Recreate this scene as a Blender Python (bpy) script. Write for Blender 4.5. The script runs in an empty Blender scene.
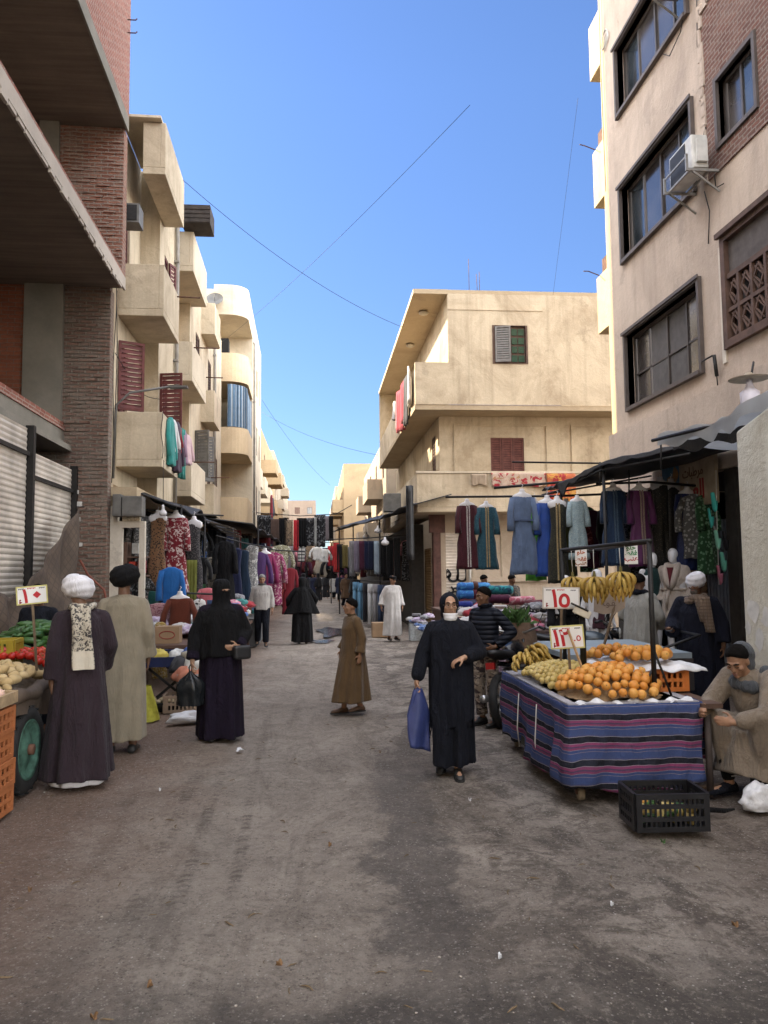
import bpy, math, random
import numpy as np
from mathutils import Vector, Matrix
SC = bpy.context.scene
COL = SC.collection
R = math.radians
PI = math.pi
rnd = random.Random(7)

# ------------------------------------------------------------------ properties
def tag(o, label=None, cat=None, group=None, kind=None):
    if label: o['label'] = label
    if cat: o['category'] = cat
    if group: o['group'] = group
    if kind: o['kind'] = kind
    return o

def thing(name, label, cat, loc=(0, 0, 0), rz=0.0, group=None):
    o = bpy.data.objects.new(name, None)
    o.empty_display_size = 0.1
    COL.objects.link(o)
    o.location = loc
    o.rotation_euler = (0, 0, rz)
    return tag(o, label, cat, group)

def copy_tree(o, parent=None):
    c = o.copy()
    COL.objects.link(c)
    if parent: c.parent = parent
    for ch in list(o.children):
        copy_tree(ch, c)
    return c

def setmat(o, *ms):
    for i, m in enumerate(ms):
        o.material_slots[i].link = 'OBJECT'
        o.material_slots[i].material = m

# ------------------------------------------------------------------ mesh builder
class MB:
    def __init__(s, T=None):
        s.v = []; s.f = []; s.sm = []; s.mi = []; s.T = T or Matrix.Identity(4); s.m = 0
    def add(s, vs, fs, smooth=False):
        b = len(s.v); T = s.T
        for p in vs: s.v.append(tuple(T @ Vector(p)))
        for f in fs:
            s.f.append([b + i for i in f]); s.sm.append(smooth); s.mi.append(s.m)
    def box(s, x0, x1, y0, y1, z0, z1):
        s.add([(x0,y0,z0),(x1,y0,z0),(x1,y1,z0),(x0,y1,z0),(x0,y0,z1),(x1,y0,z1),(x1,y1,z1),(x0,y1,z1)],
              [(3,2,1,0),(4,5,6,7),(0,1,5,4),(1,2,6,5),(2,3,7,6),(3,0,4,7)])
    def boxc(s, c, d, rot=None):
        M = Matrix.Translation(c) @ (rot.to_4x4() if rot else Matrix.Identity(4))
        o = s.T; s.T = o @ M
        s.box(-d[0]/2, d[0]/2, -d[1]/2, d[1]/2, -d[2]/2, d[2]/2); s.T = o
    def quad(s, a, b, c, d, smooth=False): s.add([a, b, c, d], [(0,1,2,3)], smooth)
    def rings(s, rings, cap0=True, cap1=True, smooth=True, closed=True):
        n = len(rings[0]); vs = [p for r in rings for p in r]; fs = []
        for i in range(len(rings)-1):
            for j in range(n if closed else n-1):
                k = (j+1) % n
                fs.append((i*n+j, i*n+k, (i+1)*n+k, (i+1)*n+j))
        if cap0: fs.append(tuple(range(n-1, -1, -1)))
        if cap1: fs.append(tuple((len(rings)-1)*n + j for j in range(n)))
        s.add(vs, fs, smooth)
    def tube(s, pts, r, n=8, caps=True, smooth=True):
        pts = [Vector(p) for p in pts]; k = len(pts)
        rs = r if isinstance(r, (list, tuple)) else [r]*k
        rings = []; prev = None
        for i, p in enumerate(pts):
            t = (pts[min(i+1,k-1)] - pts[max(i-1,0)])
            if t.length < 1e-9: t = Vector((0,0,1))
            t.normalize()
            if prev is None:
                a = Vector((0,0,1)) if abs(t.z) < .9 else Vector((1,0,0))
                nx = t.cross(a).normalized()
            else:
                nx = (prev - t*prev.dot(t)).normalized()
            prev = nx; ny = t.cross(nx)
            rings.append([p + (nx*math.cos(2*PI*j/n) + ny*math.sin(2*PI*j/n))*rs[i] for j in range(n)])
        s.rings(rings, caps, caps, smooth)
    def bar(s, a, b, w, h=None):
        """rectangular bar from a to b"""
        a = Vector(a); b = Vector(b); d = b-a; L = d.length
        q = d.to_track_quat('Y', 'Z').to_matrix()
        s.boxc((a+b)/2, (w, L, h or w), q)
    def lathe(s, prof, n=16, c=(0,0,0), smooth=True, cap0=True, cap1=True):
        rings = [[(c[0]+r*math.cos(2*PI*j/n), c[1]+r*math.sin(2*PI*j/n), c[2]+z) for j in range(n)] for r, z in prof]
        s.rings(rings, cap0, cap1, smooth)
    def ball(s, c, r, nu=12, nv=8, rot=None):
        if not isinstance(r, (tuple, list)): r = (r, r, r)
        vs = []; fs = []
        M = Matrix.Translation(c) @ (rot.to_4x4() if rot else Matrix.Identity(4))
        for i in range(nv+1):
            a = PI*i/nv
            if i in (0, nv):
                vs.append(M @ Vector((0,0,r[2]*math.cos(a)))); continue
            for j in range(nu):
                b = 2*PI*j/nu
                vs.append(M @ Vector((r[0]*math.sin(a)*math.cos(b), r[1]*math.sin(a)*math.sin(b), r[2]*math.cos(a))))
        last = len(vs)-1
        for j in range(nu):
            k = (j+1) % nu
            fs.append((0, 1+j, 1+k))
            fs.append((last, last-nu+k, last-nu+j))
            for i in range(nv-2):
                fs.append((1+i*nu+j, 1+(i+1)*nu+j, 1+(i+1)*nu+k, 1+i*nu+k))
        s.add(vs, fs, True)
    def prism(s, poly, z0, z1):
        n = len(poly)
        vs = [(x,y,z0) for x,y in poly] + [(x,y,z1) for x,y in poly]
        fs = [tuple(range(n-1,-1,-1)), tuple(range(n,2*n))]
        for i in range(n):
            k = (i+1) % n
            fs.append((i, k, n+k, n+i))
        s.add(vs, fs)
    def grid(s, fn, nu, nv, smooth=True):
        vs = [fn(i/nu, j/nv) for j in range(nv+1) for i in range(nu+1)]
        fs = [(j*(nu+1)+i, j*(nu+1)+i+1, (j+1)*(nu+1)+i+1, (j+1)*(nu+1)+i) for j in range(nv) for i in range(nu)]
        s.add(vs, fs, smooth)
    def wall(s, u0, u1, z0, z1, holes=(), depth=.18, n0=0.0):
        """wall face in the local plane y = n0 (outward -y), with openings that have reveals"""
        us = sorted({u0, u1} | {h[i] for h in holes for i in (0, 1)})
        zs = sorted({z0, z1} | {h[i] for h in holes for i in (2, 3)})
        us = [u for u in us if u0 <= u <= u1]; zs = [z for z in zs if z0 <= z <= z1]
        for i in range(len(us)-1):
            for j in range(len(zs)-1):
                cu = (us[i]+us[i+1])/2; cz = (zs[j]+zs[j+1])/2
                if any(h[0] < cu < h[1] and h[2] < cz < h[3] for h in holes): continue
                s.quad((us[i],n0,zs[j]),(us[i+1],n0,zs[j]),(us[i+1],n0,zs[j+1]),(us[i],n0,zs[j+1]))
        for a, b, c, d in holes:
            y = n0 + depth
            s.quad((a,n0,c),(a,y,c),(b,y,c),(b,n0,c)); s.quad((a,n0,d),(b,n0,d),(b,y,d),(a,y,d))
            s.quad((a,n0,c),(a,n0,d),(a,y,d),(a,y,c)); s.quad((b,n0,c),(b,y,c),(b,y,d),(b,n0,d))
    def build(s, name, mat, parent=None, loc=None):
        me = bpy.data.meshes.new(name)
        me.from_pydata(s.v, [], s.f)
        me.polygons.foreach_set('use_smooth', s.sm)
        for m in (mat if isinstance(mat, (list, tuple)) else [mat]): me.materials.append(m)
        if any(s.mi): me.polygons.foreach_set('material_index', s.mi)
        me.update()
        o = bpy.data.objects.new(name, me)
        COL.objects.link(o)
        if parent: o.parent = parent
        if loc: o.location = loc
        return o

def bevel(o, w=.01, seg=2):
    m = o.modifiers.new('Bevel', 'BEVEL'); m.width = w; m.segments = seg; m.limit_method = 'ANGLE'
    return o

def remesh(o, vox, smooth=6, fac=.5):
    """fuse everything in o into one continuous surface"""
    m = o.modifiers.new('Remesh', 'REMESH'); m.mode = 'VOXEL'; m.voxel_size = vox; m.use_smooth_shade = True
    if smooth:
        k = o.modifiers.new('Smooth', 'SMOOTH'); k.factor = fac; k.iterations = smooth
    dg = bpy.context.evaluated_depsgraph_get(); dg.update()
    me = bpy.data.meshes.new_from_object(o.evaluated_get(dg))
    old = o.data; mats = list(old.materials)
    o.modifiers.clear(); o.data = me; me.name = old.name
    me.materials.clear()
    for mm in mats: me.materials.append(mm)
    me.polygons.foreach_set('use_smooth', [True]*len(me.polygons))
    bpy.data.meshes.remove(old)
    return o

def frame(origin, udir):
    """local (u along the wall, -y outward, z up) -> world"""
    u = Vector((udir[0], udir[1], 0)).normalized(); z = Vector((0,0,1)); n = z.cross(u)
    M = Matrix.Identity(4)
    for i in range(3):
        M[i][0] = u[i]; M[i][1] = n[i]; M[i][2] = z[i]; M[i][3] = origin[i]
    return M

# ------------------------------------------------------------------ camera
CAMH = 1.8; FPX = 765.0; ROLL = 0.0105; PSI = R(4.9627); TH = R(4.4328)
fw = Vector((math.sin(PSI)*math.cos(TH), math.cos(PSI)*math.cos(TH), math.sin(TH)))
rt0 = Vector((math.cos(PSI), -math.sin(PSI), 0)); up0 = rt0.cross(fw)
rt = rt0*math.cos(ROLL) - up0*math.sin(ROLL); up = rt0*math.sin(ROLL) + up0*math.cos(ROLL)
cd = bpy.data.cameras.new('camera'); cam = bpy.data.objects.new('camera', cd); COL.objects.link(cam)
M = Matrix.Identity(4)
for i in range(3):
    M[i][0] = rt[i]; M[i][1] = up[i]; M[i][2] = -fw[i]
M[2][3] = CAMH
cam.matrix_world = M
cd.sensor_fit = 'HORIZONTAL'; cd.sensor_width = 36; cd.lens = 36*FPX/768; cd.clip_end = 3000; cd.clip_start = .05
SC.camera = cam
EYE = Vector((0, 0, CAMH))
def ray(px, py): return fw*FPX + rt*(px-384) - up*(py-512)
def G(px, py, z=0.0):
    d = ray(px, py); return EYE + d*((z-CAMH)/d.z)
def P(px, py, Y):
    d = ray(px, py); return EYE + d*(Y/d.y)
def S(px, py, X):
    d = ray(px, py); return EYE + d*(X/d.x)

# ------------------------------------------------------------------ materials
def _new(name):
    m = bpy.data.materials.new(name); m.use_nodes = True
    nt = m.node_tree; b = nt.nodes['Principled BSDF']
    return m, nt, b
def _n(nt, t, **kw):
    n = nt.nodes.new(t)
    for k, v in kw.items(): setattr(n, k, v)
    return n
def _pos(nt, world=True, scale=(1,1,1), loc=(0,0,0)):
    if world:
        g = _n(nt, 'ShaderNodeNewGeometry'); out = g.outputs['Position']
    else:
        g = _n(nt, 'ShaderNodeTexCoord'); out = g.outputs['Object']
    mp = _n(nt, 'ShaderNodeMapping'); mp.inputs['Scale'].default_value = scale; mp.inputs['Location'].default_value = loc
    nt.links.new(out, mp.inputs['Vector'])
    return mp.outputs['Vector']
def _noise(nt, vec, scale, detail=4, rough=.55, dist=0):
    n = _n(nt, 'ShaderNodeTexNoise'); n.inputs['Scale'].default_value = scale
    n.inputs['Detail'].default_value = detail; n.inputs['Roughness'].default_value = rough; n.inputs['Distortion'].default_value = dist
    nt.links.new(vec, n.inputs['Vector']); return n.outputs['Fac']
def _ramp(nt, fac, lo, hi):
    n = _n(nt, 'ShaderNodeMapRange'); n.inputs['From Min'].default_value = lo; n.inputs['From Max'].default_value = hi
    nt.links.new(fac, n.inputs['Value']); return n.outputs['Result']
def _mix(nt, fac, a, b, mode='MIX'):
    n = _n(nt, 'ShaderNodeMix'); n.data_type = 'RGBA'; n.blend_type = mode
    for sock, val in ((n.inputs[0], fac), (n.inputs[6], a), (n.inputs[7], b)):
        if hasattr(val, 'is_linked'): nt.links.new(val, sock)
        elif isinstance(val, (int, float)): sock.default_value = val
        else: sock.default_value = (*val[:3], 1)
    return n.outputs[2]
def _math(nt, op, a, b=None, c=None):
    n = _n(nt, 'ShaderNodeMath', operation=op)
    for i, val in enumerate((a, b, c)):
        if val is None: continue
        if hasattr(val, 'is_linked'): nt.links.new(val, n.inputs[i])
        else: n.inputs[i].default_value = val
    return n.outputs[0]
def _bump(nt, b, h, strength, dist=.02):
    n = _n(nt, 'ShaderNodeBump'); n.inputs['Strength'].default_value = strength; n.inputs['Distance'].default_value = dist
    nt.links.new(h, n.inputs['Height']); nt.links.new(n.outputs['Normal'], b.inputs['Normal'])
def srgb(r, g, b):
    f = lambda c: (c/255/12.92) if c/255 <= .04045 else ((c/255+.055)/1.055)**2.4
    return (f(r), f(g), f(b))
_MC = {}
def plain(name, col, rough=.6, metal=0.0, var=.25, scale=8, bump=0.0, bscale=60, spec=.4, world=False):
    """one colour broken up by a noise of itself"""
    if name in _MC: return _MC[name]
    m, nt, b = _new(name)
    v = _pos(nt, world)
    f = _ramp(nt, _noise(nt, v, scale), .3, .7)
    c = _mix(nt, f, tuple(x*(1-var) for x in col), tuple(min(1, x*(1+var*.6)) for x in col))
    nt.links.new(c, b.inputs['Base Color'])
    b.inputs['Roughness'].default_value = rough; b.inputs['Metallic'].default_value = metal
    b.inputs['Specular IOR Level'].default_value = spec
    if bump: _bump(nt, b, _noise(nt, v, bscale), bump, .01)
    _MC[name] = m; return m
def plaster(name, col, stain, amt=.5, streak=.5, fine=.12, bump=.25, rough=.9):
    if name in _MC: return _MC[name]
    m, nt, b = _new(name)
    v = _pos(nt)
    big = _ramp(nt, _noise(nt, v, .55, 7, .68, .8), .44, .62)
    vs = _pos(nt, True, (1.6, 1.6, .12))
    st = _ramp(nt, _noise(nt, vs, 2.2, 6, .65), .50, .68)
    mid = _ramp(nt, _noise(nt, v, 3.1, 7, .74, .5), .40, .66)
    spk = _ramp(nt, _noise(nt, v, 26, 3, .7), .35, .75)
    c = _mix(nt, _math(nt, 'MULTIPLY', big, amt), col, stain)
    c = _mix(nt, _math(nt, 'MULTIPLY', st, streak*.55), c, tuple(x*.72 for x in stain))
    c = _mix(nt, _math(nt, 'MULTIPLY', mid, .38), c, tuple(x*.82 for x in col))
    c = _mix(nt, _math(nt, 'MULTIPLY', spk, fine), c, tuple(x*.5 for x in stain))
    pc = _ramp(nt, _noise(nt, _pos(nt, True, (1,1,1), (31,7,3)), .9, 8, .72, .5), .60, .63)
    c = _mix(nt, _math(nt, 'MULTIPLY', pc, .3), c, tuple(x*.75+.05 for x in stain))
    nt.links.new(c, b.inputs['Base Color'])
    b.inputs['Roughness'].default_value = rough; b.inputs['Specular IOR Level'].default_value = .2
    h = _math(nt, 'ADD', _noise(nt, v, 14, 6, .65), _math(nt, 'MULTIPLY', mid, .8))
    _bump(nt, b, h, bump, .03)
    _MC[name] = m; return m
def brick(name, c1, c2, mortar, bw=.25, bh=.075, msize=.012, rough=.9, smear=.3, bump=.7):
    if name in _MC: return _MC[name]
    m, nt, b = _new(name)
    g = _n(nt, 'ShaderNodeNewGeometry'); sp = _n(nt, 'ShaderNodeSeparateXYZ'); nt.links.new(g.outputs['Position'], sp.inputs[0])
    cb = _n(nt, 'ShaderNodeCombineXYZ')
    v = g.outputs['Position']
    wob = _math(nt, 'MULTIPLY', _math(nt, 'SUBTRACT', _noise(nt, v, 4, 3), .5), .05)
    nt.links.new(_math(nt, 'ADD', sp.outputs[0], sp.outputs[1]), cb.inputs[0])
    nt.links.new(_math(nt, 'ADD', sp.outputs[2], wob), cb.inputs[1])
    t = _n(nt, 'ShaderNodeTexBrick'); nt.links.new(cb.outputs[0], t.inputs['Vector'])
    t.inputs['Color1'].default_value = (*c1, 1); t.inputs['Color2'].default_value = (*c2, 1); t.inputs['Mortar'].default_value = (*mortar, 1)
    t.inputs['Scale'].default_value = 1; t.inputs['Mortar Size'].default_value = msize; t.inputs['Mortar Smooth'].default_value = .3
    t.inputs['Brick Width'].default_value = bw; t.inputs['Row Height'].default_value = bh; t.inputs['Bias'].default_value = -.1
    d = _ramp(nt, _noise(nt, v, 2.2, 6, .7), .45, .7)
    c = _mix(nt, _math(nt, 'MULTIPLY', d, smear), t.outputs['Color'], mortar)
    f = _ramp(nt, _noise(nt, v, 18, 4, .7), .25, .8)
    c = _mix(nt, _math(nt, 'MULTIPLY', f, .55), c, tuple(x*.45 for x in c2))
    nt.links.new(c, b.inputs['Base Color']); b.inputs['Roughness'].default_value = rough; b.inputs['Specular IOR Level'].default_value = .15
    h = _math(nt, 'ADD', _math(nt, 'MULTIPLY', t.outputs['Fac'], -1.0), _math(nt, 'MULTIPLY', _noise(nt, v, 22, 5, .7), .9))
    _bump(nt, b, h, bump, .02)
    _MC[name] = m; return m
def concrete(name, col, amt=.5, board=0.0):
    if name in _MC: return _MC[name]
    m, nt, b = _new(name); v = _pos(nt)
    n1 = _ramp(nt, _noise(nt, v, 1.2, 7, .65), .35, .7); n2 = _ramp(nt, _noise(nt, v, 14, 5, .7), .3, .8)
    c = _mix(nt, _math(nt, 'MULTIPLY', n1, amt), col, tuple(x*.5 for x in col))
    c = _mix(nt, _math(nt, 'MULTIPLY', n2, .25), c, tuple(x*.6 for x in col))
    h = _noise(nt, v, 20, 6, .7)
    if board:
        vv = _pos(nt, True, (.5, 9, 4))
        w = _noise(nt, vv, 1.0, 3, .6); w2 = _ramp(nt, w, .35, .65)
        c = _mix(nt, _math(nt, 'MULTIPLY', w2, board), c, tuple(x*.45 for x in col)); h = _math(nt, 'ADD', h, w2)
    nt.links.new(c, b.inputs['Base Color']); b.inputs['Roughness'].default_value = .92; b.inputs['Specular IOR Level'].default_value = .15
    _bump(nt, b, h, .35, .02)
    _MC[name] = m; return m
def cloth(name, col, rough=.88, pattern=None, col2=None, scale=20, fold=.25, world=False, sheen=.15, col3=None):
    """woven cloth; pattern: spots, floral, stripes_z, plaid, lace, sequin, camo, bands"""
    if name in _MC: return _MC[name]
    m, nt, b = _new(name); v = _pos(nt, world)
    c = None
    n = _ramp(nt, _noise(nt, v, 5, 4), .3, .75)
    c = _mix(nt, n, tuple(x*.8 for x in col), tuple(min(1, x*1.12) for x in col))
    if pattern in ('spots', 'sequin'):
        t = _n(nt, 'ShaderNodeTexVoronoi'); t.inputs['Scale'].default_value = scale; nt.links.new(v, t.inputs['Vector'])
        f = _ramp(nt, t.outputs['Distance'], .42, .36) if pattern == 'spots' else _ramp(nt, t.outputs['Distance'], .25, .12)
        c = _mix(nt, f, c, col2)
    elif pattern == 'floral':
        t = _noise(nt, v, scale, 3, .6, 1.2); c = _mix(nt, _ramp(nt, t, .53, .57), c, col2)
        if col3: c = _mix(nt, _ramp(nt, _noise(nt, _pos(nt, world, (1,1,1), (5,3,9)), scale*.8, 3, .6, 1), .58, .61), c, col3)
    elif pattern in ('camo',):
        vv = _pos(nt, world, (1,1,1.9))
        c = _mix(nt, _ramp(nt, _noise(nt, vv, scale, 3, .5, .6), .5, .54), c, col2)
        c = _mix(nt, _ramp(nt, _noise(nt, _pos(nt, world, (1,1,1.9), (4,2,7)), scale*1.2, 3, .5, .6), .56, .59), c, col3 or (.01,.01,.01))
    elif pattern in ('stripes_z', 'stripes_x', 'plaid'):
        sp = _n(nt, 'ShaderNodeSeparateXYZ'); nt.links.new(v, sp.inputs[0])
        if pattern != 'stripes_x':
            fz = _math(nt, 'FRACT', _math(nt, 'MULTIPLY', sp.outputs[2], scale)); c = _mix(nt, _math(nt, 'LESS_THAN', fz, .3), c, col2)
        if pattern != 'stripes_z':
            fx = _math(nt, 'FRACT', _math(nt, 'MULTIPLY', _math(nt, 'ADD', sp.outputs[0], sp.outputs[1]), scale)); c = _mix(nt, _math(nt, 'MULTIPLY', _math(nt, 'LESS_THAN', fx, .3), .7), c, col2)
    nt.links.new(c, b.inputs['Base Color']); b.inputs['Roughness'].default_value = rough
    b.inputs['Specular IOR Level'].default_value = .25
    b.inputs['Sheen Weight'].default_value = sheen; b.inputs['Sheen Roughness'].default_value = .5
    h = _math(nt, 'ADD', _noise(nt, _pos(nt, world, (1,1,.28)), 11, 5, .62, .9), _math(nt, 'MULTIPLY', _noise(nt, v, 220, 2), .06))
    _bump(nt, b, h, min(1, fold*1.5), .06)
    _MC[name] = m; return m
def glass(name, col=(.02,.025,.03), rough=.06):
    if name in _MC: return _MC[name]
    m, nt, b = _new(name); v = _pos(nt)
    f = _ramp(nt, _noise(nt, v, 1.3, 5), .35, .7)
    c = _mix(nt, f, col, tuple(x*2.2+.01 for x in col)); nt.links.new(c, b.inputs['Base Color'])
    nt.links.new(_math(nt, 'MULTIPLY_ADD', f, .12, rough), b.inputs['Roughness'])
    b.inputs['Specular IOR Level'].default_value = .8
    _MC[name] = m; return m
def slatted(name, col, pitch=.09, rough=.6, metal=0.0, dark=.45):
    if name in _MC: return _MC[name]
    return plain(name, col, rough, metal, .3, 5, .1, 40)
def patch(name, col, stain):      # shorthand
    return plaster(name, col, stain)
# ------------------------------------------------------------------ world, sun
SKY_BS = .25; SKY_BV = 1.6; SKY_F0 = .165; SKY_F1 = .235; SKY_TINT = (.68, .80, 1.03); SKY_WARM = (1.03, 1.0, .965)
SUN_AZ = R(-62)      # from +Y towards -X
SUN_EL = R(33)
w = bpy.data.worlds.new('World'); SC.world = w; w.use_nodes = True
nt = w.node_tree; bg = nt.nodes['Background']
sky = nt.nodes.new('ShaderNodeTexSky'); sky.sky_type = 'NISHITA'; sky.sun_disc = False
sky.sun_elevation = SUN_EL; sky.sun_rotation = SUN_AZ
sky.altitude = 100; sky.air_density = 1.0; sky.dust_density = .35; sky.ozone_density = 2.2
# sky recoloured: dimmed blue ahead, brightness added overhead and behind to fill the street
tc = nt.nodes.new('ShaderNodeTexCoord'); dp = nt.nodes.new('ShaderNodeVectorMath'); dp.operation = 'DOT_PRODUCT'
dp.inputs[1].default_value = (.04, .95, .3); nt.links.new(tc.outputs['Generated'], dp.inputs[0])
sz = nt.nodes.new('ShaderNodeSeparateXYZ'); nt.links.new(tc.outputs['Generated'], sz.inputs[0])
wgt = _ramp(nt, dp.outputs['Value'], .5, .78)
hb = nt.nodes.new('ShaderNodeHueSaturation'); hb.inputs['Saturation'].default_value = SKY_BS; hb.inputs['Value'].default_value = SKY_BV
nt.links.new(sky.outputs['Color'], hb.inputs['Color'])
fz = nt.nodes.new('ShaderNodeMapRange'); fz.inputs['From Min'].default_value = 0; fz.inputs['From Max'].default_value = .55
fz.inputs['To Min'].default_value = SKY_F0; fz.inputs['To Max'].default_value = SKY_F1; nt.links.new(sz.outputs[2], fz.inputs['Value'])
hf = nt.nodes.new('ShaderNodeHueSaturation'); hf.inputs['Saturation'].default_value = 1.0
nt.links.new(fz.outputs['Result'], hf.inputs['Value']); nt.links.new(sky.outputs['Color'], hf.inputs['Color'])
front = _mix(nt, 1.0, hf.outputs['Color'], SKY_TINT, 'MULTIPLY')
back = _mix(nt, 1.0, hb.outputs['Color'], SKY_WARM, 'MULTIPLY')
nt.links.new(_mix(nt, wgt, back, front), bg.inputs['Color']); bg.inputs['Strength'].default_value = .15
sl = bpy.data.lights.new('sun', 'SUN'); sl.energy = 2.0; sl.angle = R(.5); sl.color = (1, .84, .62)
so = bpy.data.objects.new('sun', sl); COL.objects.link(so)
sd = Vector((math.sin(SUN_AZ)*math.cos(SUN_EL), math.cos(SUN_AZ)*math.cos(SUN_EL), math.sin(SUN_EL)))
so.rotation_euler = (-sd).to_track_quat('-Z', 'Y').to_euler()
vs = SC.view_settings; vs.view_transform = 'Standard'; vs.look = 'None'; vs.exposure = 2.92; vs.gamma = 1
cy = SC.cycles
cy.max_bounces = 5; cy.diffuse_bounces = 3; cy.glossy_bounces = 3; cy.transmission_bounces = 4; cy.transparent_max_bounces = 6
cy.caustics_reflective = False; cy.caustics_refractive = False

# ------------------------------------------------------------------ ground
def ground_mat():
    m, nt, b = _new('dusty street earth'); v = _pos(nt)
    base = (.245, .206, .172); dust = (.44, .378, .318); dark = (.066, .057, .050); crust = (.105, .086, .072); red = (.20, .118, .080)
    sp = _n(nt, 'ShaderNodeSeparateXYZ'); nt.links.new(v, sp.inputs[0]); X, Y = sp.outputs[0], sp.outputs[1]
    mul = lambda p, q: _math(nt, 'MULTIPLY', p, q)
    def off(x, y, z=0, sc=(1,1,1)): return _pos(nt, True, sc, (x, y, z))
    def wobble(sc, amt, seed=0): return mul(_math(nt, 'SUBTRACT', _noise(nt, off(seed, seed*2), sc, 7, .68), .5), amt)
    big = _ramp(nt, _noise(nt, v, .55, 8, .66, .6), .40, .60)
    c = _mix(nt, big, base, dust)
    # worn pale middle
    mid = mul(_ramp(nt, _math(nt, 'ABSOLUTE', _math(nt, 'ADD', _math(nt, 'ADD', X, .55), wobble(.9, 1.6, 3))), 1.25, .5), _ramp(nt, Y, 3.3, 4.4))
    c = _mix(nt, mul(mid, .6), c, dust)
    rightm = _ramp(nt, _math(nt, 'ADD', X, wobble(.8, 1.4, 5)), .55, 1.3)
    # dark trodden crust in broken patches, heavier on the right
    k = _math(nt, 'MULTIPLY_ADD', rightm, .55, .22)
    c = _mix(nt, mul(_ramp(nt, _noise(nt, off(2, 13, 0, (1,.7,1)), 1.5, 11, .74, 1.0), .49, .55), k), c, crust)
    c = _mix(nt, mul(_ramp(nt, _noise(nt, off(6, 1), 5.5, 10, .76, .7), .50, .57), _math(nt, 'MULTIPLY_ADD', rightm, .35, .25)), c, crust)
    st_v = _pos(nt, True, (2.2, .3, 1)); c = _mix(nt, mul(_ramp(nt, _noise(nt, st_v, 1.3, 8, .7, .6), .52, .62), .35), c, crust)
    # earth at both edges
    left = _ramp(nt, _math(nt, 'ADD', X, wobble(.8, 2.0, 7)), -.8, -1.8)
    c = _mix(nt, mul(left, .75), c, red)
    right2 = _ramp(nt, _math(nt, 'ADD', X, wobble(.8, 1.6, 9)), 1.9, 2.7)
    c = _mix(nt, mul(right2, .6), c, (.115, .078, .058))
    # dark spilled-water stain
    ln = _math(nt, 'ADD', _math(nt, 'SUBTRACT', X, _math(nt, 'MULTIPLY_ADD', Y, .05, .36)), wobble(1.5, 1.0, 11))
    st = mul(_ramp(nt, _math(nt, 'ABSOLUTE', ln), .27, .19), mul(_ramp(nt, Y, 3.2, 3.9), _ramp(nt, Y, 8.6, 6.0)))
    c = _mix(nt, mul(st, .55), c, dark)
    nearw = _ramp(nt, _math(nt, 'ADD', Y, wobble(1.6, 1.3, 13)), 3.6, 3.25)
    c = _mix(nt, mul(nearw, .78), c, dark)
    # tyre tracks
    for o_, wd in ((-1.02, .075), (-.80, .06), (-.50, .05)):
        lx = _math(nt, 'SUBTRACT', X, _math(nt, 'MULTIPLY_ADD', Y, -.035, o_+.17))
        tr = _ramp(nt, _math(nt, 'ABSOLUTE', lx), wd, wd*.5)
        zz = _math(nt, 'FRACT', mul(_math(nt, 'ADD', Y, mul(_math(nt, 'ABSOLUTE', lx), .5)), 12.0))
        tr = mul(mul(tr, _math(nt, 'MULTIPLY_ADD', _math(nt, 'LESS_THAN', zz, .5), .6, .4)), mul(_ramp(nt, Y, 4.0, 4.8), _ramp(nt, Y, 8.6, 6.6)))
        c = _mix(nt, mul(mul(tr, _ramp(nt, _noise(nt, v, 2.5, 7, .75), .44, .58)), .6), c, (.075, .062, .053))
    # grain
    c = _mix(nt, mul(_ramp(nt, _noise(nt, off(1, 4), 22, 7, .85), .52, .61), .5), c, (.07, .058, .048))
    c = _mix(nt, mul(_ramp(nt, _noise(nt, off(8, 3), 30, 7, .85), .53, .62), .55), c, (.47, .41, .35))
    c = _mix(nt, mul(_ramp(nt, _noise(nt, off(3, 9), 85, 3, .8), .55, .68), .4), c, (.05, .042, .036))
    for sc, th, col, seed in ((34, .13, (.60, .55, .49), 0), (21, .09, (.66, .61, .56), 5), (30, .13, (.03, .026, .023), 9)):
        t = _n(nt, 'ShaderNodeTexVoronoi'); t.inputs['Scale'].default_value = sc
        nt.links.new(off(seed, seed*2), t.inputs['Vector'])
        keep = _ramp(nt, _noise(nt, off(seed+3, 1), 3.5, 7, .8), .46, .56)
        c = _mix(nt, mul(mul(_ramp(nt, t.outputs['Distance'], th+.05, th), keep), .7), c, col)
    nt.links.new(c, b.inputs['Base Color'])
    nt.links.new(_math(nt, 'SUBTRACT', .93, mul(_math(nt, 'MAXIMUM', st, nearw), .32)), b.inputs['Roughness']); b.inputs['Specular IOR Level'].default_value = .3
    h = _math(nt, 'ADD', _noise(nt, v, 48, 6, .8), mul(_noise(nt, v, 6, 8, .72), 1.6))
    _bump(nt, b, h, 1.0, .03)
    return m
mb = MB()
def gz(x, y):
    return .018*math.sin(x*1.7+y*.6)*math.sin(y*.9) + .012*math.sin(x*3.1-y*2.2)
NX, NY = 60, 110
mb.grid(lambda a, b: (-9+18*a, -4+44*b, -.02+gz(-9+18*a, -4+44*b)*min(1, a*8, (1-a)*8, b*8, (1-b)*8)), NX, NY)
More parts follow.
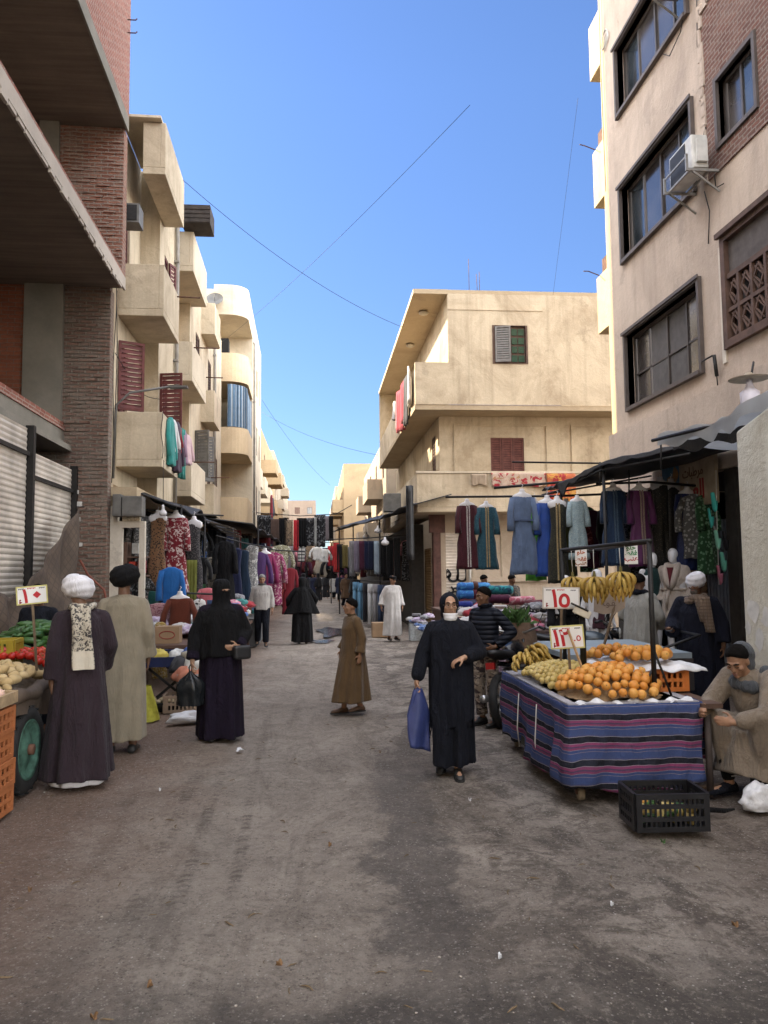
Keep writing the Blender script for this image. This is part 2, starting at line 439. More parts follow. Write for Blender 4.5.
# the same sheet continues outwards to the horizon
for x0, x1, y0, y1 in ((-900,-9,-900,1500), (9,900,-900,1500), (-9,9,-900,-4), (-9,9,40,1500)):
    mb.quad((x0,y0,-.02),(x1,y0,-.02),(x1,y1,-.02),(x0,y1,-.02))
GM = ground_mat()
tag(mb.build('street_ground', GM), kind='structure')
def puddle(name, c, rx, ry, seed, mat_):
    rr = random.Random(seed); m = MB(); n = 40; vs_ = []
    ph = [rr.uniform(0, 6.3) for _ in range(4)]
    for i in range(n):
        a = 2*PI*i/n; k = 1+.2*math.sin(3*a+ph[0])+.14*math.sin(5*a+ph[1])+.1*math.sin(8*a+ph[2])
        vs_.append((c[0]+rx*k*math.cos(a), c[1]+ry*k*math.sin(a), .024))
    m.add(vs_, [tuple(range(n))]); return tag(m.build(name, mat_), kind='structure')
wet, ntw, bw_ = _new('wet patch')
bw_.inputs['Base Color'].default_value = (.05,.05,.05,1); bw_.inputs['Roughness'].default_value = .12
_bump(ntw, bw_, _noise(ntw, _pos(ntw), 5, 4), .25, .02)
puddle('puddle', G(334, 632), .5, 1.6, 1, wet); puddle('puddle', G(322, 642), .28, .5, 2, wet)


# ------------------------------------------------------------------ shared building materials
CREAM = plaster('cream plaster', (.645,.55,.405), (.27,.20,.13), .5, .5, .16)
CREAM2 = plaster('pale cream plaster', (.68,.59,.45), (.34,.27,.19), .45, .4, .12)
OCHRE = plaster('ochre plaster', (.62,.48,.31), (.36,.25,.15), .35, .3, .1)
MCREAM = plaster('yellow cream plaster', (.64,.54,.39), (.28,.2,.125), .6, .6, .12)
PINK = plaster('dusty pink plaster', (.58,.475,.385), (.32,.25,.2), .45, .5, .12)
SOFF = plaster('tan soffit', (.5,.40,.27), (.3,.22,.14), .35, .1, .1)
WHITEW = plaster('off white wash', (.70,.64,.54), (.40,.33,.26), .3, .3, .12)
GREYPL = plaster('pale weathered wall', (.68,.665,.58), (.40,.33,.22), .45, .45, .15, .45)
ROUGHB = brick('rough old brick', (.30,.185,.14), (.20,.125,.10), (.30,.265,.225), .24, .072, .016, .95, 1.0, 1.0)
BRICKR = brick('red brick', (.34,.12,.07), (.25,.085,.052), (.24,.17,.13), .24, .075, .008, .9, .15, .6)
BRICKP = brick('pale red brick', (.40,.16,.115), (.27,.10,.075), (.46,.37,.31), .25, .075, .014, .9, .12, .7)
BRICKD = brick('brown red brick', (.25,.125,.095), (.155,.08,.065), (.33,.27,.23), .22, .075, .013, .9, .5, .9)
CONC = concrete('grey concrete', (.28,.26,.22), .7)
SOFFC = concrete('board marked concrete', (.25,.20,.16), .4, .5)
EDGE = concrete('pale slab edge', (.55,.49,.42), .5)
ALU = plain('brown aluminium', (.075,.062,.055), .45, .3, .2, 3)
GLS = glass('window glass')
GLSD = glass('dark curtained glass', (.035,.03,.028), .12)
MAROON = plain('maroon shutter paint', (.13,.035,.032), .65, 0, .35, 6, .15, 50)
BROWNW = plain('brown wood', (.105,.06,.042), .7, 0, .35, 6, .15, 50)
GREENP = plain('green glass pane', (.03,.07,.045), .25)
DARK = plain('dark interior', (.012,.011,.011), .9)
DARKIN = plain('dim room wall', (.05,.045,.04), .95)  # dark wall colour stands in for the dimness of shop interiors
STEEL = plain('black iron', (.028,.027,.027), .55, .5, .3, 12)
GALV = plain('corrugated grey metal', (.30,.29,.27), .5, .55, .3, 3)
WHITEMET = plain('white enamel', (.6,.59,.55), .5, 0, .2, 6)
GREYMET = plain('grey painted metal', (.16,.155,.145), .6, .2, .3, 5)
SHUTM = plain('galvanised shutter', (.66,.60,.52), .5, .35, .35, 1.8, .1, 30, world=True)
TANSH = plain('tan roller shutter', (.26,.17,.085), .6, .1, .3, 3, .1, 30, world=True)
RUST = plain('rusty iron', (.12,.062,.04), .8, .3, .5, 10)

# ------------------------------------------------------------------ window parts
def shutter_leaf(mb, u0, u1, z0, z1, y, t=.035, nsl=14):
    fr = .05
    mb.box(u0, u0+fr, y-t, y, z0, z1); mb.box(u1-fr, u1, y-t, y, z0, z1)
    mb.box(u0+fr, u1-fr, y-t, y, z0, z0+fr); mb.box(u0+fr, u1-fr, y-t, y, z1-fr, z1)
    for i in range(nsl):
        z = z0+fr + (z1-z0-2*fr)*(i+.5)/nsl; h = (z1-z0-2*fr)/nsl
        mb.add([(u0+fr,y-t+.004,z-h*.55),(u1-fr,y-t+.004,z-h*.55),(u1-fr,y-.004,z+h*.4),(u0+fr,y-.004,z+h*.4)], [(0,1,2,3)])
def roller(mb, u0, u1, z0, z1, y, pitch=.085, amp=.014):
    n = max(3, int((z1-z0)/pitch)*4); vs_ = []
    for i in range(n+1):
        z = z0+(z1-z0)*i/n; d = amp*abs(math.sin(PI*(z-z0)/pitch))
        vs_ += [(u0, y-d, z), (u1, y-d, z)]
    mb.add(vs_, [(2*i, 2*i+1, 2*i+3, 2*i+2) for i in range(n)], False)
def window(par, T, u0, u1, z0, z1, depth=.14, n=2, fm=None, pm=None, fw_=.06, sill=None, proud=0.0, cross=None):
    fm = fm or ALU; pm = pm or GLS
    mb = MB(T); y = depth-.02
    a = -proud if proud else depth-.07
    mb.box(u0, u0+fw_, a, y, z0, z1); mb.box(u1-fw_, u1, a, y, z0, z1)
    mb.box(u0+fw_, u1-fw_, a, y, z0, z0+fw_); mb.box(u0+fw_, u1-fw_, a, y, z1-fw_, z1)
    for i in range(1, n):
        u = u0+(u1-u0)*i/n; mb.box(u-.025, u+.025, y-.05, y, z0+fw_, z1-fw_)
    if cross:
        zc = z0+(z1-z0)*cross; mb.box(u0+fw_, u1-fw_, y-.04, y-.006, zc-.018, zc+.018)
    f = mb.build('window', fm, par)
    for i in range(n):
        q = MB(T); p0 = u0+fw_+(u1-u0-2*fw_)*i/n; p1 = u0+fw_+(u1-u0-2*fw_)*(i+1)/n
        yy = y-.012-(.016 if i % 2 else 0); s_ = ((i*7) % 3-1)*.004
        q.quad((p0+.012,yy-s_,z0+fw_),(p1-.012,yy+s_,z0+fw_),(p1-.012,yy+s_,z1-fw_),(p0+.012,yy-s_,z1-fw_))
        q.build('pane', pm[i % len(pm)] if isinstance(pm, list) else pm, f)
    if sill:
        q = MB(T); q.box(u0-.08, u1+.08, -sill, depth-.08, z0-.07, z0-.003); q.build('sill', fm, f)
    return f
def shutters(par, T, u0, u1, z0, z1, y=.06, mat_=None, n=2, label=None):
    for i in range(n):
        q = MB(T); a = u0+(u1-u0)*i/n; b = u0+(u1-u0)*(i+1)/n
        shutter_leaf(q, a+.008, b-.008, z0+.01, z1-.01, y)
        q.build('shutter', mat_ or MAROON, par)
    q = MB(T); q.quad((u0,y+.03,z0),(u1,y+.03,z0),(u1,y+.03,z1),(u0,y+.03,z1)); q.build('window_recess', DARK, par)
def open_leaf(par, T, u, z0, z1, wdt, ang, mat_=None):
    """a shutter leaf swung open about a vertical hinge at u"""
    q = MB(T @ Matrix.Translation((u, -.01, 0)) @ Matrix.Rotation(ang, 4, 'Z'))
    shutter_leaf(q, 0, wdt, z0, z1, 0); q.build('shutter', mat_ or MAROON, par)
def parapet_box(mb, u0, u1, y0, y1, z0, z1, t=.1, slab=.14):
    """balcony: slab plus three parapet walls, open on the wall side"""
    mb.box(u0, u1, y0, y1, z0, z0+slab)
    mb.box(u0, u1, y0, y0+t, z0+slab+.0, z1); mb.box(u0, u0+t, y0+t, y1, z0+slab, z1); mb.box(u1-t, u1, y0+t, y1, z0+slab, z1)

# ------------------------------------------------------------------ unfinished brick building, near left
TB = frame((-4.62, 14.2, 0), (-.027, 1))
bb = thing('brick_building', 'unfinished red brick building with bare concrete slabs over a row of metal shutters', 'building', (0,0,0))
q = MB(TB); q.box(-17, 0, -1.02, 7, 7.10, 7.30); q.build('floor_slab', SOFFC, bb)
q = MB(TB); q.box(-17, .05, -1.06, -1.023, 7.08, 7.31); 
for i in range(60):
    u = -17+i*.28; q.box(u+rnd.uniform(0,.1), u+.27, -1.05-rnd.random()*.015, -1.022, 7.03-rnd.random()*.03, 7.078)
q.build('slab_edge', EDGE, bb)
q = MB(TB); q.box(-17, .03, -1.03, -.80, 7.302, 7.375); q.box(-17, .03, -1.0, -.80, 7.39, 7.455); q.build('brick_course', BRICKP, bb)
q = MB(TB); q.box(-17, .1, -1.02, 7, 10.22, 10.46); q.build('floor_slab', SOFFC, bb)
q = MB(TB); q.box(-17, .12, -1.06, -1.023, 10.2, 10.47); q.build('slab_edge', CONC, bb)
q = MB(TB); q.box(-17, .12, -1.06, -.82, 10.473, 15.5); q.box(-.13,.12,-.82,7,10.473,15.5); q.build('wall', BRICKP, bb)
q = MB(TB); q.box(-17, -.0, -.03, 7, 4.16, 4.40); q.build('floor_slab', CONC, bb)
q = MB(TB); q.box(-17, -.0, -.05, .2, 4.403, 4.475); q.box(-17, .0, -.02, .2, 4.487, 4.56); q.build('brick_course', BRICKP, bb)
q = MB(TB)
def rough_wall(q, y0, y1, z0, z1, u):
    # courses with bricks that stand in and out a little
    nz = int((z1-z0)/.072)
    for j in range(nz):
        z = z0+j*.072; yy = y0-(.12 if j % 2 else 0)
        while yy < y1:
            a = max(y0, yy); b = min(y1, yy+.236)
            if b-a > .03: dz = rnd.uniform(-.006,.006); q.box(u-.012-rnd.random()**3*.03, u+.02, a+rnd.uniform(0,.012), b-rnd.uniform(.002,.014), z+.004+dz, z+.064+dz)
            yy += .24
q.box(0, .3, -.80, 7, 0, 7.098); rough_wall(q, -.82, 0.02, 0.0, 7.09, 0)
q.build('pier', ROUGHB, bb)
q = MB(TB); q.box(.02, .3, -1.0, 7, 7.31, 10.218); rough_wall(q, -1.0, .1, 7.46, 10.2, .02); q.build('wall', brick('mid red rough brick', (.40,.19,.135), (.26,.12,.088), (.38,.31,.26), .24, .072, .014, .95, .7, 1.0), bb)
q = MB(TB); q.box(-.14, -.02, .0, .68, 4.4, 7.098); q.box(-.1, -.02, .15, .5, 7.31, 10.218); q.build('concrete_column', CONC, bb)
q = MB(TB); q.box(-.06, -.003, .69, 7, 4.4, 7.09); q.build('wall', BRICKR, bb)
q = MB(TB); q.box(-17, -.1, 1.6, 1.8, 0, 4.15); q.box(-17,-.1, 5.5,5.7,4.4,10.2); q.build('inner_wall', DARKIN, bb)
q = MB(TB)
for (y, z, w_, h_) in ((-.32,3.25,.1,.07),(-.38,3.02,.1,.09),(-.28,2.98,.05,.05),(-.36,2.75,.12,.08),(-.3,2.52,.08,.1),(-.4,2.3,.1,.07),(-.3,2.1,.09,.12)):
    q = MB(TB); q.box(-.062, -.03, y, y+w_, z, z+h_); q.build('paint_mark', plain('white paint mark', (.62,.6,.56), .8), bb)
for (u0, u1, zt) in ((-13.5, -6.6, 4.0), (-6.5, -2.42, 4.0), (-2.28, -.12, 3.68)):
    q = MB(TB); roller(q, u0, u1, .05, zt, -.2); s_ = q.build('roller_shutter', SHUTM, bb)
    q = MB(TB); q.box(u0, u1, -.26, -.225, zt-.42, zt-.36); q.build('shutter_rail', STEEL, s_)
for u in (-6.55, -2.35, -.06): q = MB(TB); q.box(u-.05, u+.05, -.3, -.18, 0, 4.05 if u < -1 else 3.75); q.build('shutter_post', STEEL, bb)
q = MB(TB); q.box(-13.5, -.05, -.18, 1.6, 4.02, 4.12); q.build('shutter_box', CONC, bb)

# ------------------------------------------------------------------ cream apartment building with balconies, left
TL = frame((-3.86, 14.52, 0), (-.02, 1))
ca = thing('apartment_building', 'cream apartment building with projecting box balconies and maroon louvred shutters', 'building')
q = MB(TL)
q.wall(0, 2.4, 3.5, 10.8, [(.1,.62,4.95,7.0)] and [(.55,1.35,4.1,6.35), (.55,1.35,7.1,9.2)], .15)
q.quad((0,0,0),(0,0,10.8),(0,8,10.8),(0,8,0))
q.box(0, .34, .01, .4, 0, 3.5)
q.box(0, 15.4, .5, 8, 10.5, 10.7)
# stair bay and long run of wall
B0, B1 = 2.4, 4.6
T2 = TL @ Matrix.Translation((0, -.42, 0))
q2 = MB(T2); q2.wall(B0, B1, 3.4, 10.8, [(3.0,3.5,7.75,9.15), (3.0,3.6,4.75,6.3)], .12)
q2.quad((B0,0,3.4),(B0,0,10.8),(B0,.42,10.8),(B0,.42,3.4)); q2.quad((B1,0,3.4),(B1,.42,3.4),(B1,.42,10.8),(B1,0,10.8))
q2.wall(7.0, 15.4, 3.4, 10.9, [(8.2,9.1,4.6,6.0),(8.2,9.1,7.6,9.0),(11.2,12.1,4.6,6.0),(11.2,12.1,7.6,9.0),(13.4,14.2,4.6,6.0)], .12)
q2.quad((7.0,0,3.4),(7.0,0,10.9),(7.0,.42,10.9),(7.0,.42,3.4)); q2.quad((15.4,0,0),(15.4,8,0),(15.4,8,10.9),(15.4,0,10.9))
q.v += []; 
q.build('wall', CREAM, ca); q2.build('wall', CREAM, ca)
q = MB(TL); q.wall(B1, 7.0, 3.4, 10.8, [(5.2,6.0,4.0,6.2),(5.2,6.0,6.9,9.0)], .12); q.build('wall', OCHRE, ca)
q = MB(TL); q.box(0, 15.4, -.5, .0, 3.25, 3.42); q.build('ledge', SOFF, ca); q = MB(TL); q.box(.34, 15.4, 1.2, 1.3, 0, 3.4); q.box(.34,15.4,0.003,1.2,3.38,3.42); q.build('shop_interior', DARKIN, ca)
for u in (4.5, 8.9, 13): q = MB(TL); q.box(u, u+.3, -.3, .1, 0, 3.25); q.build('pier', WHITEW, ca)
for (u0, u1, z0, z1) in ((.45,2.25,3.86,4.93), (.45,2.3,6.84,7.88), (.45,2.85,9.73,10.8)):
    q = MB(TL); parapet_box(q, u0, u1, -.87, 0 if u1 < 2.4 else -.43, z0, z1)
    bevel(q.build('balcony', CREAM, ca), .012)
q = MB(TL); q.box(.3,2.3,-.8,-.002,10.81,10.86); q.build('roof_coping', CREAM2, ca)
for (z0, z1) in ((3.7,4.65), (6.6,7.6), (9.42,10.45)):
    q = MB(TL); parapet_box(q, 4.62, 7.3, -.84, 0, z0, z1); bevel(q.build('balcony', CREAM2, ca), .012)
for (z0, z1) in ((3.6,4.55), (6.5,7.5), (9.3,10.3)):
    q = MB(T2); parapet_box(q, 9.4, 11.0, -.42, 0, z0, z1); q.build('balcony', CREAM, ca)
shutters(ca, TL, .55,1.35,7.1,9.2, .08, MAROON); shutters(ca, TL, .55,1.35,4.1,6.35, .08, MAROON)
open_leaf(ca, TL, .5, 4.98, 6.35, .5, R(-62)); open_leaf(ca, T2, 2.62, 4.75, 6.25, .5, R(-100)); open_leaf(ca, T2, 3.5, 7.75, 9.15, .3, R(-20))
shutters(ca, T2, 3.0,3.5,7.75,9.15, .05, MAROON, 1); shutters(ca, T2, 3.0,3.6,4.75,6.3, .05, MAROON, 1)
for a, b, c, d in ((8.2,9.1,4.6,6.0),(8.2,9.1,7.6,9.0),(11.2,12.1,4.6,6.0),(11.2,12.1,7.6,9.0),(13.4,14.2,4.6,6.0)):
    shutters(ca, T2, a, b, c, d, .05, BROWNW)
for a, b, c, d in ((5.2,6.0,4.0,6.2),(5.2,6.0,6.9,9.0)): shutters(ca, TL, a, b, c, d, .06, BROWNW)
open_leaf(ca, T2, 8.2, 4.6, 6.0, .45, R(-110), GREYMET); open_leaf(ca, T2, 9.1, 4.6, 6.0, .45, R(-70), GREYMET)
q = MB(TL)
for u, z, l in ((2.0,7.8,1.0),(4.8,7.5,1.2),(5.0,4.6,1.0),(7.4,7.4,.9),(9.0,4.7,1.0)):
    q = MB(TL); q.tube([(u,-.8,z),(u+.1,-.8-l*.55,z+.02)], .018, 6); q.build('clothes_bracket', RUST, ca)

q = MB(TL); q.tube([(.2,-.02,3.6),(.2,-.05,5.0),(.22,-.3,5.25),(.4,-1.0,5.42)], .025, 6)
q.box(.34,.5,-1.35,-1.0,5.4,5.44); q.build('lamp_bracket', GREYMET, ca)
q = MB(TL)
for (a, b, sag) in (((.05,-.03,3.5),(.1,-.04,7.2),.0), ((.3,-.9,4.0),(.33,-.88,4.9),0), ((.15,-.03,6.0),(2.3,-.45,5.6),.25), ((.1,-.06,4.9),(.12,-.05,10.2),.02)):
    a = Vector(a); b = Vector(b)
    q.tube([a.lerp(b, t/8)+Vector((0, -.02*math.sin(t), -sag*math.sin(PI*t/8))) for t in range(9)], .008, 5)
q.build('cable', STEEL, ca)
q = MB(TL); q.box(.22,.62,-.42,.0,8.62,9.0); ac = q.build('window_air_conditioner', GREYMET, ca)
q = MB(TL); q.box(.2,.218,-.38,-.05,8.66,8.96); q.build('grille', STEEL, ac)
rb = thing('roof_board', 'dark weathered wooden board lying on the roof edge of the cream balcony building', 'board', P(197,228,19.2))
q = MB(); q.box(-.33,.38,-.4,.4,-.05,.42)
for i in range(4): q.box(-.34,.39,-.42,-.401,-.03+i*.11,.05+i*.11)
q.build('panel', plain('weathered board', (.05,.042,.038), .9, 0, .5, 5, .3, 30), rb)

# ------------------------------------------------------------------ curved-balcony building, left
TC = frame((-4.2, 31, 0), (-.02, 1))
cb_ = thing('apartment_building', 'ochre apartment building with rounded corner balconies, one hung with a striped blue curtain', 'building')
def curved(u0, u1, y0, y1, r, n=8):
    pts = [(u1, y1), (u0, y1)]
    for i in range(n+1):
        a = PI/2*i/n
        pts.append((u0+r-r*math.cos(a) if True else 0, y0+r-r*math.sin(a)))
    pts.append((u1, y0)); return pts
def curved_band(q, u0, u1, y0, y1, z0, z1, r=.75, t=.12, slab=.14):
    q.prism(curved(u0,u1,y0,y1,r), z0, z0+slab)
    o = curved(u0,u1,y0,y1,r)[1:]; i_ = curved(u0+t,u1,y0+t,y1,max(.05,r-t))[1:]
    for k in range(len(o)-1):
        a, b, c, d = o[k], o[k+1], i_[k+1], i_[k]
        q.add([(*a,z0+slab),(*b,z0+slab),(*c,z0+slab),(*d,z0+slab),(*a,z1),(*b,z1),(*c,z1),(*d,z1)],
              [(0,1,5,4),(1,2,6,5),(2,3,7,6),(3,0,4,7),(4,5,6,7)])
for (z0, z1) in ((3.75,4.85),(6.63,7.69),(9.57,10.75)):
    q = MB(TC); curved_band(q, 0, 3.2, -1.36, 0, z0, z1); q.build('balcony', OCHRE, cb_)
q = MB(TC); q.prism(curved(0,10.2,-1.36,0,.75), 12.35, 12.5); curved_band(q, 0, 10.2, -1.36, 0, 12.5, 13.6); q.build('roof_parapet', CREAM2, cb_)
q = MB(TC); q.wall(0, 3.2, 3.5, 12.4, [(.6,1.4,4,6),(.6,1.4,6.8,9),(.6,1.4,9.8,12)], .1); q.quad((0,0,0),(0,0,13.4),(0,8,13.4),(0,8,0)); q.quad((3.2,-1.36,3.4),(3.2,-1.36,12.4),(3.2,0,12.4),(3.2,0,3.4)); q.build('wall', CREAM2, cb_)
T3 = TC @ Matrix.Translation((0, -1.36, 0))
hs = [(a, a+.9, z, z+1.4) for a in (4.2, 6.2, 8.2) for z in (4.6, 7.5, 10.4)]
q = MB(T3); q.wall(3.2, 10.2, 3.4, 12.4, hs, .12); q.quad((10.2,0,0),(10.2,8,0),(10.2,8,13.5),(10.2,0,13.5)); q.build('wall', CREAM2, cb_); q = MB(T3); q.box(.5,10.2,2.2,2.3,0,3.7); q.build('shop_interior', DARKIN, cb_)
for i, (a, b, c, d) in enumerate(hs):
    if i % 2: shutters(cb_, T3, a, b, c, d, .05, BROWNW)
    else: window(cb_, T3, a, b, c, d, .1, 2, GREYMET, GLSD)
for z in (4,6.8,9.8): shutters(cb_, TC, .6,1.4,z,z+2.1,.06,BROWNW)
cur = cloth('striped blue curtain', (.10,.17,.25), .8, 'stripes_x', (.42,.45,.47), 4.5, .3)
q = MB(TC)
pl = curved(.04,3.1,-1.3,0,.7)[2:]
q.grid(lambda a, b: (lambda k: (pl[k][0]+.03*math.sin(a*70), pl[k][1]+.03*math.cos(a*60), 7.72+(1.75-.25*a*math.sin(b*3))*b))(min(len(pl)-1, int(a*(len(pl)-1)+.5))), 40, 8)
q.build('curtain', cur, cb_)
q = MB(TC); q.boxc((.75,-.3,11.2),(.5,.5,.6)); q.build('window_air_conditioner', DARK, cb_)

# ------------------------------------------------------------------ further buildings
def block(label, origin, udir, length, depth, h, wallm, nfl=4, bal=None, nwin=4, z_g=3.4, wm=None, shops=True, endw=False):
    T = frame(origin, udir); b = thing('apartment_building', label, 'building')
    fh = (h-z_g-.6)/max(1, nfl-1)
    hs = []
    for i in range(nwin):
        u = length*(i+.5)/nwin
        for j in range(nfl-1): hs.append((u-.5, u+.5, z_g+fh*j+.9, z_g+fh*j+2.2))
    q = MB(T); q.wall(0, length, z_g if shops else 0, h, hs, .15)
    q.quad((0,0,0),(0,0,h),(0,depth,h),(0,depth,0)); q.quad((length,0,0),(length,depth,0),(length,depth,h),(length,0,h))
    q.quad((0,0,h),(length,0,h),(length,depth,h),(0,depth,h)); q.quad((0,depth,0),(0,depth,h),(length,depth,h),(length,depth,0))
    q.build('wall', wallm, b)
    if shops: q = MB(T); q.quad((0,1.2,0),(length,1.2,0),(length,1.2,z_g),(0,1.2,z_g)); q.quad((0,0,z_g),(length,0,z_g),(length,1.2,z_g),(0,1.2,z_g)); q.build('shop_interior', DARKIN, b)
    for k, hh in enumerate(hs):
        if (k*5) % 3: shutters(b, T, *hh, .05, wm or BROWNW)
        else: window(b, T, *hh, .12, 2, ALU, GLSD)
    for (u0, u1, d) in (bal or []):
        for j in range(nfl-1):
            q = MB(T); parapet_box(q, u0, u1, -d, 0, z_g+fh*j-.1, z_g+fh*j+.95); q.build('balcony', wallm, b)
    return b
block('lower cream building with laundry, past the rounded balconies on the left', (-4.35, 42, 0), (-.01, 1), 16, 8, 10.6, CREAM2, 3, [(0,2.6,1.2),(5,8,1.2),(11,14,1.2)], 5)
FARO = plaster('far tan plaster', (.40,.29,.17), (.25,.17,.1), .4, .3); FARC = plaster('far sand plaster', (.38,.31,.23), (.22,.17,.12), .4, .3)
block('tall orange lit building near the far left end of the street', (-4.6, 60, 0), (0, 1), 22, 8, 13.6, FARO, 4, [(1,4,1.3),(9,13,1.3)], 5)
block('sandy building at the far left end of the street', (-4.9, 86, 0), (0, 1), 40, 9, 15.5, FARC, 5, [(2,6,1),(16,20,1)], 7)
block('square grey brown block closing the far end of the street', (-10, 150, 0), (1, 0), 9.6, 14, 15.8, plaster('far brown plaster', (.22,.17,.13), (.14,.1,.08), .4, .3), 5, None, 4, 3.4, None, False)
block('tan building with plain side wall beyond the market on the right', (2.1, 94, 0), (0, -1), 32, 9, 10.6, FARO, 3, [(24,28,.9),(29.5,31.9,.9),(12,16,.9)], 8)
block('low pale yellow building between the corner house and the plain tan wall', (3.4, 56, 0), (0, -1), 19, 9, 8.6, FARC, 3, [(12,16,.8),(4,7,.8)], 4)
block('distant cream building at the right end of the street', (2.3, 150, 0), (0, -1), 50, 12, 13, FARC, 4, None, 8)
# unseen blocks added for the light: one shades the street, one bounces sun back
block('added unseen apartment block that keeps the street in shade', (-15.5, 1, 0), (0, 1), 26.15, 14, 33, CREAM2, 11, [(4,8,1),(14,18,1)], 9)
block('added unseen apartment block that bounces sunlight onto the facades', (13, -17, 0), (-1, 0), 30, 10, 17, CREAM2, 6, None, 9)

# ------------------------------------------------------------------ corner house in the middle
TM = frame((2.87, 22, 0), (1, 0))     # u along +X, outward -Y
mh = thing('corner_house', 'three storey cream corner house with wide balconies and an open roof loggia', 'house')
q = MB(TM)
# top floor front, overhanging
q.wall(1.0, 9, 6.68, 10.05, [(2.4,3.35,7.95,9.08)], .14)
q.quad((1.0,.0,7.95),(1.0,.0,10.05),(1.0,13,10.05),(1.0,13,7.95))       # inner loggia wall
q.box(0, 1.0, 0, .12, 6.68, 7.95); q.box(0, .12, .12, 13, 6.68, 7.75)          # loggia parapets
q.quad((9,0,0),(9,14,0),(9,14,10),(9,0,10)); q.quad((1,13,6.7),(1,13,10.05),(0,13,10.05),(0,13,6.7))
q.build('wall', MCREAM, mh)
q = MB(TM); q.box(-.02, 1.02, -.02, 13, 10.02, 10.16); q.box(1.0, 9, .0, .2, 10.053, 10.16); q.build('roof_slab', SOFF, mh)
q = MB(TM); q.box(1.0, 3.9, -.02, -.002, 9.55, 9.6); q.box(.0, 9, -.02, -.002, 6.68, 6.73); q.build('plaster_band', MCREAM, mh)
q = MB(TM); q.box(-.02, 9, .0, 13, 6.53, 6.677); q.build('overhang', SOFF, mh)
# first floor, set back
T1 = TM @ Matrix.Translation((0, 1.0, 0))
q = MB(T1); q.wall(.85, 9, 3.6, 6.53, [(2.45,3.5,4.72,5.88), (1.35,4.1,4.45,6.3)][:1], .1)
q.build('wall', MCREAM, mh)
q = MB(T1 @ Matrix.Translation((.85,0,0)) @ Matrix.Rotation(R(-90),4,'Z')); q.wall(-13, 0, 3.6, 6.53, [(-1.5,-.75,4.4,6.1)], .1); q.build('wall', MCREAM, mh)
shutters(mh, T1 @ Matrix.Translation((.85,0,0)) @ Matrix.Rotation(R(-90),4,'Z'), -1.5,-.75,4.4,6.1, .05, BROWNW)
q = MB(T1)
for a, b, c, d in ((1.3,1.36,4.5,6.3),(4.2,4.26,4.5,6.3),(1.36,4.2,6.24,6.3),(5.0,5.06,4.5,6.3),(8,8.06,4.5,6.3),(5.06,8,6.24,6.3)): q.box(a,b,-.035,-.002,c,d)
q.build('plaster_band', MCREAM, mh)
shutters(mh, T1, 2.45,3.5,4.72,5.88, .05, plain('red brown shutter', (.14,.05,.04), .7, 0, .35, 6, .15, 50), 3)
q = MB(TM); q.box(2.34,2.4,-.02,.1,7.93,9.1); q.box(3.35,3.41,-.02,.1,7.93,9.1); q.box(2.4,3.35,-.02,.1,9.08,9.1); q.box(2.4,3.35,-.02,.1,7.93,7.95)
wf = q.build('window', BROWNW, mh)
q = MB(TM)
for i in range(2):
    for j in range(4): q.box(2.43+.47*i+.03, 2.43+.47*i+.2, .03, .04, 8.0+j*.27, 8.2+j*.27); q.box(2.43+.47*i+.23, 2.43+.47*i+.41, .03, .04, 8.0+j*.27, 8.2+j*.27)
q.build('pane', GREENP, wf)
q = MB(TM); q.quad((2.4,.06,7.95),(3.35,.06,7.95),(3.35,.06,9.08),(2.4,.06,9.08)); q.build('shutter', BROWNW, wf)
open_leaf(mh, TM, 2.42, 7.97, 9.06, .46, R(-12), plain('grey shutter', (.2,.19,.18), .7))
# first-floor balcony, its front and its street side
q = MB(TM); q.box(0, 9, -.1, 1.0, 3.5, 3.64); q.box(0, 9, -.1, .0, 3.64, 4.63); q.box(0, .1, 0, 12, 3.64, 4.63); q.box(0,.84,1.0,12,3.5,3.63)
bevel(q.build('balcony', MCREAM, mh), .012)
q = MB(TM); q.box(-.02, 9, -.13, .02, 4.633, 4.69); q.build('coping', CREAM2, mh)
# ground floor
q = MB(T1); q.wall(.85, 9, 0, 3.5, [(1.0,1.62,.0,2.95)], .1); q.box(1.75,9,-.12,-.002,1.45,1.56); q.build('wall', plaster('beige shop wall', (.56,.47,.37), (.3,.22,.15), .5, .5, .12), mh)
q = MB(T1); roller(q, 1.0, 1.62, 0, 2.95, .06, .09); q.build('roller_shutter', SHUTM, mh)
q = MB(T1); q.box(.5,.98,-.05,.1,2.95,3.5); q.box(.62,.84,-.02,.3,0,3.4); q.build('pier', plain('dark red tile', (.11,.05,.04), .6, 0, .4, 7), mh)
q = MB(T1 @ Matrix.Translation((.6,.1,0)) @ Matrix.Rotation(R(-90),4,'Z')); roller(q, -1.6, -.25, 0, 2.5, 0, .08); q.build('roller_shutter', TANSH, mh)
q = MB(T1); q.tube([(1.72,-.05,0),(1.72,-.05,3.4)], .04, 8); q.build('drain_pipe', WHITEMET, mh)
q = MB(T1)
for i in range(8): q.box(1.8+i*.9, 1.83+i*.9, -.02, -.003, 1.6, 2.95)
q.box(1.8,9,-.025,-.004,2.95,3.0); q.box(1.8,9,-.025,-.004,2.3,2.33); q.build('panel_frame', plain('buff paint', (.45,.38,.28), .8), mh)
q = MB(TM)
for u in (1.7,1.95,2.02,7.1,7.3,7.5,7.6): q.tube([(u,.15,10.15),(u+rnd.uniform(-.03,.03),.15,10.7+rnd.random()*.5)], .009, 5)
q.build('rebar', RUST, mh)
q = MB(TM)
for y, z in ((1.5,9.95),(5,9.95)): q.ball((.5,y,z), (.16,.16,.07), 12, 6)
q.build('ceiling_lamp', plain('lamp glass', (.5,.45,.36), .4), mh)
q = MB(TM); q.box(1.2,13,12.9,13,0,0.01); 
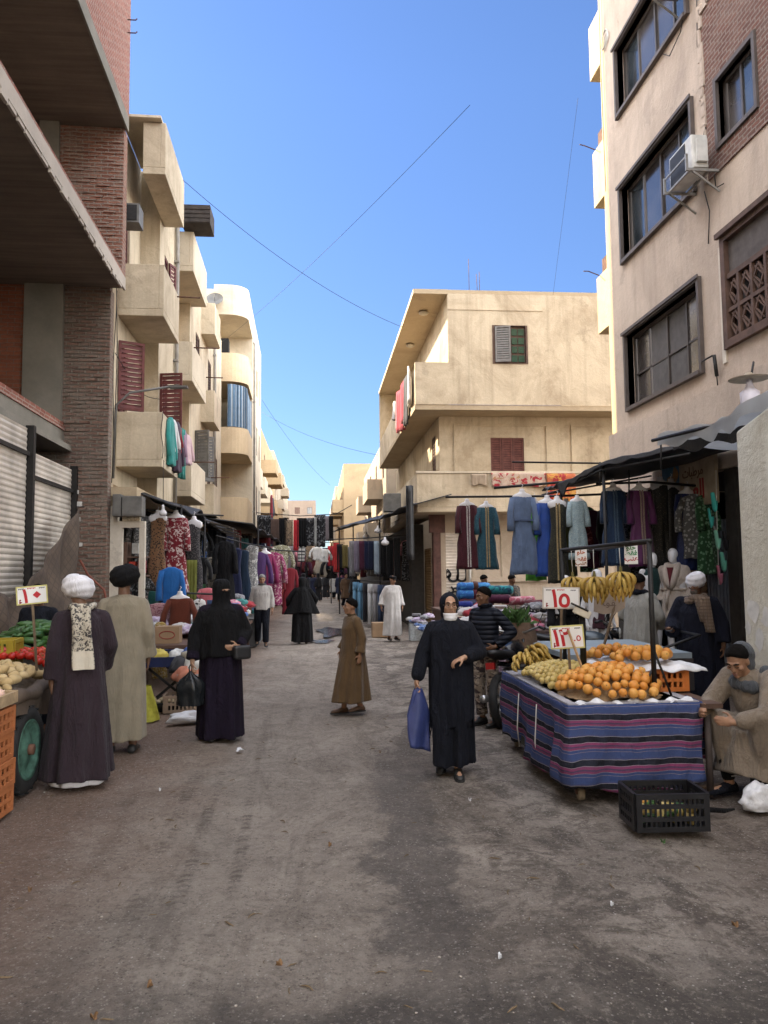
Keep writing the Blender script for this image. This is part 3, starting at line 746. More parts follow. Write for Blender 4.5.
# graffiti on the pale shutter
def text(name, s_, T, size, mat_, par=None, thick=.002, font_space=1.0, weight=0.0, align='CENTER'):
    cu = bpy.data.curves.new(name, 'FONT'); cu.body = s_; cu.size = size; cu.extrude = thick; cu.align_x = align; cu.align_y = 'CENTER'
    cu.space_character = font_space; cu.offset = weight
    o = bpy.data.objects.new(name, cu); COL.objects.link(o)
    bpy.context.view_layer.update()
    me = bpy.data.meshes.new_from_object(o.evaluated_get(bpy.context.evaluated_depsgraph_get()))
    bpy.data.objects.remove(o)
    o = bpy.data.objects.new(name, me); COL.objects.link(o); me.materials.append(mat_)
    o.matrix_world = T
    if par: o.parent = par
    return o
STAND = Matrix.Rotation(R(90), 4, 'X')
BLACKP = plain('black spray paint', (.015,.015,.017), .7)
text('graffiti', '\u0647\u0644\u0644\u0627', T1 @ Matrix.Translation((1.32,.03,1.75)) @ STAND, .55, BLACKP, mh, .003, .55, .012)
text('graffiti', '\u062f\u0645\u062d\u0645', T1 @ Matrix.Translation((1.36,.03,1.25)) @ STAND, .42, BLACKP, mh, .003, .6, .01)

# ------------------------------------------------------------------ right-hand building
TR = frame((6.3, 15.5, 0), (0, -1))    # u runs towards the camera; Y = 15.5-u
rbld = thing('apartment_building', 'dusty pink plastered apartment building with dark aluminium strip windows, nearest on the right', 'building')
Yu = lambda y: 15.5-y
WA = [(.7, 3.68, 5.04, 6.52), (.7, 3.68, 8.11, 9.62), (.7, 3.68, 11.23, 12.65), (.7,3.68,14.3,15.7)]
WB = [(4.53, 5.53, 8.4, 9.42), (4.5, 5.9, 5.2, 6.88), (4.53,5.53,11.5,12.6)]
WC = [(8.2, 11.2, 5.04, 6.52), (8.2,11.2,8.11,9.62), (8.2,11.2,11.23,12.65)]
q = MB(TR); q.wall(0, 17, 3.45, 17, WA+WB+WC, .2)
q.quad((0,0,0),(0,0,17),(0,10,17),(0,10,0)); q.quad((17,0,0),(17,10,0),(17,10,17),(17,0,17)); q.quad((0,0,17),(17,0,17),(17,10,17),(0,10,17))
q.build('wall', PINK, rbld)
q = MB(TR); q.box(-.05, 17, -.16, -.003, 3.3, 4.6); q.build('plinth_band', PINK, rbld)
q = MB(TR)
for z in (8.4, 11.35, 14.4): q.box(-1.0, -.02, .05, 2.5, z-1.3, z)
q.box(-.3,-.02,.02,.05,3.4,17)
bevel(q.build('balcony', plaster('pale yellow plaster', (.50,.405,.255), (.36,.27,.15), .4, .4), rbld), .02)
q = MB(TR)
for z in (8.4, 11.35): q.tube([(-.8,.04,z),(-.82,-.2,z+.1),(-.7,-.35,z+.05)], .012, 5); q.box(-.75,-.3,.1,.14,z,z+.35)
q.build('balcony_rail', RUST, rbld)
SURR = plain('dark window surround', (.105,.085,.075), .6, .1, .25, 4)
for k, (a, b, c, d) in enumerate(WA+WC):
    window(rbld, TR, a, b, c, d, .2, 4, ALU, [GLS, GLSD, GLSD, GLS] if k else [GLSD, plain('grey blind', (.09,.082,.078), .7), plain('grey blind',(.09,.08,.07)), GLSD], .07, None, 0, .45 if k == 0 else None)
    q = MB(TR); t = .07
    q.box(a-t, a, -.07, .12, c-t, d+t); q.box(b, b+t, -.07, .12, c-t, d+t); q.box(a, b, -.07, .12, d, d+t); q.box(a, b, -.09, .12, c-t, c)
    q.box(a-t-.03, b+t+.03, -.1, -.072, d+t-.04, d+t+.02)
    q.build('window_surround', SURR, rbld)
# raw brick patch round the upper right window
def ragged(q, u0, u1, z0, z1):
    # blocks of bare brick standing a little proud of the removed plaster
    q.wall(u0, u1, z0, z1, [(4.45,5.61,8.32,9.5), (4.45,5.61,11.42,12.7)], .02, -.025)
    q.quad((u0,-.025,z0),(u0,-.025,z1),(u0,.0,z1),(u0,.0,z0)); q.quad((u0,-.025,z0),(u0,0,z0),(u1,0,z0),(u1,-.025,z0))
q = MB(TR); ragged(q, 4.12, 6.6, 8.0, 10.9); q.build('bare_brick_patch', BRICKD, rbld)
q = MB(TR); rr = random.Random(3)
z = 8.0
while z < 10.9:
    h_ = rr.uniform(.12,.3); q.boxc((4.1+rr.uniform(-.03,.03), -.02, z+h_/2), (rr.uniform(.06,.14), .06, h_+.02)); z += h_
u = 4.12
while u < 6.6:
    l = rr.uniform(.15,.35); q.boxc((u+l/2, -.02, 10.9+rr.uniform(-.05,.04)), (l+.02, .06, rr.uniform(.06,.12))); u += l
q.build('plaster_edge', PINK, rbld)
window(rbld, TR, 4.53, 5.53, 8.4, 9.42, .14, 2, ALU, [GLSD, GLS], .06); window(rbld, TR, 4.53, 5.53, 11.5, 12.6, .14, 2, ALU, GLS, .06)
q = MB(TR); t = .07
q.box(4.46,4.53,-.06,.1,8.33,9.49); q.box(5.53,5.6,-.06,.1,8.33,9.49); q.box(4.53,5.53,-.06,.1,9.42,9.49); q.box(4.53,5.53,-.06,.1,8.33,8.4); q.build('window_surround', SURR, rbld)
# carved wooden screen window
q = MB(TR); a, b, c, d = 4.5, 5.9, 5.2, 6.88
q.box(a-.06,a+.06,-.06,.12,c-.06,d+.06); q.box(b-.06,b+.06,-.06,.12,c-.06,d+.06); q.box(a+.06,b-.06,-.06,.12,d-.06,d+.06); q.box(a+.06,b-.06,-.08,.12,c-.06,c+.06); q.box(a-.1,b+.1,-.12,-.062,d+.02,d+.1)
scr = q.build('screen_window', BROWNW, rbld)
q = MB(TR); zt = 6.25
q.box(a+.06,b-.06,-.03,.03,zt-.04,zt+.04)
for i in range(1, 4):
    u = a+(b-a)*i/4; q.box(u-.03,u+.03,-.03,.03,c+.06,zt-.04)
q.box(a+.06,b-.06,-.028,.028,(c+zt)/2-.03,(c+zt)/2+.03)
for i in range(4):
    for j in range(2):
        cu_ = a+.06+(b-a-.12)*(i+.5)/4; cz = c+.06+(zt-c-.1)*(j+.5)/2; hw = .13; hh = .19
        for (s1, s2) in ((1,1),(1,-1),(-1,1),(-1,-1)):
            q.bar((cu_+s1*hw, .0, cz),(cu_, .0, cz+s2*hh), .03)
        q.bar((cu_-hw*.7,.0,cz+hh*.9),(cu_+hw*.8,.0,cz-.02),.022); q.bar((cu_-hw*.8,.0,cz+.02),(cu_+hw*.7,.0,cz-hh*.9),.022)
q.build('lattice', BROWNW, scr)
q = MB(TR); q.quad((a,.1,c),(b,.1,c),(b,.1,d),(a,.1,d)); q.build('pane', plain('dark screen cloth', (.03,.028,.028), .8), scr)
q = MB(TR); q.box(a+.06,b-.06,.02,.06,zt+.04,d-.06); q.build('blind', plain('grey blind cloth', (.1,.085,.078), .8), scr)
q = MB(TR); q.box(a-.16,a-.062,-.03,.1,4.95,6.8); q.build('pale_strip', WHITEW, rbld)
# pipes and cables on the wall
q = MB(TR)
def cab(pts, r=.009): q.tube(pts, r, 5)
cab([(4.0,-.02,12.3),(4.05,-.03,11.2),(4.0,-.03,10.4),(4.1,-.03,10.0)]); cab([(2.8,-.03,11.1),(3.1,-.06,10.85),(3.5,-.05,11.0),(3.8,-.03,11.6)])
cab([(4.15,-.03,8.9),(4.05,-.05,8.6),(3.95,-.05,8.45),(3.7,-.05,8.3)], .02); cab([(4.0,-.02,7.9),(4.15,-.03,7.5),(4.05,-.02,7.0)]); cab([(4.35,-.03,8.0),(4.4,-.05,7.75),(4.6,-.03,7.72)])
cab([(3.72,-.05,5.15),(4.0,-.12,5.12),(4.2,-.12,5.12)], .015); cab([(4.18,-.08,5.14),(4.18,-.05,4.8)], .03); cab([(4.18,-.05,4.8),(4.15,-.02,4.6)], .01)
cab([(-.1,-.02,16.5),(-.12,-.03,13),(-.1,-.02,10)], .008)
q.build('cable', STEEL, rbld)
q = MB(TR)
for k in range(4):
    q.tube([(.15+.2*math.cos(t*PI/8)*(1-.08*k), -.03-.008*k, 13.3+.17*math.sin(t*PI/8+.2*k)) for t in range(17)], .008, 4)
q.build('cable_coil', WHITEMET, rbld)
# ground-floor shop fronts under it
for a_ in (0, 4.35): q = MB(TR); q.box(a_, a_+.3, -.1, .3, 0, 3.3); q.build('pier', DARKIN, rbld)
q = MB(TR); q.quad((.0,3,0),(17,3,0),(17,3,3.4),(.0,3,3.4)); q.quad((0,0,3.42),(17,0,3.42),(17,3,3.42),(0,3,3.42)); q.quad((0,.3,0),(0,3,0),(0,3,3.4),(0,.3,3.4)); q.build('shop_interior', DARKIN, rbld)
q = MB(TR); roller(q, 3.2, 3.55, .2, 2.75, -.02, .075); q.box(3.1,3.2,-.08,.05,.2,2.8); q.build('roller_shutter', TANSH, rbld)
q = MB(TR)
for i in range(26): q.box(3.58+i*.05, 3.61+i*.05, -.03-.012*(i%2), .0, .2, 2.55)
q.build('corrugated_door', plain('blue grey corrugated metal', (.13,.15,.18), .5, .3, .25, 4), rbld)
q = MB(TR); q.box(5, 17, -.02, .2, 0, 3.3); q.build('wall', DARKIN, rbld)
# air conditioners
def aircon(label, u, z, s_=1.0):
    a = thing('air_conditioner', label, 'air conditioner')
    z0_, u0_ = z, u; TRl = TR @ Matrix.Translation((u,0,z)) @ Matrix.Scale(s_,4) @ Matrix.Translation((-u,0,-z))
    q = MB(TRl @ Matrix.Translation((u, 0, z)))
    q.box(-.42,.42,-.5,-.2,.0,.62); bevel(q.build('casing', WHITEMET, a), .02)
    q = MB(TRl @ Matrix.Translation((u, 0, z))); q.box(-.36,.2,-.513,-.502,.05,.57); 
    q.build('fan_grille', STEEL, a)
    q = MB(TRl @ Matrix.Translation((u, 0, z))); q.box(.425,.5,-.44,-.25,.1,.5); q.box(.425,.44,-.48,-.22,.02,.09); q.build('side_cover', WHITEMET, a)
    q = MB(TRl @ Matrix.Translation((u, 0, z)))
    for uu in (-.44, .4): q.box(uu, uu+.04, -.58, -.003, -.05, -.005); q.bar((uu+.02,-.5,-.05),(uu+.02,-.02,-.4),.03); q.box(uu,uu+.04,-.62,-.58,-.05,.25)
    q.box(-.4,.4,-.56,-.53,-.045,-.01); q.box(-.4,.4,-.2,-.17,-.045,-.01); q.box(-.44,.44,-.61,-.59,.2,.23)
    q.build('bracket', plain('galvanised bracket', (.3,.29,.27), .5, .5), a)
    return a
aircon('white air conditioner on a bracket beside the middle strip window of the pink building', 4.08, 8.03, .9)
aircon('white air conditioner highest on the pink building, cut by the picture top', 3.75, 11.72, .9)
# lamp disc
q = thing('wall_lamp', 'bare white bulb under a round tin shade above the grey tarp on the right', 'lamp', P(750, 398, 7.6))
m = MB(); m.lathe([(.2,.2),(.21,.205),(.06,.24),(.03,.27)], 20); m.build('lamp_shade', plain('rusty tin', (.33,.27,.19), .6, .3, .4, 8), q)
m = MB(); m.lathe([(.03,.2),(.035,.14),(.05,.1),(.1,.06),(.095,-.06),(.06,-.09)], 16); m.build('bulb', plain('white bulb', (.75,.72,.8), .3, 0, .05), q)
m = MB(); m.tube([(.03,0,.26),(.3,.4,.5),(.6,.9,.6)], .012, 6); m.build('arm', STEEL, q)
# pale wall end at the right edge
gw = MB(); rr = random.Random(5)
X0 = 3.9
gw.add([(X0,6.78,0),(X0,3.2,0),(X0,3.2,3.9),(X0,6.78,3.07),(X0+.28,6.78,0),(X0+.28,3.2,0),(X0+.28,3.2,3.9),(X0+.28,6.78,3.07)],
       [(0,3,2,1),(4,5,6,7),(0,4,7,3),(1,2,6,5),(3,7,6,2)])
gwo = gw.build('wall_stub', GREYPL)
tag(bevel(gwo, .03, 3), 'pale chipped plaster wall end behind the crouching fruit seller', 'wall')
rr = random.Random(8)
for (px, py, s_) in ((752,610,.16),(748,628,.08),(742,690,.07),(760,640,.12),(750,655,.14),(766,618,.12)):
    c = S(px, py, X0-.003); n = 9; m = MB()
    m.add([(X0-.003, c.y+s_*rr.uniform(.4,1)*math.cos(2*PI*i/n), c.z+s_*rr.uniform(.4,1)*math.sin(2*PI*i/n)) for i in range(n)], [tuple(range(n))])
    m.build('whitewash_patch', plain('thin whitewash', (.62,.61,.58), .9), gwo)
# ------------------------------------------------------------------ people
def skin(name, col):
    if name in _MC: return _MC[name]
    m, nt, b = _new(name); v = _pos(nt, False)
    f = _ramp(nt, _noise(nt, v, 18, 5), .3, .7)
    c = _mix(nt, f, tuple(x*.82 for x in col), tuple(x*1.1 for x in col))
    nt.links.new(c, b.inputs['Base Color']); b.inputs['Roughness'].default_value = .52; b.inputs['Specular IOR Level'].default_value = .35
    b.inputs['Subsurface Weight'].default_value = .08; b.inputs['Subsurface Radius'].default_value = (.01,.004,.002); b.inputs['Subsurface Scale'].default_value = .3
    _bump(nt, b, _noise(nt, v, 140, 3), .15, .004)
    _MC[name] = m; return m
SK1 = skin('brown skin', (.30,.165,.10)); SK2 = skin('dark brown skin', (.17,.088,.052)); SK3 = skin('light brown skin', (.40,.235,.15))
EYEW = plain('eye white', (.34,.31,.28), .3, 0, .05); PUP = plain('pupil', (.015,.01,.008), .2, 0, 0)
HAIR = plain('black hair', (.006,.005,.0045), .9, 0, .5, 40, .6, 120, .1); LIP = plain('lips', (.22,.095,.075), .5)
def capsule(mb, a, b, ra, rb, n=12):
    a = Vector(a); b = Vector(b)
    pts = [a.lerp(b, t) for t in (0, .25, .5, .75, 1)]
    mb.tube(pts, [ra+(rb-ra)*t for t in (0, .25, .5, .75, 1)], n)
    mb.ball(a, ra, n, 8); mb.ball(b, rb, n, 8)
def chain(mb, pts, rs, n=12):
    for i in range(len(pts)-1): capsule(mb, pts[i], pts[i+1], rs[i], rs[i+1], n)
def hand(mb, wr, d, nrm, side, curl=.35, k=1.0):
    """palm with four fingers and a thumb; nrm points out of the palm, side is towards the thumb"""
    wr = Vector(wr); d = Vector(d).normalized(); nrm = Vector(nrm); nrm = (nrm-d*nrm.dot(d)).normalized()
    w_ = Vector(side); w_ = (w_-d*w_.dot(d)-nrm*w_.dot(nrm)).normalized()
    capsule(mb, wr, wr+d*.03*k, .024*k, .026*k)
    rot = Matrix((w_, d, nrm)).transposed()
    mb.ball(wr+d*.055*k, (.038*k, .046*k, .016*k), 14, 10, rot)
    for off, L, dz in ((.029,.070,.0), (.0105,.079,.006), (-.0095,.073,.003), (-.028,.056,-.006)):
        p = wr + d*(.088+dz)*k + w_*off*k; a = curl*.5; dirv = d
        mb.ball(p, .0098*k, 8, 6)
        for i, f in enumerate((.45, .32, .27)):
            dirv = (d*math.cos(a) + nrm*math.sin(a) + w_*off*.8).normalized()
            q = p + dirv*L*f*k
            capsule(mb, p, q, (.0092-.0008*i)*k, (.0086-.0009*i)*k, 8); p = q; a += curl*1.5
    p = wr + d*.028*k + w_*.03*k
    t1 = (d*.62 + w_*.7 + nrm*.35).normalized(); q = p+t1*.042*k; capsule(mb, p, q, .0125*k, .0105*k, 8)
    t2 = (d*.9 + w_*.15 + nrm*.4*(1+curl)).normalized(); capsule(mb, q, q+t2*.032*k, .0102*k, .0085*k, 8)
POSE = dict(hipL=(.09,0,.9), kneeL=(.1,-.02,.48), ankL=(.1,.03,.085), footL=(.1,-1,0),
            hipR=(-.09,0,.9), kneeR=(-.1,-.02,.48), ankR=(-.1,.03,.085), footR=(-.1,-1,0),
            pelvis=(0,.01,.95), chest=(0,.0,1.27), shL=(.175,.01,1.40), shR=(-.175,.01,1.40), neck=(0,.01,1.46), head=(0,-.015,1.60),
            elL=(.235,.04,1.13), wrL=(.25,-.03,.89), hdL=(0,-.12,-1), hnL=(-1,0,0), hsL=(0,-1,0),
            elR=(-.235,.04,1.13), wrR=(-.25,-.03,.89), hdR=(0,-.12,-1), hnR=(1,0,0), hsR=(0,-1,0), turn=0, tilt=0, nod=0)
def headmat(p):
    return Matrix.Translation(p['head']) @ Matrix.Rotation(p['turn'], 4, 'Z') @ Matrix.Rotation(p['nod'], 4, 'X') @ Matrix.Rotation(p['tilt'], 4, 'Y')
def body_mesh(p, s, nose=1.0, female=False, face=True, handk=1.0, curlL=.35, curlR=.35, hands='LR'):
    V = {k: (Vector(v)*1.0 if isinstance(v, tuple) else v) for k, v in p.items()}
    S_ = Matrix.Scale(s, 4)
    mb = MB(S_ @ headmat(p))
    mb.ball((0,.012,.028), (.073,.092,.088), 20, 14); mb.ball((0,-.014,-.02), (.062,.078,.098), 20, 14)
    mb.ball((0,-.03,-.07), (.046,.05,.046), 14, 10); mb.ball((0,-.072,-.092), (.022,.018,.018), 10, 8)
    if face:
        capsule(mb, (0,-.086,.015), (0,-.106,-.025), .0085, .0125*nose, 8); mb.ball((.011,-.094,-.029), .0095, 8, 6); mb.ball((-.011,-.094,-.029), .0095, 8, 6)
        for x in (-1, 1):
            capsule(mb, (x*.012,-.088,.026), (x*.045,-.075,.026), .009, .007, 8); mb.ball((x*.044,-.064,-.02), (.02,.02,.018), 10, 8)
            mb.ball((x*.073,.008,-.005), (.011,.022,.033), 10, 8)
        mb.ball((0,-.088,-.054), (.024,.012,.008), 10, 6); mb.ball((0,-.086,-.066), (.02,.012,.008), 10, 6)
    mb.T = S_
    capsule(mb, V['neck']-Vector((0,0,.03)), V['head']+Vector((0,.02,-.05)), .058, .052)
    ch, pe = V['chest'], V['pelvis']
    for x in (-1, 1):
        k = 'L' if x > 0 else 'R'
        off = (V['sh'+k]-V['neck']); 
        capsule(mb, V['neck']-Vector((0,0,.06)), V['sh'+k]-Vector((0,0,.015)), .05, .048)
        capsule(mb, ch+off*.55*Vector((1,1,0)) if False else ch+Vector((off.x*.5, off.y*.5, .03)), pe+Vector((x*.065,0,0)), .105, .105)
        chain(mb, [V['sh'+k], V['el'+k], V['wr'+k]], [.052,.04,.027])
        if k in hands: hand(mb, V['wr'+k], V['hd'+k], V['hn'+k], V['hs'+k], curlL if k == 'L' else curlR, handk)
        chain(mb, [V['hip'+k], V['knee'+k], V['ank'+k]], [.085,.056,.04])
        f = V['foot'+k].normalized(); a = V['ank'+k]
        capsule(mb, a+Vector((0,0,-.035))-f*.03, a+f*.15+Vector((0,0,-.055)), .036, .026); mb.ball(a+f*.12+Vector((0,0,-.055)), (.045,.05,.026), 10, 8)
    return mb
def face_parts(p, s, root, brow=True, parent=None, gaze=0, mouth=True, lids=False):
    T = Matrix.Scale(s, 4) @ headmat(p)
    for x in (-1, 1):
        if lids:
            q = MB(T); q.tube([(x*.014,-.090,.004),(x*.029,-.0905,-.001),(x*.044,-.082,.003)], [.002,.003,.002], 6); q.build('eyelashes', HAIR, root); q = MB(T); q.tube([(x*.012,-.096,.027),(x*.03,-.094,.034),(x*.05,-.081,.028)], [.004,.006,.003], 6); q.build('eyebrow', HAIR, root); continue
        q = MB(T); q.ball((x*.029,-.0785,.006), (.0125,.0075,.0055), 12, 8); e = q.build('eye', EYEW, root)
        q = MB(T); q.ball((x*.029+gaze,-.0862,.006), (.0066,.003,.0066), 10, 6); q.build('pupil', PUP, e)
        if brow:
            q = MB(T); q.tube([(x*.012,-.096,.027),(x*.03,-.094,.034),(x*.05,-.081,.028)], [.004,.005,.003], 6); q.build('eyebrow', HAIR, root)
    if mouth:
        q = MB(T); q.ball((0,-.0945,-.0545), (.022,.006,.0058), 12, 6); q.ball((0,-.0925,-.066), (.018,.007,.0066), 12, 6); q.build('mouth', LIP, root)
def hair_cap(p, s, root, front=60, side=100, back=126, grow=1.13, mat_=None, name='hair'):
    T = Matrix.Scale(s, 4) @ headmat(p); q = MB(T); n = 32; m = 10; rr = random.Random(4); vs_ = []; fs = []
    for i in range(m+1):
        for j in range(n):
            a = 2*PI*j/n; c = -math.cos(a)       # a = 0 at the front (-y)
            lim = front+(side-front)*min(1, (1+c)*1.1) if c < 0 else side+(back-side)*c
            th = R(lim)*i/m; k = 1+(grow-1)*(1 if i < m-1 else .4)+rr.uniform(-.035,.035)
            vs_.append((.075*k*math.sin(th)*math.sin(a), .012-.095*k*math.sin(th)*math.cos(a), .028+.09*k*math.cos(th)))
    for i in range(m):
        for j in range(n):
            k = (j+1) % n; fs.append((i*n+j, (i+1)*n+j, (i+1)*n+k, i*n+k))
    q.add(vs_, fs, True); o = q.build(name, mat_ or HAIR, root)
    sm = o.modifiers.new('Solid', 'SOLIDIFY'); sm.thickness = .012*s; sm.offset = -1
    return o
def turban(p, s, root, mat_, r=.115, h=.075, seed=0, tiltx=-.12):
    """wound turban: overlapping rolls of cloth that cross over the forehead"""
    T = Matrix.Scale(s, 4) @ headmat(p) @ Matrix.Translation((0,.012,.062)) @ Matrix.Rotation(tiltx, 4, 'X'); q = MB(T)
    rr = random.Random(seed)
    def fn(a, b):
        th = 2*PI*a; ph = PI*b
        lean = .55*math.sin(th-1.2)
        ridge = .5+.5*math.sin(ph*9+lean*5+th)
        k = 1+.055*(ridge**.6) + .012*math.sin(th*3+seed)
        sy = math.sin(ph)**.62
        return (r*k*sy*math.cos(th), r*1.06*k*sy*math.sin(th), -h*.12+h*1.12*k*math.cos(ph) + .012*math.sin(th+seed))
    q.grid(fn, 56, 30)
    return q.build('turban', mat_, root)
def robe_mesh(p, s, hem=.1, chest=(.215,.145), waist=(.20,.135), hip=(.225,.165), hemr=(.31,.25), sleeve=(.078,.072,.078), folds=7, famp=.045, seed=0, cuff=.05, hemc=(0,0), neckr=.062, collar=None, sleeves='LR', hang=1.0):
    V = {k: Vector(v) if isinstance(v, tuple) else v for k, v in p.items()}
    mb = MB(Matrix.Scale(s, 4)); rr = random.Random(seed); ph = [rr.uniform(0, 6.3) for _ in range(5)]
    ne, ch, pe = V['neck'], V['chest'], V['pelvis']
    shm = (V['shL']+V['shR'])/2; shw = abs(V['shL'].x-V['shR'].x)/2
    prof = [(ne+Vector((0,.0,.015)), (neckr,neckr), 0), (ne+Vector((0,.0,-.012)), (neckr+.02,neckr+.012), 0), (shm+Vector((0,0,.035)), (shw*.8,.095), 0),
            (shm+Vector((0,0,-.02)), (shw+.03,.115), 0), (ch, chest, .1), ((ch+pe)/2, waist, .25), (pe+Vector((0,0,-.06)), hip, .5)]
    base = Vector((pe.x+hemc[0], pe.y+hemc[1], hem))
    for t in (.25, .5, .72, .88, .97, 1.0):
        c = (pe+Vector((0,0,-.06))).lerp(base, t)
        e = t**.9
        prof.append((c, (hip[0]+(hemr[0]-hip[0])*e, hip[1]+(hemr[1]-hip[1])*e), .5+.5*t))
    n = 56; rings = []
    for c, (rx, ry), f in prof:
        ring = []
        for j in range(n):
            a = 2*PI*j/n
            g1 = math.sin(folds*a+ph[0]+.6*f); k = 1+2.3*famp*f*((abs(g1)**.6*(1 if g1 > 0 else -1))+.7*math.sin((folds+5)*a+ph[1]+f)+.45*math.sin(3*a+ph[2]))
            ring.append((c.x+rx*k*math.cos(a), c.y+ry*k*math.sin(a), c.z+(.008*math.sin(3*a+ph[3])+.006*math.sin(7*a))*f))
        rings.append(ring)
    mb.rings(rings)
    for k in sleeves:
        capsule(mb, ne+Vector((0,0,-.045)), V['sh'+k]+Vector((0,0,-.012)), .068, .066)
        a, b, c = V['sh'+k], V['el'+k], V['wr'+k]; d = (c-b).normalized(); c2 = c+d*(-.03+cuff*.2)
        chain(mb, [a+Vector((0,0,-.02)), a.lerp(b,.5), b, b.lerp(c,.55)], [sleeve[0], (sleeve[0]+sleeve[1])/2, sleeve[1], sleeve[1]*1.0])
        q0 = b.lerp(c,.55); drop = Vector((0,0,-cuff*hang*(1-abs(d.z))))
        mb.tube([q0, q0.lerp(c2,.5)+drop*.4, c2+drop*.7], [sleeve[1], (sleeve[1]+sleeve[2])/2, sleeve[2]], 16)
    return mb
def finish_robe(mb, name, mat_, root, vox=.013, sm=3):
    o = mb.build(name, mat_, root); remesh(o, vox, sm, .5); return o
def wrap_scarf(p, s, root, mat_, r=(.10,.11), z=0.0, thick=.034, seed=0, turns=2, name='scarf', end=True):
    q = MB(Matrix.Scale(s, 4)); ne = Vector(p['neck']); pts = []; rs = []; rr = random.Random(seed)
    N = 22*turns
    for i in range(N+1):
        a = 2*PI*i/22; t = i/N
        pts.append((ne.x+r[0]*(1+.12*math.sin(a*1.7+seed))*math.cos(a), ne.y-.012+r[1]*math.sin(a), ne.z+z+.02*math.sin(a+seed)+.05*t-.02)); rs.append(thick*(1+.22*math.sin(i*1.3+seed)))
    q.tube(pts, rs, 10)
    return q.build(name, mat_, root)
def shoe(p, s, root, k, mat_, name='shoe', sole=None):
    a = Vector(p['ank'+k]); f = Vector(p['foot'+k]).normalized(); q = MB(Matrix.Scale(s, 4))
    up_ = Vector((0,0,1)); rgt = f.cross(up_)
    z0 = a.z-.085
    rings = []
    for t, wd, ht in ((-.07,.03,.05),(-.05,.04,.085),(.02,.042,.09),(.09,.047,.065),(.15,.045,.05),(.19,.034,.04),(.205,.014,.025)):
        c = a+f*t; c.z = z0; ring = []
        for j in range(12):
            b = 2*PI*j/12; ring.append(c+rgt*wd*math.cos(b)+up_*(ht/2+ht/2*math.sin(b)*(1 if math.sin(b) > 0 else 1)))
        rings.append(ring)
    q.rings(rings); o = q.build(name, mat_, root)
    if sole:
        q = MB(Matrix.Scale(s, 4)); rings = []
        for zz in (0, .018):
            ring = []
            for t, wd in ((-.075,.03),(0,.043),(.09,.05),(.17,.044),(.212,.02)): 
                c = a+f*t; ring.append(Vector((c.x,c.y,z0-.012+zz))+rgt*wd)
            for t, wd in ((.212,.02),(.17,.044),(.09,.05),(0,.043),(-.075,.03)):
                c = a+f*t; ring.append(Vector((c.x,c.y,z0-.012+zz))-rgt*wd)
            rings.append(ring)
        q.rings(rings, smooth=False); q.build('sole', sole, o)
    return o
def pose(**kw):
    d = dict(POSE); d.update(kw); return d
def person(label, loc, rz, s, p, skin_m, vox=.009, group=None, **kw):
    t = thing('person', label, 'person', loc, rz, group)
    b = body_mesh(p, s, **kw).build('body', skin_m, t); remesh(b, vox, 3, .45)
    return t
def towards(loc, extra=0.0):
    """rotation about z that makes a figure at loc face the camera"""
    return math.atan2(loc[0], loc[1]) * -1 + extra
BLK = cloth('black cloth', (.0035,.0035,.0045), .85, fold=.7, sheen=0)
BLKP = cloth('dark violet cloth', (.008,.004,.014), .85, fold=.7, sheen=0)
NAVY = cloth('navy cloth', (.0045,.006,.012), .85, fold=.7, sheen=0)
WHT = cloth('white cloth', (.70,.69,.72), .85, fold=.35)
SHOEB = plain('black shoe', (.02,.02,.02), .5); SHOEN = plain('brown leather', (.09,.05,.03), .6); RUBW = plain('white sandal', (.55,.53,.5), .6)

# 1 turbaned man from behind, left
c = Vector((-2.06, 6.95, 0)); rz = PI + towards(c) + .05
pp = pose(elL=(.215,.05,1.12), wrL=(.225,.0,.87), elR=(-.23,.02,1.14), wrR=(-.19,-.13,.95), shL=(.165,.01,1.39), shR=(-.165,.01,1.39), turn=-.1, nod=-.05, ankL=(.11,.02,.085), ankR=(-.11,.02,.085), head=(.03,-.03,1.59))
p1 = person('man from behind in dark plum robe and white turban, patterned scarf over one shoulder', c, rz, 1.03, pp, SK2, .008)
PLUM = cloth('dark plum wool', (.030,.0195,.026), .9, fold=.7, sheen=.05)
finish_robe(robe_mesh(pp, 1.03, .06, hemr=(.27,.22), hip=(.20,.155), waist=(.185,.14), chest=(.195,.14), folds=5, famp=.05, seed=3, sleeve=(.07,.066,.074)), 'robe', PLUM, p1)
q = robe_mesh(pp, 1.03, .012, hip=(.15,.11), hemr=(.22,.17), chest=(.12,.07), waist=(.12,.08), sleeves='', seed=3, folds=5, famp=.03); finish_robe(q, 'under_robe', WHT, p1, .02)
turban(pp, 1.03, p1, WHT, .13, .088, 1, .12)
PATS = cloth('patterned cream scarf', (.50,.45,.36), .9, 'floral', (.035,.032,.035), 34, .3, col3=(.10,.085,.07))
q = MB(Matrix.Scale(1.03, 4))
x0 = -.02
def sc(a, b):      # hangs down the back from the left side of the picture
    z = 1.49-.52*b; y = .10+.045*min(1, b*3.2)+.012*math.sin(b*7)+(.03*(b-.5) if b > .5 else 0)
    return ((a-.5)*.15*(1-.1*math.sin(b*5))+x0+.03*b, y+.026+.012*math.sin(a*9), z+(.0 if b > .08 else .01))
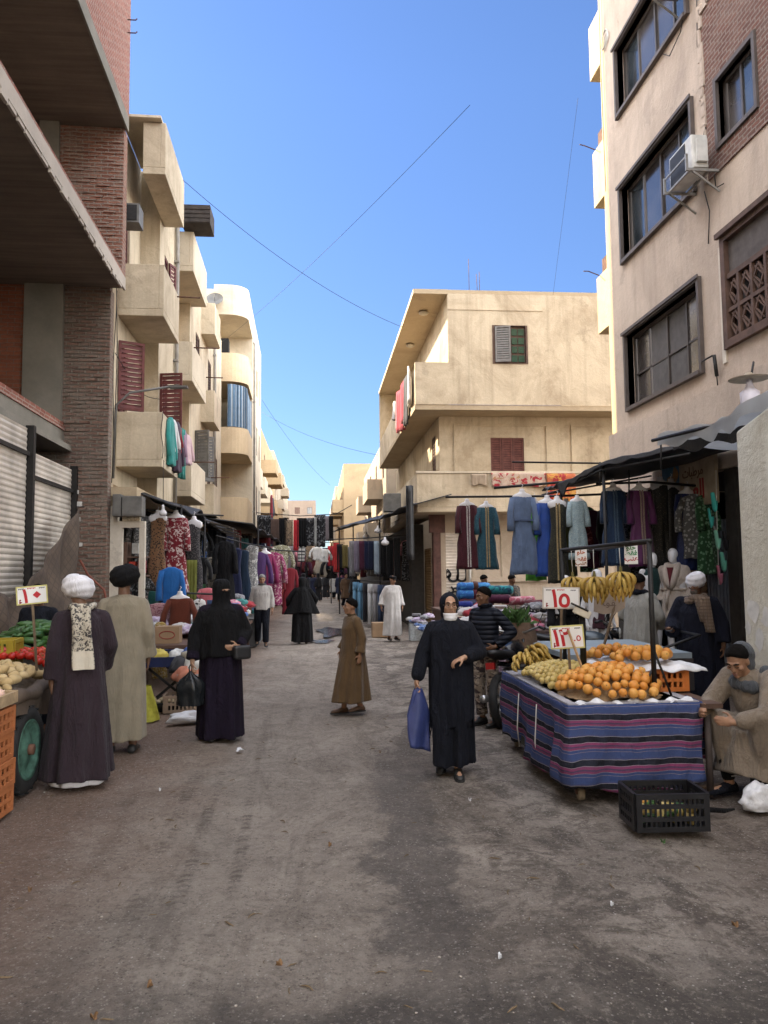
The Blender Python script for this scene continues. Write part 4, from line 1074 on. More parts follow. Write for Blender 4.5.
# the back of a figure facing -y is +y; picture-left is +x for a figure seen from behind
q2 = MB(Matrix.Scale(1.03, 4))
def sc2(a, b):
    x, y, z = sc(a, b); return (-x, y, z)
q2.grid(sc2, 10, 24)
so_ = q2.build('scarf', PATS, p1); sm_ = so_.modifiers.new('Solid', 'SOLIDIFY'); sm_.thickness = .014
q2 = MB(Matrix.Scale(1.03, 4)); q2.grid(lambda a, b: (lambda v: (v[0], v[1]+.017, v[2]))(sc2(a, .72+.285*b)), 8, 8); q2.build('scarf_end', cloth('cream fringe', (.52,.47,.38), .9, fold=.3), so_)
q2 = MB(Matrix.Scale(1.03, 4)); q2.tube([(.09*math.cos(t*.35+.2)*1.05, .02+.085*math.sin(t*.35+.2), 1.475+.012*math.sin(t)) for t in range(17)], .026, 8); q2.build('scarf_collar', PATS, so_)
for k in 'LR': shoe(pp, 1.03, p1, k, RUBW)

# 2 man in tan robe and black turban
c = Vector((-1.99, 8.12, 0)); rz = PI + towards(c) - .1
pp = pose(elL=(.215,.05,1.12), wrL=(.225,.0,.87), elR=(-.22,.04,1.12), wrR=(-.225,-.04,.88), shL=(.165,.01,1.39), shR=(-.165,.01,1.39), turn=.25, nod=.05)
p2_ = person('man seen from behind in a long tan robe and bulky black turban', c, rz, 1.08, pp, SK2, .009)
TAN = cloth('tan wool', (.25,.215,.155), .9, fold=.35)
finish_robe(robe_mesh(pp, 1.08, .13, hemr=(.225,.19), hip=(.205,.16), waist=(.19,.145), chest=(.2,.14), folds=4, famp=.035, seed=5, sleeve=(.07,.07,.088), cuff=.07), 'robe', TAN, p2_)
turban(pp, 1.08, p2_, BLK, .135, .092, 4, .1)
for k in 'LR': shoe(pp, 1.08, p2_, k, SHOEB)

# 2b man half hidden behind the vegetable cart
c = Vector((-3.25, 9.3, 0)); pp = pose(turn=.9, nod=.1)
pv = person('vegetable seller in a dark jacket half hidden behind the white turbaned man', c, -.3, .98, pp, SK2, .012)
finish_robe(robe_mesh(pp, .98, .7, hemr=(.23,.17), seed=2), 'jacket', NAVY, pv, .018); hair_cap(pp, .98, pv)
finish_robe(robe_mesh(pp, .96, .1, hemr=(.2,.16), hip=(.19,.14), waist=(.17,.11), chest=(.17,.1), sleeves='', seed=4), 'robe', NAVY, pv, .025)

# 3 niqab woman
c = Vector((-1.07, 8.66, 0)); rz = towards(c) + .1
pp = pose(elL=(.27,.03,1.14), wrL=(.17,-.16,1.0), hdL=(-1,-.3,-.1), elR=(-.27,.03,1.13), wrR=(-.31,-.06,.85), hdR=(0,-.1,-1), turn=.42)
s_ = 1.0
p3 = person('woman veiled in black with only her eyes showing, carrying a black plastic bag', c, rz, s_, pp, SK3, .009, curlR=.9, face=False)
finish_robe(robe_mesh(pp, s_, .02, hemr=(.235,.24), hip=(.215,.18), waist=(.2,.16), chest=(.2,.15), folds=6, famp=.05, seed=7, sleeve=(.075,.07,.075)), 'robe', BLKP, p3)
def veil(pp, s_, root, bot=.95, w=(.30,.22), seed=0, mat_=BLK, front=-.0, name='veil', face=None, back=.012, flare=1.0, fringe=0, hd=.118):
    q = MB(Matrix.Scale(s_, 4)); rr = random.Random(seed); ph = [rr.uniform(0,6) for _ in range(4)]
    hx, hy, hz = pp['head']; n = 48
    prof = [(hz+.135,.03,.03,0),(hz+.128,.062,.07,0),(hz+.105,.088,.10,0),(hz+.06,.1,.118,0),(hz+.0,.1,.12,0),(hz-.07,.094,.112,.1),(hz-.13,.105,.11,.2),
            (hz-.175,.14,.13,.3),(hz-.22,.195,.155,.35),(hz-.32,.235,.175,.5)]
    z1 = hz-.32
    for t in (.3,.6,.85,1.0): prof.append((z1+(bot-z1)*t, .235+(w[0]-.235)*t, .175+(w[1]-.175)*t, .5+.5*t))
    rings = []
    for z, rx, ry, f in prof:
        rings.append([(hx+rx*(1+.09*f*(math.sin(6*2*PI*j/n+ph[0])+.6*math.sin(11*2*PI*j/n+ph[1])))*math.cos(2*PI*j/n),
                       hy+back*(1 if z > hz-.1 else .5)+ry*(1+.09*f*(math.sin(6*2*PI*j/n+ph[0])+.6*math.sin(11*2*PI*j/n+ph[1])))*math.sin(2*PI*j/n),
                       z+(.02*math.sin(2*2*PI*j/n+ph[2])+.012*math.sin(5*2*PI*j/n))*f) for j in range(n)])
    q.rings(rings)
    return q
q = veil(pp, s_, p3, .88, (.245,.195), 1); q.T = Matrix.Scale(s_, 4)
chain(q, [Vector(pp['shR'])+Vector((0,0,-.05)), pp['elR'], Vector(pp['elR']).lerp(Vector(pp['wrR']),.6)], [.085,.085,.075])
chain(q, [Vector(pp['shL'])+Vector((0,0,-.05)), pp['elL'], Vector(pp['elL']).lerp(Vector(pp['wrL']),.5)], [.085,.085,.08])
finish_robe(q, 'veil', BLK, p3, .012)
T = Matrix.Scale(s_, 4) @ headmat(pp)
q = MB(T); q.ball((0,-.099,.012), (.05,.016,.0125), 16, 8); ef = q.build('eye_slit', SK3, p3)
for x in (-1, 1):
    q = MB(T); q.ball((x*.027,-.114,.012), (.013,.004,.007), 10, 6); q.build('eye', PUP, p3)
q = MB(Matrix.Scale(s_, 4)); q.boxc((.2,-.2,.94), (.2,.1,.15), Matrix.Rotation(.3,3,'Z')); hb = q.build('handbag', plain('black leather bag', (.02,.02,.022), .4), None); hb.matrix_world = p3.matrix_basis if False else Matrix.Translation(c) @ Matrix.Rotation(rz, 4, 'Z')
bevel(hb, .03, 3); tag(hb, 'small black handbag under the veiled woman\'s arm', 'handbag')
q = MB(); 
def bagfn(a, b):
    th = 2*PI*a; z = .36*b; rb = .155*math.sin(min(1, (1-b)*1.35+.08)*PI*.62)**.8*(1 if b < .75 else 1-(b-.75)*2.6)
    k = 1+.09*math.sin(5*th+b*3)+.05*math.sin(9*th)
    return (max(.01, rb)*k*math.cos(th)*.95, max(.01, rb)*k*.7*math.sin(th), z-.0)
q.grid(bagfn, 36, 16)
hp = Matrix.Translation(c) @ Matrix.Rotation(rz, 4, 'Z') @ Vector((-.33,-.08,.79))
kb = q.build('plastic_bag', plain('black polythene', (.012,.014,.016), .22, 0, .2, 9, .5, 22), None, (hp.x, hp.y, hp.z-.40)); tag(kb, 'bulging shiny black plastic bag in the veiled woman\'s hand', 'bag')
q = MB(); q.tube([(-.01,0,.34),(-.015,.0,.40),(.0,.0,.43),(.015,.0,.40),(.01,0,.34)], .008, 6); q.build('handle', plain('black polythene'[:] + ' handle', (.012,.013,.015), .3), kb)
for k in 'LR': shoe(pp, s_, p3, k, SHOEB)

# 4 man in grey jumper
def trousers(pp, s_, root, mat_, r=(.105,.08,.07), name='trousers', vox=.014, end=.06):
    q = MB(Matrix.Scale(s_, 4)); V = {k: Vector(v) if isinstance(v, tuple) else v for k, v in pp.items()}
    for k in 'LR':
        a, b, c_ = V['hip'+k], V['knee'+k], V['ank'+k]; e = b.lerp(c_, 1-end)
        chain(q, [a, a.lerp(b,.5), b, b.lerp(e,.6)], [r[0], r[0]*.93, r[1], r[1]*.97]); q.tube([b.lerp(e,.6), e], [r[1]*.97, r[2]], 16)
        capsule(q, V['pelvis']+Vector((0,0,.04)), a, .125, r[0])
    return finish_robe(q, name, mat_, root, vox, 3)
def jumper(pp, s_, root, mat_, name='jumper', hemz=.88, seed=0, r=(.205,.14), sl=(.068,.06,.05), vox=.013, famp=.02, hang=.3):
    q = robe_mesh(pp, s_, hemz, chest=r, waist=(r[0]*.95,r[1]*.97), hip=(r[0]*.97,r[1]*1.02), hemr=(r[0]*.98,r[1]*1.02), folds=5, famp=famp, seed=seed, sleeve=sl, cuff=.02, hang=hang)
    return finish_robe(q, name, mat_, root, vox)
c = Vector((-1.36, 18.9, 0)); rz = towards(c)
walk = dict(kneeL=(.09,-.10,.49), ankL=(.09,-.06,.10), kneeR=(-.09,.0,.48), ankR=(-.1,.20,.13), elL=(.24,.05,1.13), wrL=(.25,-.02,.90), elR=(-.25,.06,1.13), wrR=(-.27,.03,.9))
pp = pose(**walk, nod=.25, turn=.1); s_ = 1.02
p4 = person('grey haired man in a pale grey jumper and dark trousers walking towards the camera', c, rz, s_, pp, SK1, .011)
jumper(pp, s_, p4, cloth('pale grey wool', (.38,.36,.34), .9, fold=.4), r=(.195,.14)); trousers(pp, s_, p4, NAVY)
hair_cap(pp, s_, p4, mat_=plain('grey hair', (.2,.19,.18), .8, 0, .4, 40)); face_parts(pp, s_, p4)
q = MB(Matrix.Scale(s_, 4)); q.tube([(.075*math.cos(t*PI/6), .0+.075*math.sin(t*PI/6), 1.49) for t in range(13)], .02, 8); q.build('collar', plain('dark grey scarf', (.08,.08,.075), .9), p4)
for k in 'LR': shoe(pp, s_, p4, k, SHOEB)

# 5 woman in billowing black, walking away
c = Vector((-.4, 19.6, 0)); pp = pose(elL=(.36,.0,1.15), wrL=(.34,-.14,.98), elR=(-.36,.0,1.15), wrR=(-.3,-.14,1.0), kneeL=(.1,-.1,.48), ankL=(.1,.1,.1)); s_ = .97
p5 = person('woman in a billowing black cloak walking away in the middle of the street', c, PI+.1, s_, pp, SK3, .014)
finish_robe(robe_mesh(pp, s_, .05, hemr=(.27,.24), hip=(.24,.18), seed=11, folds=5, famp=.05), 'robe', BLK, p5, .018)
q = veil(pp, s_, p5, .78, (.46,.26), 5); finish_robe(q, 'veil', BLK, p5, .015)
for k in 'LR': shoe(pp, s_, p5, k, SHOEB)

# 6 boy in brown robe, in profile to the left
c = Vector((.43, 9.95, 0)); rz = R(-68); s_ = .845
pp = pose(kneeL=(.08,-.12,.48), ankL=(.08,.1,.12), kneeR=(-.08,-.03,.48), ankR=(-.09,-.1,.085), elL=(.24,.06,1.13), wrL=(.25,.02,.9), elR=(-.24,.03,1.13), wrR=(-.26,-.06,.92), turn=-.15, nod=-.03, head=(0,-.02,1.595))
p6 = person('boy in a long brown robe and sandals walking alone mid street, seen in profile', c, rz, s_, pp, SK1, .007, curlR=.6)
BROWN = cloth('ochre brown wool', (.105,.064,.029), .9, fold=.35)
finish_robe(robe_mesh(pp, s_, .17, hemr=(.21,.29), hip=(.2,.18), waist=(.19,.15), chest=(.195,.15), folds=4, famp=.045, seed=13, sleeve=(.07,.07,.085), cuff=.06, hemc=(0,-.02)), 'robe', BROWN, p6, .011)
hair_cap(pp, s_, p6, 58, 98, 124, 1.14); face_parts(pp, s_, p6)
q = MB(Matrix.Scale(s_, 4)); q.tube([(.068*math.cos(t*PI/6), .0+.068*math.sin(t*PI/6), 1.48) for t in range(13)], .012, 6); q.build('collar', BROWN, p6)
for k in 'LR': shoe(pp, s_, p6, k, SHOEN, 'sandal', plain('black rubber sole', (.03,.03,.03), .7))

# 7 man in white robe and dark cap
c = Vector((1.95, 20.1, 0)); rz = towards(c)+.35; s_ = .98
pp = pose(elL=(.25,.06,1.13), wrL=(.27,.0,.9), elR=(-.29,.05,1.14), wrR=(-.33,.0,.92), turn=.3, nod=.25)
p7 = person('man in a long white robe and dark flat cap strolling by the shop shutters', c, rz, s_, pp, SK1, .011)
LGR = cloth('off white cotton robe', (.50,.48,.46), .9, fold=.45)
finish_robe(robe_mesh(pp, s_, .13, hemr=(.245,.21), folds=6, famp=.05, seed=21, hip=(.215,.175), waist=(.2,.16), chest=(.2,.145), sleeve=(.07,.07,.09), cuff=.06), 'robe', LGR, p7, .014)
face_parts(pp, s_, p7); T = Matrix.Scale(s_, 4) @ headmat(pp)
q = MB(T); q.lathe([(.07,.11),(.095,.10),(.1,.075),(.084,.045),(.08,.04)], 20, (0,.01,0)); q.box(-.06,.06,-.14,-.06,.045,.055); q.build('cap', BLK, p7)
for k in 'LR': shoe(pp, s_, p7, k, SHOEB)

# 8 woman with glasses and lowered mask
c = Vector((1.19, 6.92, 0)); rz = towards(c)+.04; s_ = .925
pp = pose(elR=(-.27,.0,1.14), wrR=(-.33,-.10,.90), hdR=(-.1,-.15,-1), elL=(.28,.0,1.15), wrL=(.12,-.21,1.12), hdL=(-.92,-.25,-.32), hnL=(0,.2,-1), hsL=(-.1,-1,.25), turn=.12, nod=-.06,
          kneeL=(.07,-.08,.49), ankL=(.05,-.12,.085), kneeR=(-.08,.0,.48), ankR=(-.1,.10,.11), head=(0,-.02,1.6), footL=(.05,-1,0))
p8 = person('woman in layered black robes with glasses and a lowered white mask', c, rz, s_, pp, SK3, .007, curlR=.9, curlL=.5, handk=1.0)
finish_robe(robe_mesh(pp, s_, .10, hemr=(.19,.25), hip=(.2,.2), waist=(.19,.155), chest=(.195,.15), folds=5, famp=.06, seed=31, sleeve=(.07,.066,.058), cuff=.02), 'robe', NAVY, p8, .012)
# shawl: leaves the face free
q = MB(Matrix.Scale(s_, 4) @ headmat(pp)); q.ball((0,.034,.024), (.097,.104,.115), 24, 16); q.ball((0,.05,-.07), (.088,.085,.09), 18, 12)
q.T = Matrix.Scale(s_, 4); hx, hy, hz = pp['head']; n = 52; rings = []; rr = random.Random(3)
for z, rx, ry, f, oy in ((hz-.105,.07,.062,.0,.02),(hz-.13,.095,.095,.1,.0),(hz-.165,.14,.125,.2,.0),(hz-.215,.19,.15,.3,0),(1.25,.21,.165,.5,0),(1.0,.212,.18,.7,0),(.8,.212,.19,.85,0),(.56,.21,.195,1,0),(.5,.205,.19,1,0)):
    rings.append([(hx+rx*(1+.09*f*(math.sin(7*2*PI*j/n)+.6*math.sin(12*2*PI*j/n+1)))*math.cos(2*PI*j/n), hy+oy+ry*(1+.09*f*(math.sin(7*2*PI*j/n)+.6*math.sin(12*2*PI*j/n+1)))*math.sin(2*PI*j/n), z+.05*f*math.sin(2*PI*j/n+.8)*1.0) for j in range(n)])
q.rings(rings)
chain(q, [Vector(pp['shR'])+Vector((0,0,-.04)), pp['elR'], Vector(pp['elR']).lerp(Vector(pp['wrR']),.8)], [.078,.075,.07]); chain(q, [Vector(pp['shL'])+Vector((0,0,-.04)), pp['elL'], Vector(pp['elL']).lerp(Vector(pp['wrL']),.72)], [.078,.078,.068])
shw = finish_robe(q, 'shawl', NAVY, p8, .010, 4)
q = MB(Matrix.Scale(s_, 4)); rr = random.Random(9)
for k in range(46):
    a = rr.uniform(0, 2*PI); x = hx+.207*math.cos(a); y = hy+.19*math.sin(a); z = .53+.05*math.sin(a+.8); l = rr.uniform(.08,.17)
    q.tube([(x,y,z),(x*1.03,y*1.03,z-l*.5),(x*1.03+rr.uniform(-.02,.02),y*1.03,z-l)], [.006,.004,.002], 4)
q.build('fringe', NAVY, shw)
face_parts(pp, s_, p8, True, None, .002, False)
T = Matrix.Scale(s_, 4) @ headmat(pp)
q = MB(T)
for x in (-1, 1): q.tube([(x*.031+.024*math.cos(t*PI/7), -.1035+.004*abs(math.cos(t*PI/7)), .004+.019*math.sin(t*PI/7)) for t in range(15)], .0022, 5)
q.tube([(-.008,-.104,.008),(0,-.107,.01),(.008,-.104,.008)], .002, 5)
for x in (-1, 1): q.tube([(x*.055,-.098,.008),(x*.074,-.04,.01)], .002, 5)
q.build('glasses', plain('brown spectacle frame', (.08,.04,.02), .3), p8)
q = MB(T)
q.grid(lambda a, b: (.064*math.sin((a-.5)*PI*.98)*(1-.12*b), -.024-.064*math.cos((a-.5)*PI*.98)*(1+.12*math.sin(b*PI))-.003*math.sin(b*PI*4), -.066-.066*b-.010*math.cos((a-.5)*PI)), 16, 8)
o = q.build('face_mask', plain('white mask cloth', (.72,.72,.73), .8, 0, .08), p8); sm_ = o.modifiers.new('Solid', 'SOLIDIFY'); sm_.thickness = .008
q = MB(T); q.ball((0,-.0925,-.056), (.02,.006,.006), 10, 6); q.build('mouth', LIP, p8)
hp = Matrix.Translation(c) @ Matrix.Rotation(rz, 4, 'Z') @ (Vector((-.34,-.12,.80))*s_)
q = MB()
def fbag(a, b):
    w_ = .07+.13*min(1, b*2.4); tw = .35*b
    x = (a-.5)*w_+.03*b; y = .02*math.sin(a*6+b*4)*(.5+b)+(a-.5)*.06
    return (x, y, -.48*b+.03*math.sin(a*3)*(1-b)-(.06*a if b > .9 else 0))
q.grid(fbag, 12, 16); o = q.build('shopping_bag', plain('blue plastic', (.035,.05,.16), .42, 0, .25, 7, .4, 18), None, hp); o.rotation_euler = (0,0,rz+.2)
sm_ = o.modifiers.new('Solid', 'SOLIDIFY'); sm_.thickness = .03; tag(o, 'limp blue carrier bag hanging from the hand of the woman with glasses', 'bag')
for k in 'LR': shoe(pp, s_, p8, k, SHOEB, 'sandal', plain('black rubber sole', (.03,.03,.03), .7))

# 9 boy in puffer jacket and camouflage trousers
c = Vector((1.97, 9.0, 0)); rz = R(-52); s_ = .93
pp = pose(turn=-.25, nod=.08, elL=(.33,.12,1.16), wrL=(.20,-.06,.98), hdL=(-.8,-.4,-.3), elR=(-.25,.04,1.13), wrR=(-.24,-.08,.92), ankL=(.12,.03,.085), kneeL=(.12,-.03,.48), head=(0,-.03,1.6))
p9 = person('boy in a quilted navy jacket and camouflage trousers standing behind the woman with glasses', c, rz, s_, pp, SK2, .008)
trousers(pp, s_, p9, cloth('camouflage cotton', (.19,.15,.115), .9, 'camo', (.03,.02,.02), 13, .4, col3=(.30,.25,.2)), (.095,.078,.076))
q = robe_mesh(pp, s_, .86, chest=(.19,.145), waist=(.185,.145), hip=(.185,.145), hemr=(.175,.14), folds=3, famp=.01, sleeve=(.074,.07,.058), cuff=.0, hang=0)
jm, ntj, bj = _new('quilted nylon'); v = _pos(ntj, False); spj = _n(ntj, 'ShaderNodeSeparateXYZ'); ntj.links.new(v, spj.inputs[0])
bj.inputs['Base Color'].default_value = (.006,.008,.015,1); bj.inputs['Roughness'].default_value = .6; bj.inputs['Specular IOR Level'].default_value = .2
_bump(ntj, bj, _math(ntj, 'ABSOLUTE', _math(ntj, 'SINE', _math(ntj, 'MULTIPLY', spj.outputs[2], PI/.055))), 1.0, .012)
finish_robe(q, 'puffer_jacket', jm, p9, .011)
q = MB(Matrix.Scale(s_, 4)); q.tube([(.072*math.cos(t*PI/6), .005+.075*math.sin(t*PI/6), 1.49) for t in range(13)], .026, 8); q.build('collar', jm, p9)
hair_cap(pp, s_, p9, 56, 98, 124, 1.14); face_parts(pp, s_, p9)
for k in 'LR': shoe(pp, s_, p9, k, SHOEB, 'shoe', SHOEB)

# 10 man in grey robe with his back turned, by the motorbike
c = P(641, 640, 10.6); c.z = 0; s_ = 1.0
pp = pose(elL=(.27,-.02,1.13), wrL=(.2,-.22,1.0), hdL=(-.3,-1,-.2), elR=(-.27,-.02,1.13), wrR=(-.2,-.22,1.0), hdR=(.3,-1,-.2), nod=.3, turn=.1)
p10 = person('man in a pale grey robe with a dark scarf bending over by the motorbike', c, PI-.9, s_, pp, SK2, .011)
finish_robe(robe_mesh(pp, s_, .1, hemr=(.27,.22), folds=6, famp=.04, seed=41, hip=(.24,.19), waist=(.23,.17), chest=(.23,.16), sleeve=(.09,.085,.09)), 'robe', cloth('pale grey robe cloth', (.30,.295,.27), .9, fold=.4), p10, .014)
hair_cap(pp, s_, p10); wrap_scarf(pp, s_, p10, NAVY, turns=1, thick=.035)
for k in 'LR': shoe(pp, s_, p10, k, SHOEB)

# 11 man in dark robe, white turban and checked scarf
c = P(698, 640, 8.9); c.z = .0; s_ = 1.0; rz = towards(c)-.12
pp = pose(elL=(.27,.03,1.13), wrL=(.28,-.02,.9), elR=(-.28,.0,1.14), wrR=(-.25,-.25,1.06), hdR=(-.1,-1,.05), hnR=(0,0,1), hsR=(-1,0,0), nod=.12, turn=-.25)
p11 = person('man in navy robe, white turban and checked brown scarf standing before the shop', c, rz, s_, pp, SK2, .008, curlR=.5)
finish_robe(robe_mesh(pp, s_, .04, hemr=(.28,.22), folds=5, famp=.04, seed=43, hip=(.25,.18), waist=(.235,.16), chest=(.225,.155), sleeve=(.085,.085,.09)), 'robe', cloth('midnight navy wool', (.006,.0075,.017), .9, fold=.7, sheen=0), p11, .013)
turban(pp, s_, p11, WHT, .112, .082, 7, .02); face_parts(pp, s_, p11)
T = Matrix.Scale(s_, 4) @ headmat(pp); q = MB(T); q.ball((0,-.07,-.075), (.045,.034,.04), 14, 10); q.ball((0,-.093,-.043), (.028,.01,.006), 10, 6); q.build('beard', plain('short grey beard', (.10,.085,.075), .9, 0, .5, 60), p11)
CHK = cloth('checked brown scarf', (.20,.145,.105), .9, 'plaid', (.13,.09,.065), 26, .7)
s11 = wrap_scarf(pp, s_, p11, CHK, (.105,.105), -.045, .036, 2, 2)
q = MB(Matrix.Scale(s_, 4))
for x, l, dy in ((.10,.42,-.135), (.045,.3,-.13)):
    q.grid(lambda a, b: ((a-.5)*.12*(1-.15*b)+x+.06*b, dy-.03-.02*math.sin(b*2.5)+.012*math.sin(a*8), 1.47-l*b), 8, 12)
o = q.build('scarf_end', CHK, s11); sm_ = o.modifiers.new('Solid', 'SOLIDIFY'); sm_.thickness = .02
hp = Matrix.Translation(c) @ Matrix.Rotation(rz, 4, 'Z') @ (Vector((-.26,-.36,1.085))*s_)
q = MB(); q.boxc((0,0,0), (.07,.14,.01)); o = q.build('phone', plain('black phone', (.01,.01,.012), .15), None, hp); o.rotation_euler = (.2,0,rz); bevel(o, .004); tag(o, 'dark phone in the hand of the man in the navy robe', 'phone')
for k in 'LR': shoe(pp, s_, p11, k, SHOEB)

# 12 crouching fruit seller
c = Vector((3.47, 5.95, 0)); s_ = 1.03; rz = R(-66)
pp = pose(pelvis=(0,.22,.42), hipL=(.1,.2,.40), hipR=(-.1,.2,.40), kneeL=(.2,-.20,.58), kneeR=(-.14,-.22,.56), ankL=(.16,-.14,.1), ankR=(-.12,-.17,.1), footL=(.15,-1,0), footR=(-.1,-1,0),
          chest=(0,.06,.74), shL=(.18,-.02,.89), shR=(-.18,-.02,.88), neck=(0,-.05,.92), head=(0,-.165,1.03), nod=.5, turn=.2,
          elL=(.27,-.2,.66), wrL=(.10,-.36,.60), hdL=(-.5,-.8,.1), hnL=(-.9,.35,0), hsL=(0,0,1), elR=(-.27,-.18,.66), wrR=(-.16,-.40,.64), hdR=(.5,-.8,.15), hnR=(.9,.3,0), hsR=(0,0,1))
p12 = person('young man in a beige robe and grey hooded scarf crouching beside the fruit cart', c, rz, s_, pp, SK1, .007, curlL=.55, curlR=.55)
q = MB(Matrix.Scale(s_, 4)); V = {k: Vector(v) if isinstance(v, tuple) else v for k, v in pp.items()}
chain(q, [V['pelvis'], (V['pelvis']+V['chest'])/2, V['chest']+Vector((0,-.01,.02)), V['neck']+Vector((0,.01,-.06))], [.21,.195,.185,.12], 20)
for k in 'LR':
    capsule(q, V['chest']+Vector((.06 if k == 'L' else -.06,-.02,.06)), V['sh'+k], .13, .088)
    chain(q, [V['sh'+k], V['el'+k], V['el'+k].lerp(V['wr'+k],.75)], [.088,.078,.066]); chain(q, [V['hip'+k]+Vector((0,0,.02)), V['hip'+k].lerp(V['knee'+k],.5)+Vector((0,0,-.01)), V['knee'+k]], [.15,.128,.095])
    chain(q, [V['knee'+k], V['knee'+k].lerp(V['ank'+k],.4)+Vector((0,.03,0)), V['knee'+k].lerp(V['ank'+k],.72)+Vector((0,.05,0))], [.095,.1,.095])
rings = []
for t in range(6):      # skirt of the robe slung between and behind the knees
    z = .5-.065*t; rings.append([(.02+(.27+.02*t)*(1+.03*math.sin(9*2*PI*j/36))*math.cos(2*PI*j/36), .04+(.27+.012*t)*(1+.04*math.sin(7*2*PI*j/36))*math.sin(2*PI*j/36), z+.03*math.sin(3*2*PI*j/36)) for j in range(36)])
q.rings(rings)
BEI = cloth('beige checked wool', (.225,.18,.135), .9, 'plaid', (.205,.162,.12), 30, .8)
finish_robe(q, 'robe', BEI, p12, .012, 4)
q = MB(Matrix.Scale(s_, 4))
for k in 'LR': chain(q, [V['knee'+k], V['knee'+k].lerp(V['ank'+k],.9)], [.065,.05])
o = q.build('trousers', BLK, p12)
GRH = cloth('slate grey knit', (.065,.072,.082), .95, fold=.6)
q = MB(Matrix.Scale(s_, 4) @ headmat(pp)); q.ball((0,.108,.0), (.088,.075,.105), 24, 16); q.ball((0,.07,-.065), (.088,.08,.085), 18, 12)
q.T = Matrix.Scale(s_, 4)
for i in range(30):
    a = 2*PI*i/15; q.ball((.115*math.cos(a)*(1+.1*math.sin(i)), -.03+.11*math.sin(a), .862+.03*math.sin(a*1.0-.9)+.0012*i-.02), .040+.008*math.sin(i*2.1), 10, 8)
chain(q, [(.12,.0,.95),(.17,.07,.9),(.15,.17,.78)], [.05,.06,.05])
hd_ = finish_robe(q, 'hooded_scarf', GRH, p12, .010, 3)
hair_cap(pp, s_, p12, 54, 92, 110, 1.12); face_parts(pp, s_, p12, lids=True)
text('letter', 'H', Matrix.Translation(V['head']) @ Matrix.Rotation(pp['nod'],4,'X') @ Matrix.Translation((-.0955,.06,.04)) @ Matrix.Rotation(R(-90),4,'Z') @ STAND, .06, BLACKP, hd_, .006)
for k in 'LR':
    q = MB(Matrix.Scale(s_, 4)); a = V['ank'+k]
    for z in (.15,.172): q.lathe([(.053,z-.004),(.0545,z),(.053,z+.004)], 14, (a.x, a.y+.005, 0))
    q.build('sock_stripe', WHT, p12); shoe(pp, s_, p12, k, NAVY)
q = MB(); q.boxc((0,0,.15), (.34,.3,.3)); st = q.build('stool', GREYMET, None, Matrix.Translation(c) @ Matrix.Rotation(rz,4,'Z') @ Vector((0,.28,0))); st.rotation_euler = (0,0,rz); bevel(st, .02); tag(st, 'low grey block the crouching fruit seller sits on', 'seat')

# far crowd
CROWD = [(284,597,34,'red',.72),(290,601,36,'dark',1),(318,600,47,'black',1),(326,600,52,'black',1),(334,600,50,'white',1),(304,600,44,'black',1),(312,600,56,'grey',1),(340,602,46,'navy',1),(296,600,54,'blue',1),(346,603,38,'brown',1),(279,601,48,'black',1),(330,600,62,'red',1),(355,606,33,'black',1),(250,612,25,'grey',.95)]+[(276+5*((i*5)%13)+i%3, 600, 40+((i*11)%30), ['black','navy','brown','black','dark','grey','black','white'][i%8], 1) for i in range(18)]
CC = dict(red=(.25,.03,.03), dark=(.05,.02,.03), black=(.012,.012,.014), white=(.5,.49,.47), grey=(.2,.2,.2), navy=(.015,.02,.05), blue=(.05,.09,.2), brown=(.12,.07,.04))
pp = pose(**walk)
proto = {}
for i, (px, py, Y, col, k) in enumerate(CROWD):
    g = P(px, 590, Y); g.z = 0
    veiled = col == 'black'
    lab = ['%s shopper in %s far down the street, %s' % ('veiled' if veiled else 'bareheaded', col, w_) for w_ in (('beside the clothes rails on the left','next to the abaya woman','in the thick of the crowd','on the right of the crowd','by the white dressed shopper','left of the crowd','deep in the crowd','near the right stalls','behind the cloaked woman','beside the hanging trousers','by the left rail end','deepest in the crowd','before the dark awning','at the heaped clothes table')+tuple('back rows, '+['far left','left','left of centre','centre','right of centre','right'][((j*5)%13)//2-(((j*5)%13)==12)]+[' front',' second row',' back'][((j*11)%30)//10] for j in range(18)))][i]
    key = 'v' if veiled else 'b'
    if key not in proto:
        t = thing('person', lab, 'person', g, 0, 'shoppers far down the street')
        b = body_mesh(pp, 1, face=False).build('body', SK1, t); remesh(b, .022, 1)
        q = robe_mesh(pp, 1, .1 if veiled else .5, hemr=(.26,.22)); o1 = finish_robe(q, 'clothes', cloth('crowd '+col, CC[col]), t, .025, 2)
        if veiled: o2 = finish_robe(veil(pp, 1, t, .9, (.3,.2), 3), 'veil', cloth('crowd black', CC['black']), t, .025, 2)
        else: hair_cap(pp, 1, t); trousers(pp, 1, t, NAVY, vox=.025)
        proto[key] = t
    else:
        t = copy_tree(proto[key]); t.location = g; t['label'] = lab
        for ch in t.children:
            if ch.name.startswith('clothes'): setmat(ch, cloth('crowd '+col, CC[col]))
    t.scale = (k,)*3; t.rotation_euler = (0,0,rnd.choice([0,PI,.5,PI-.4,-.6]))
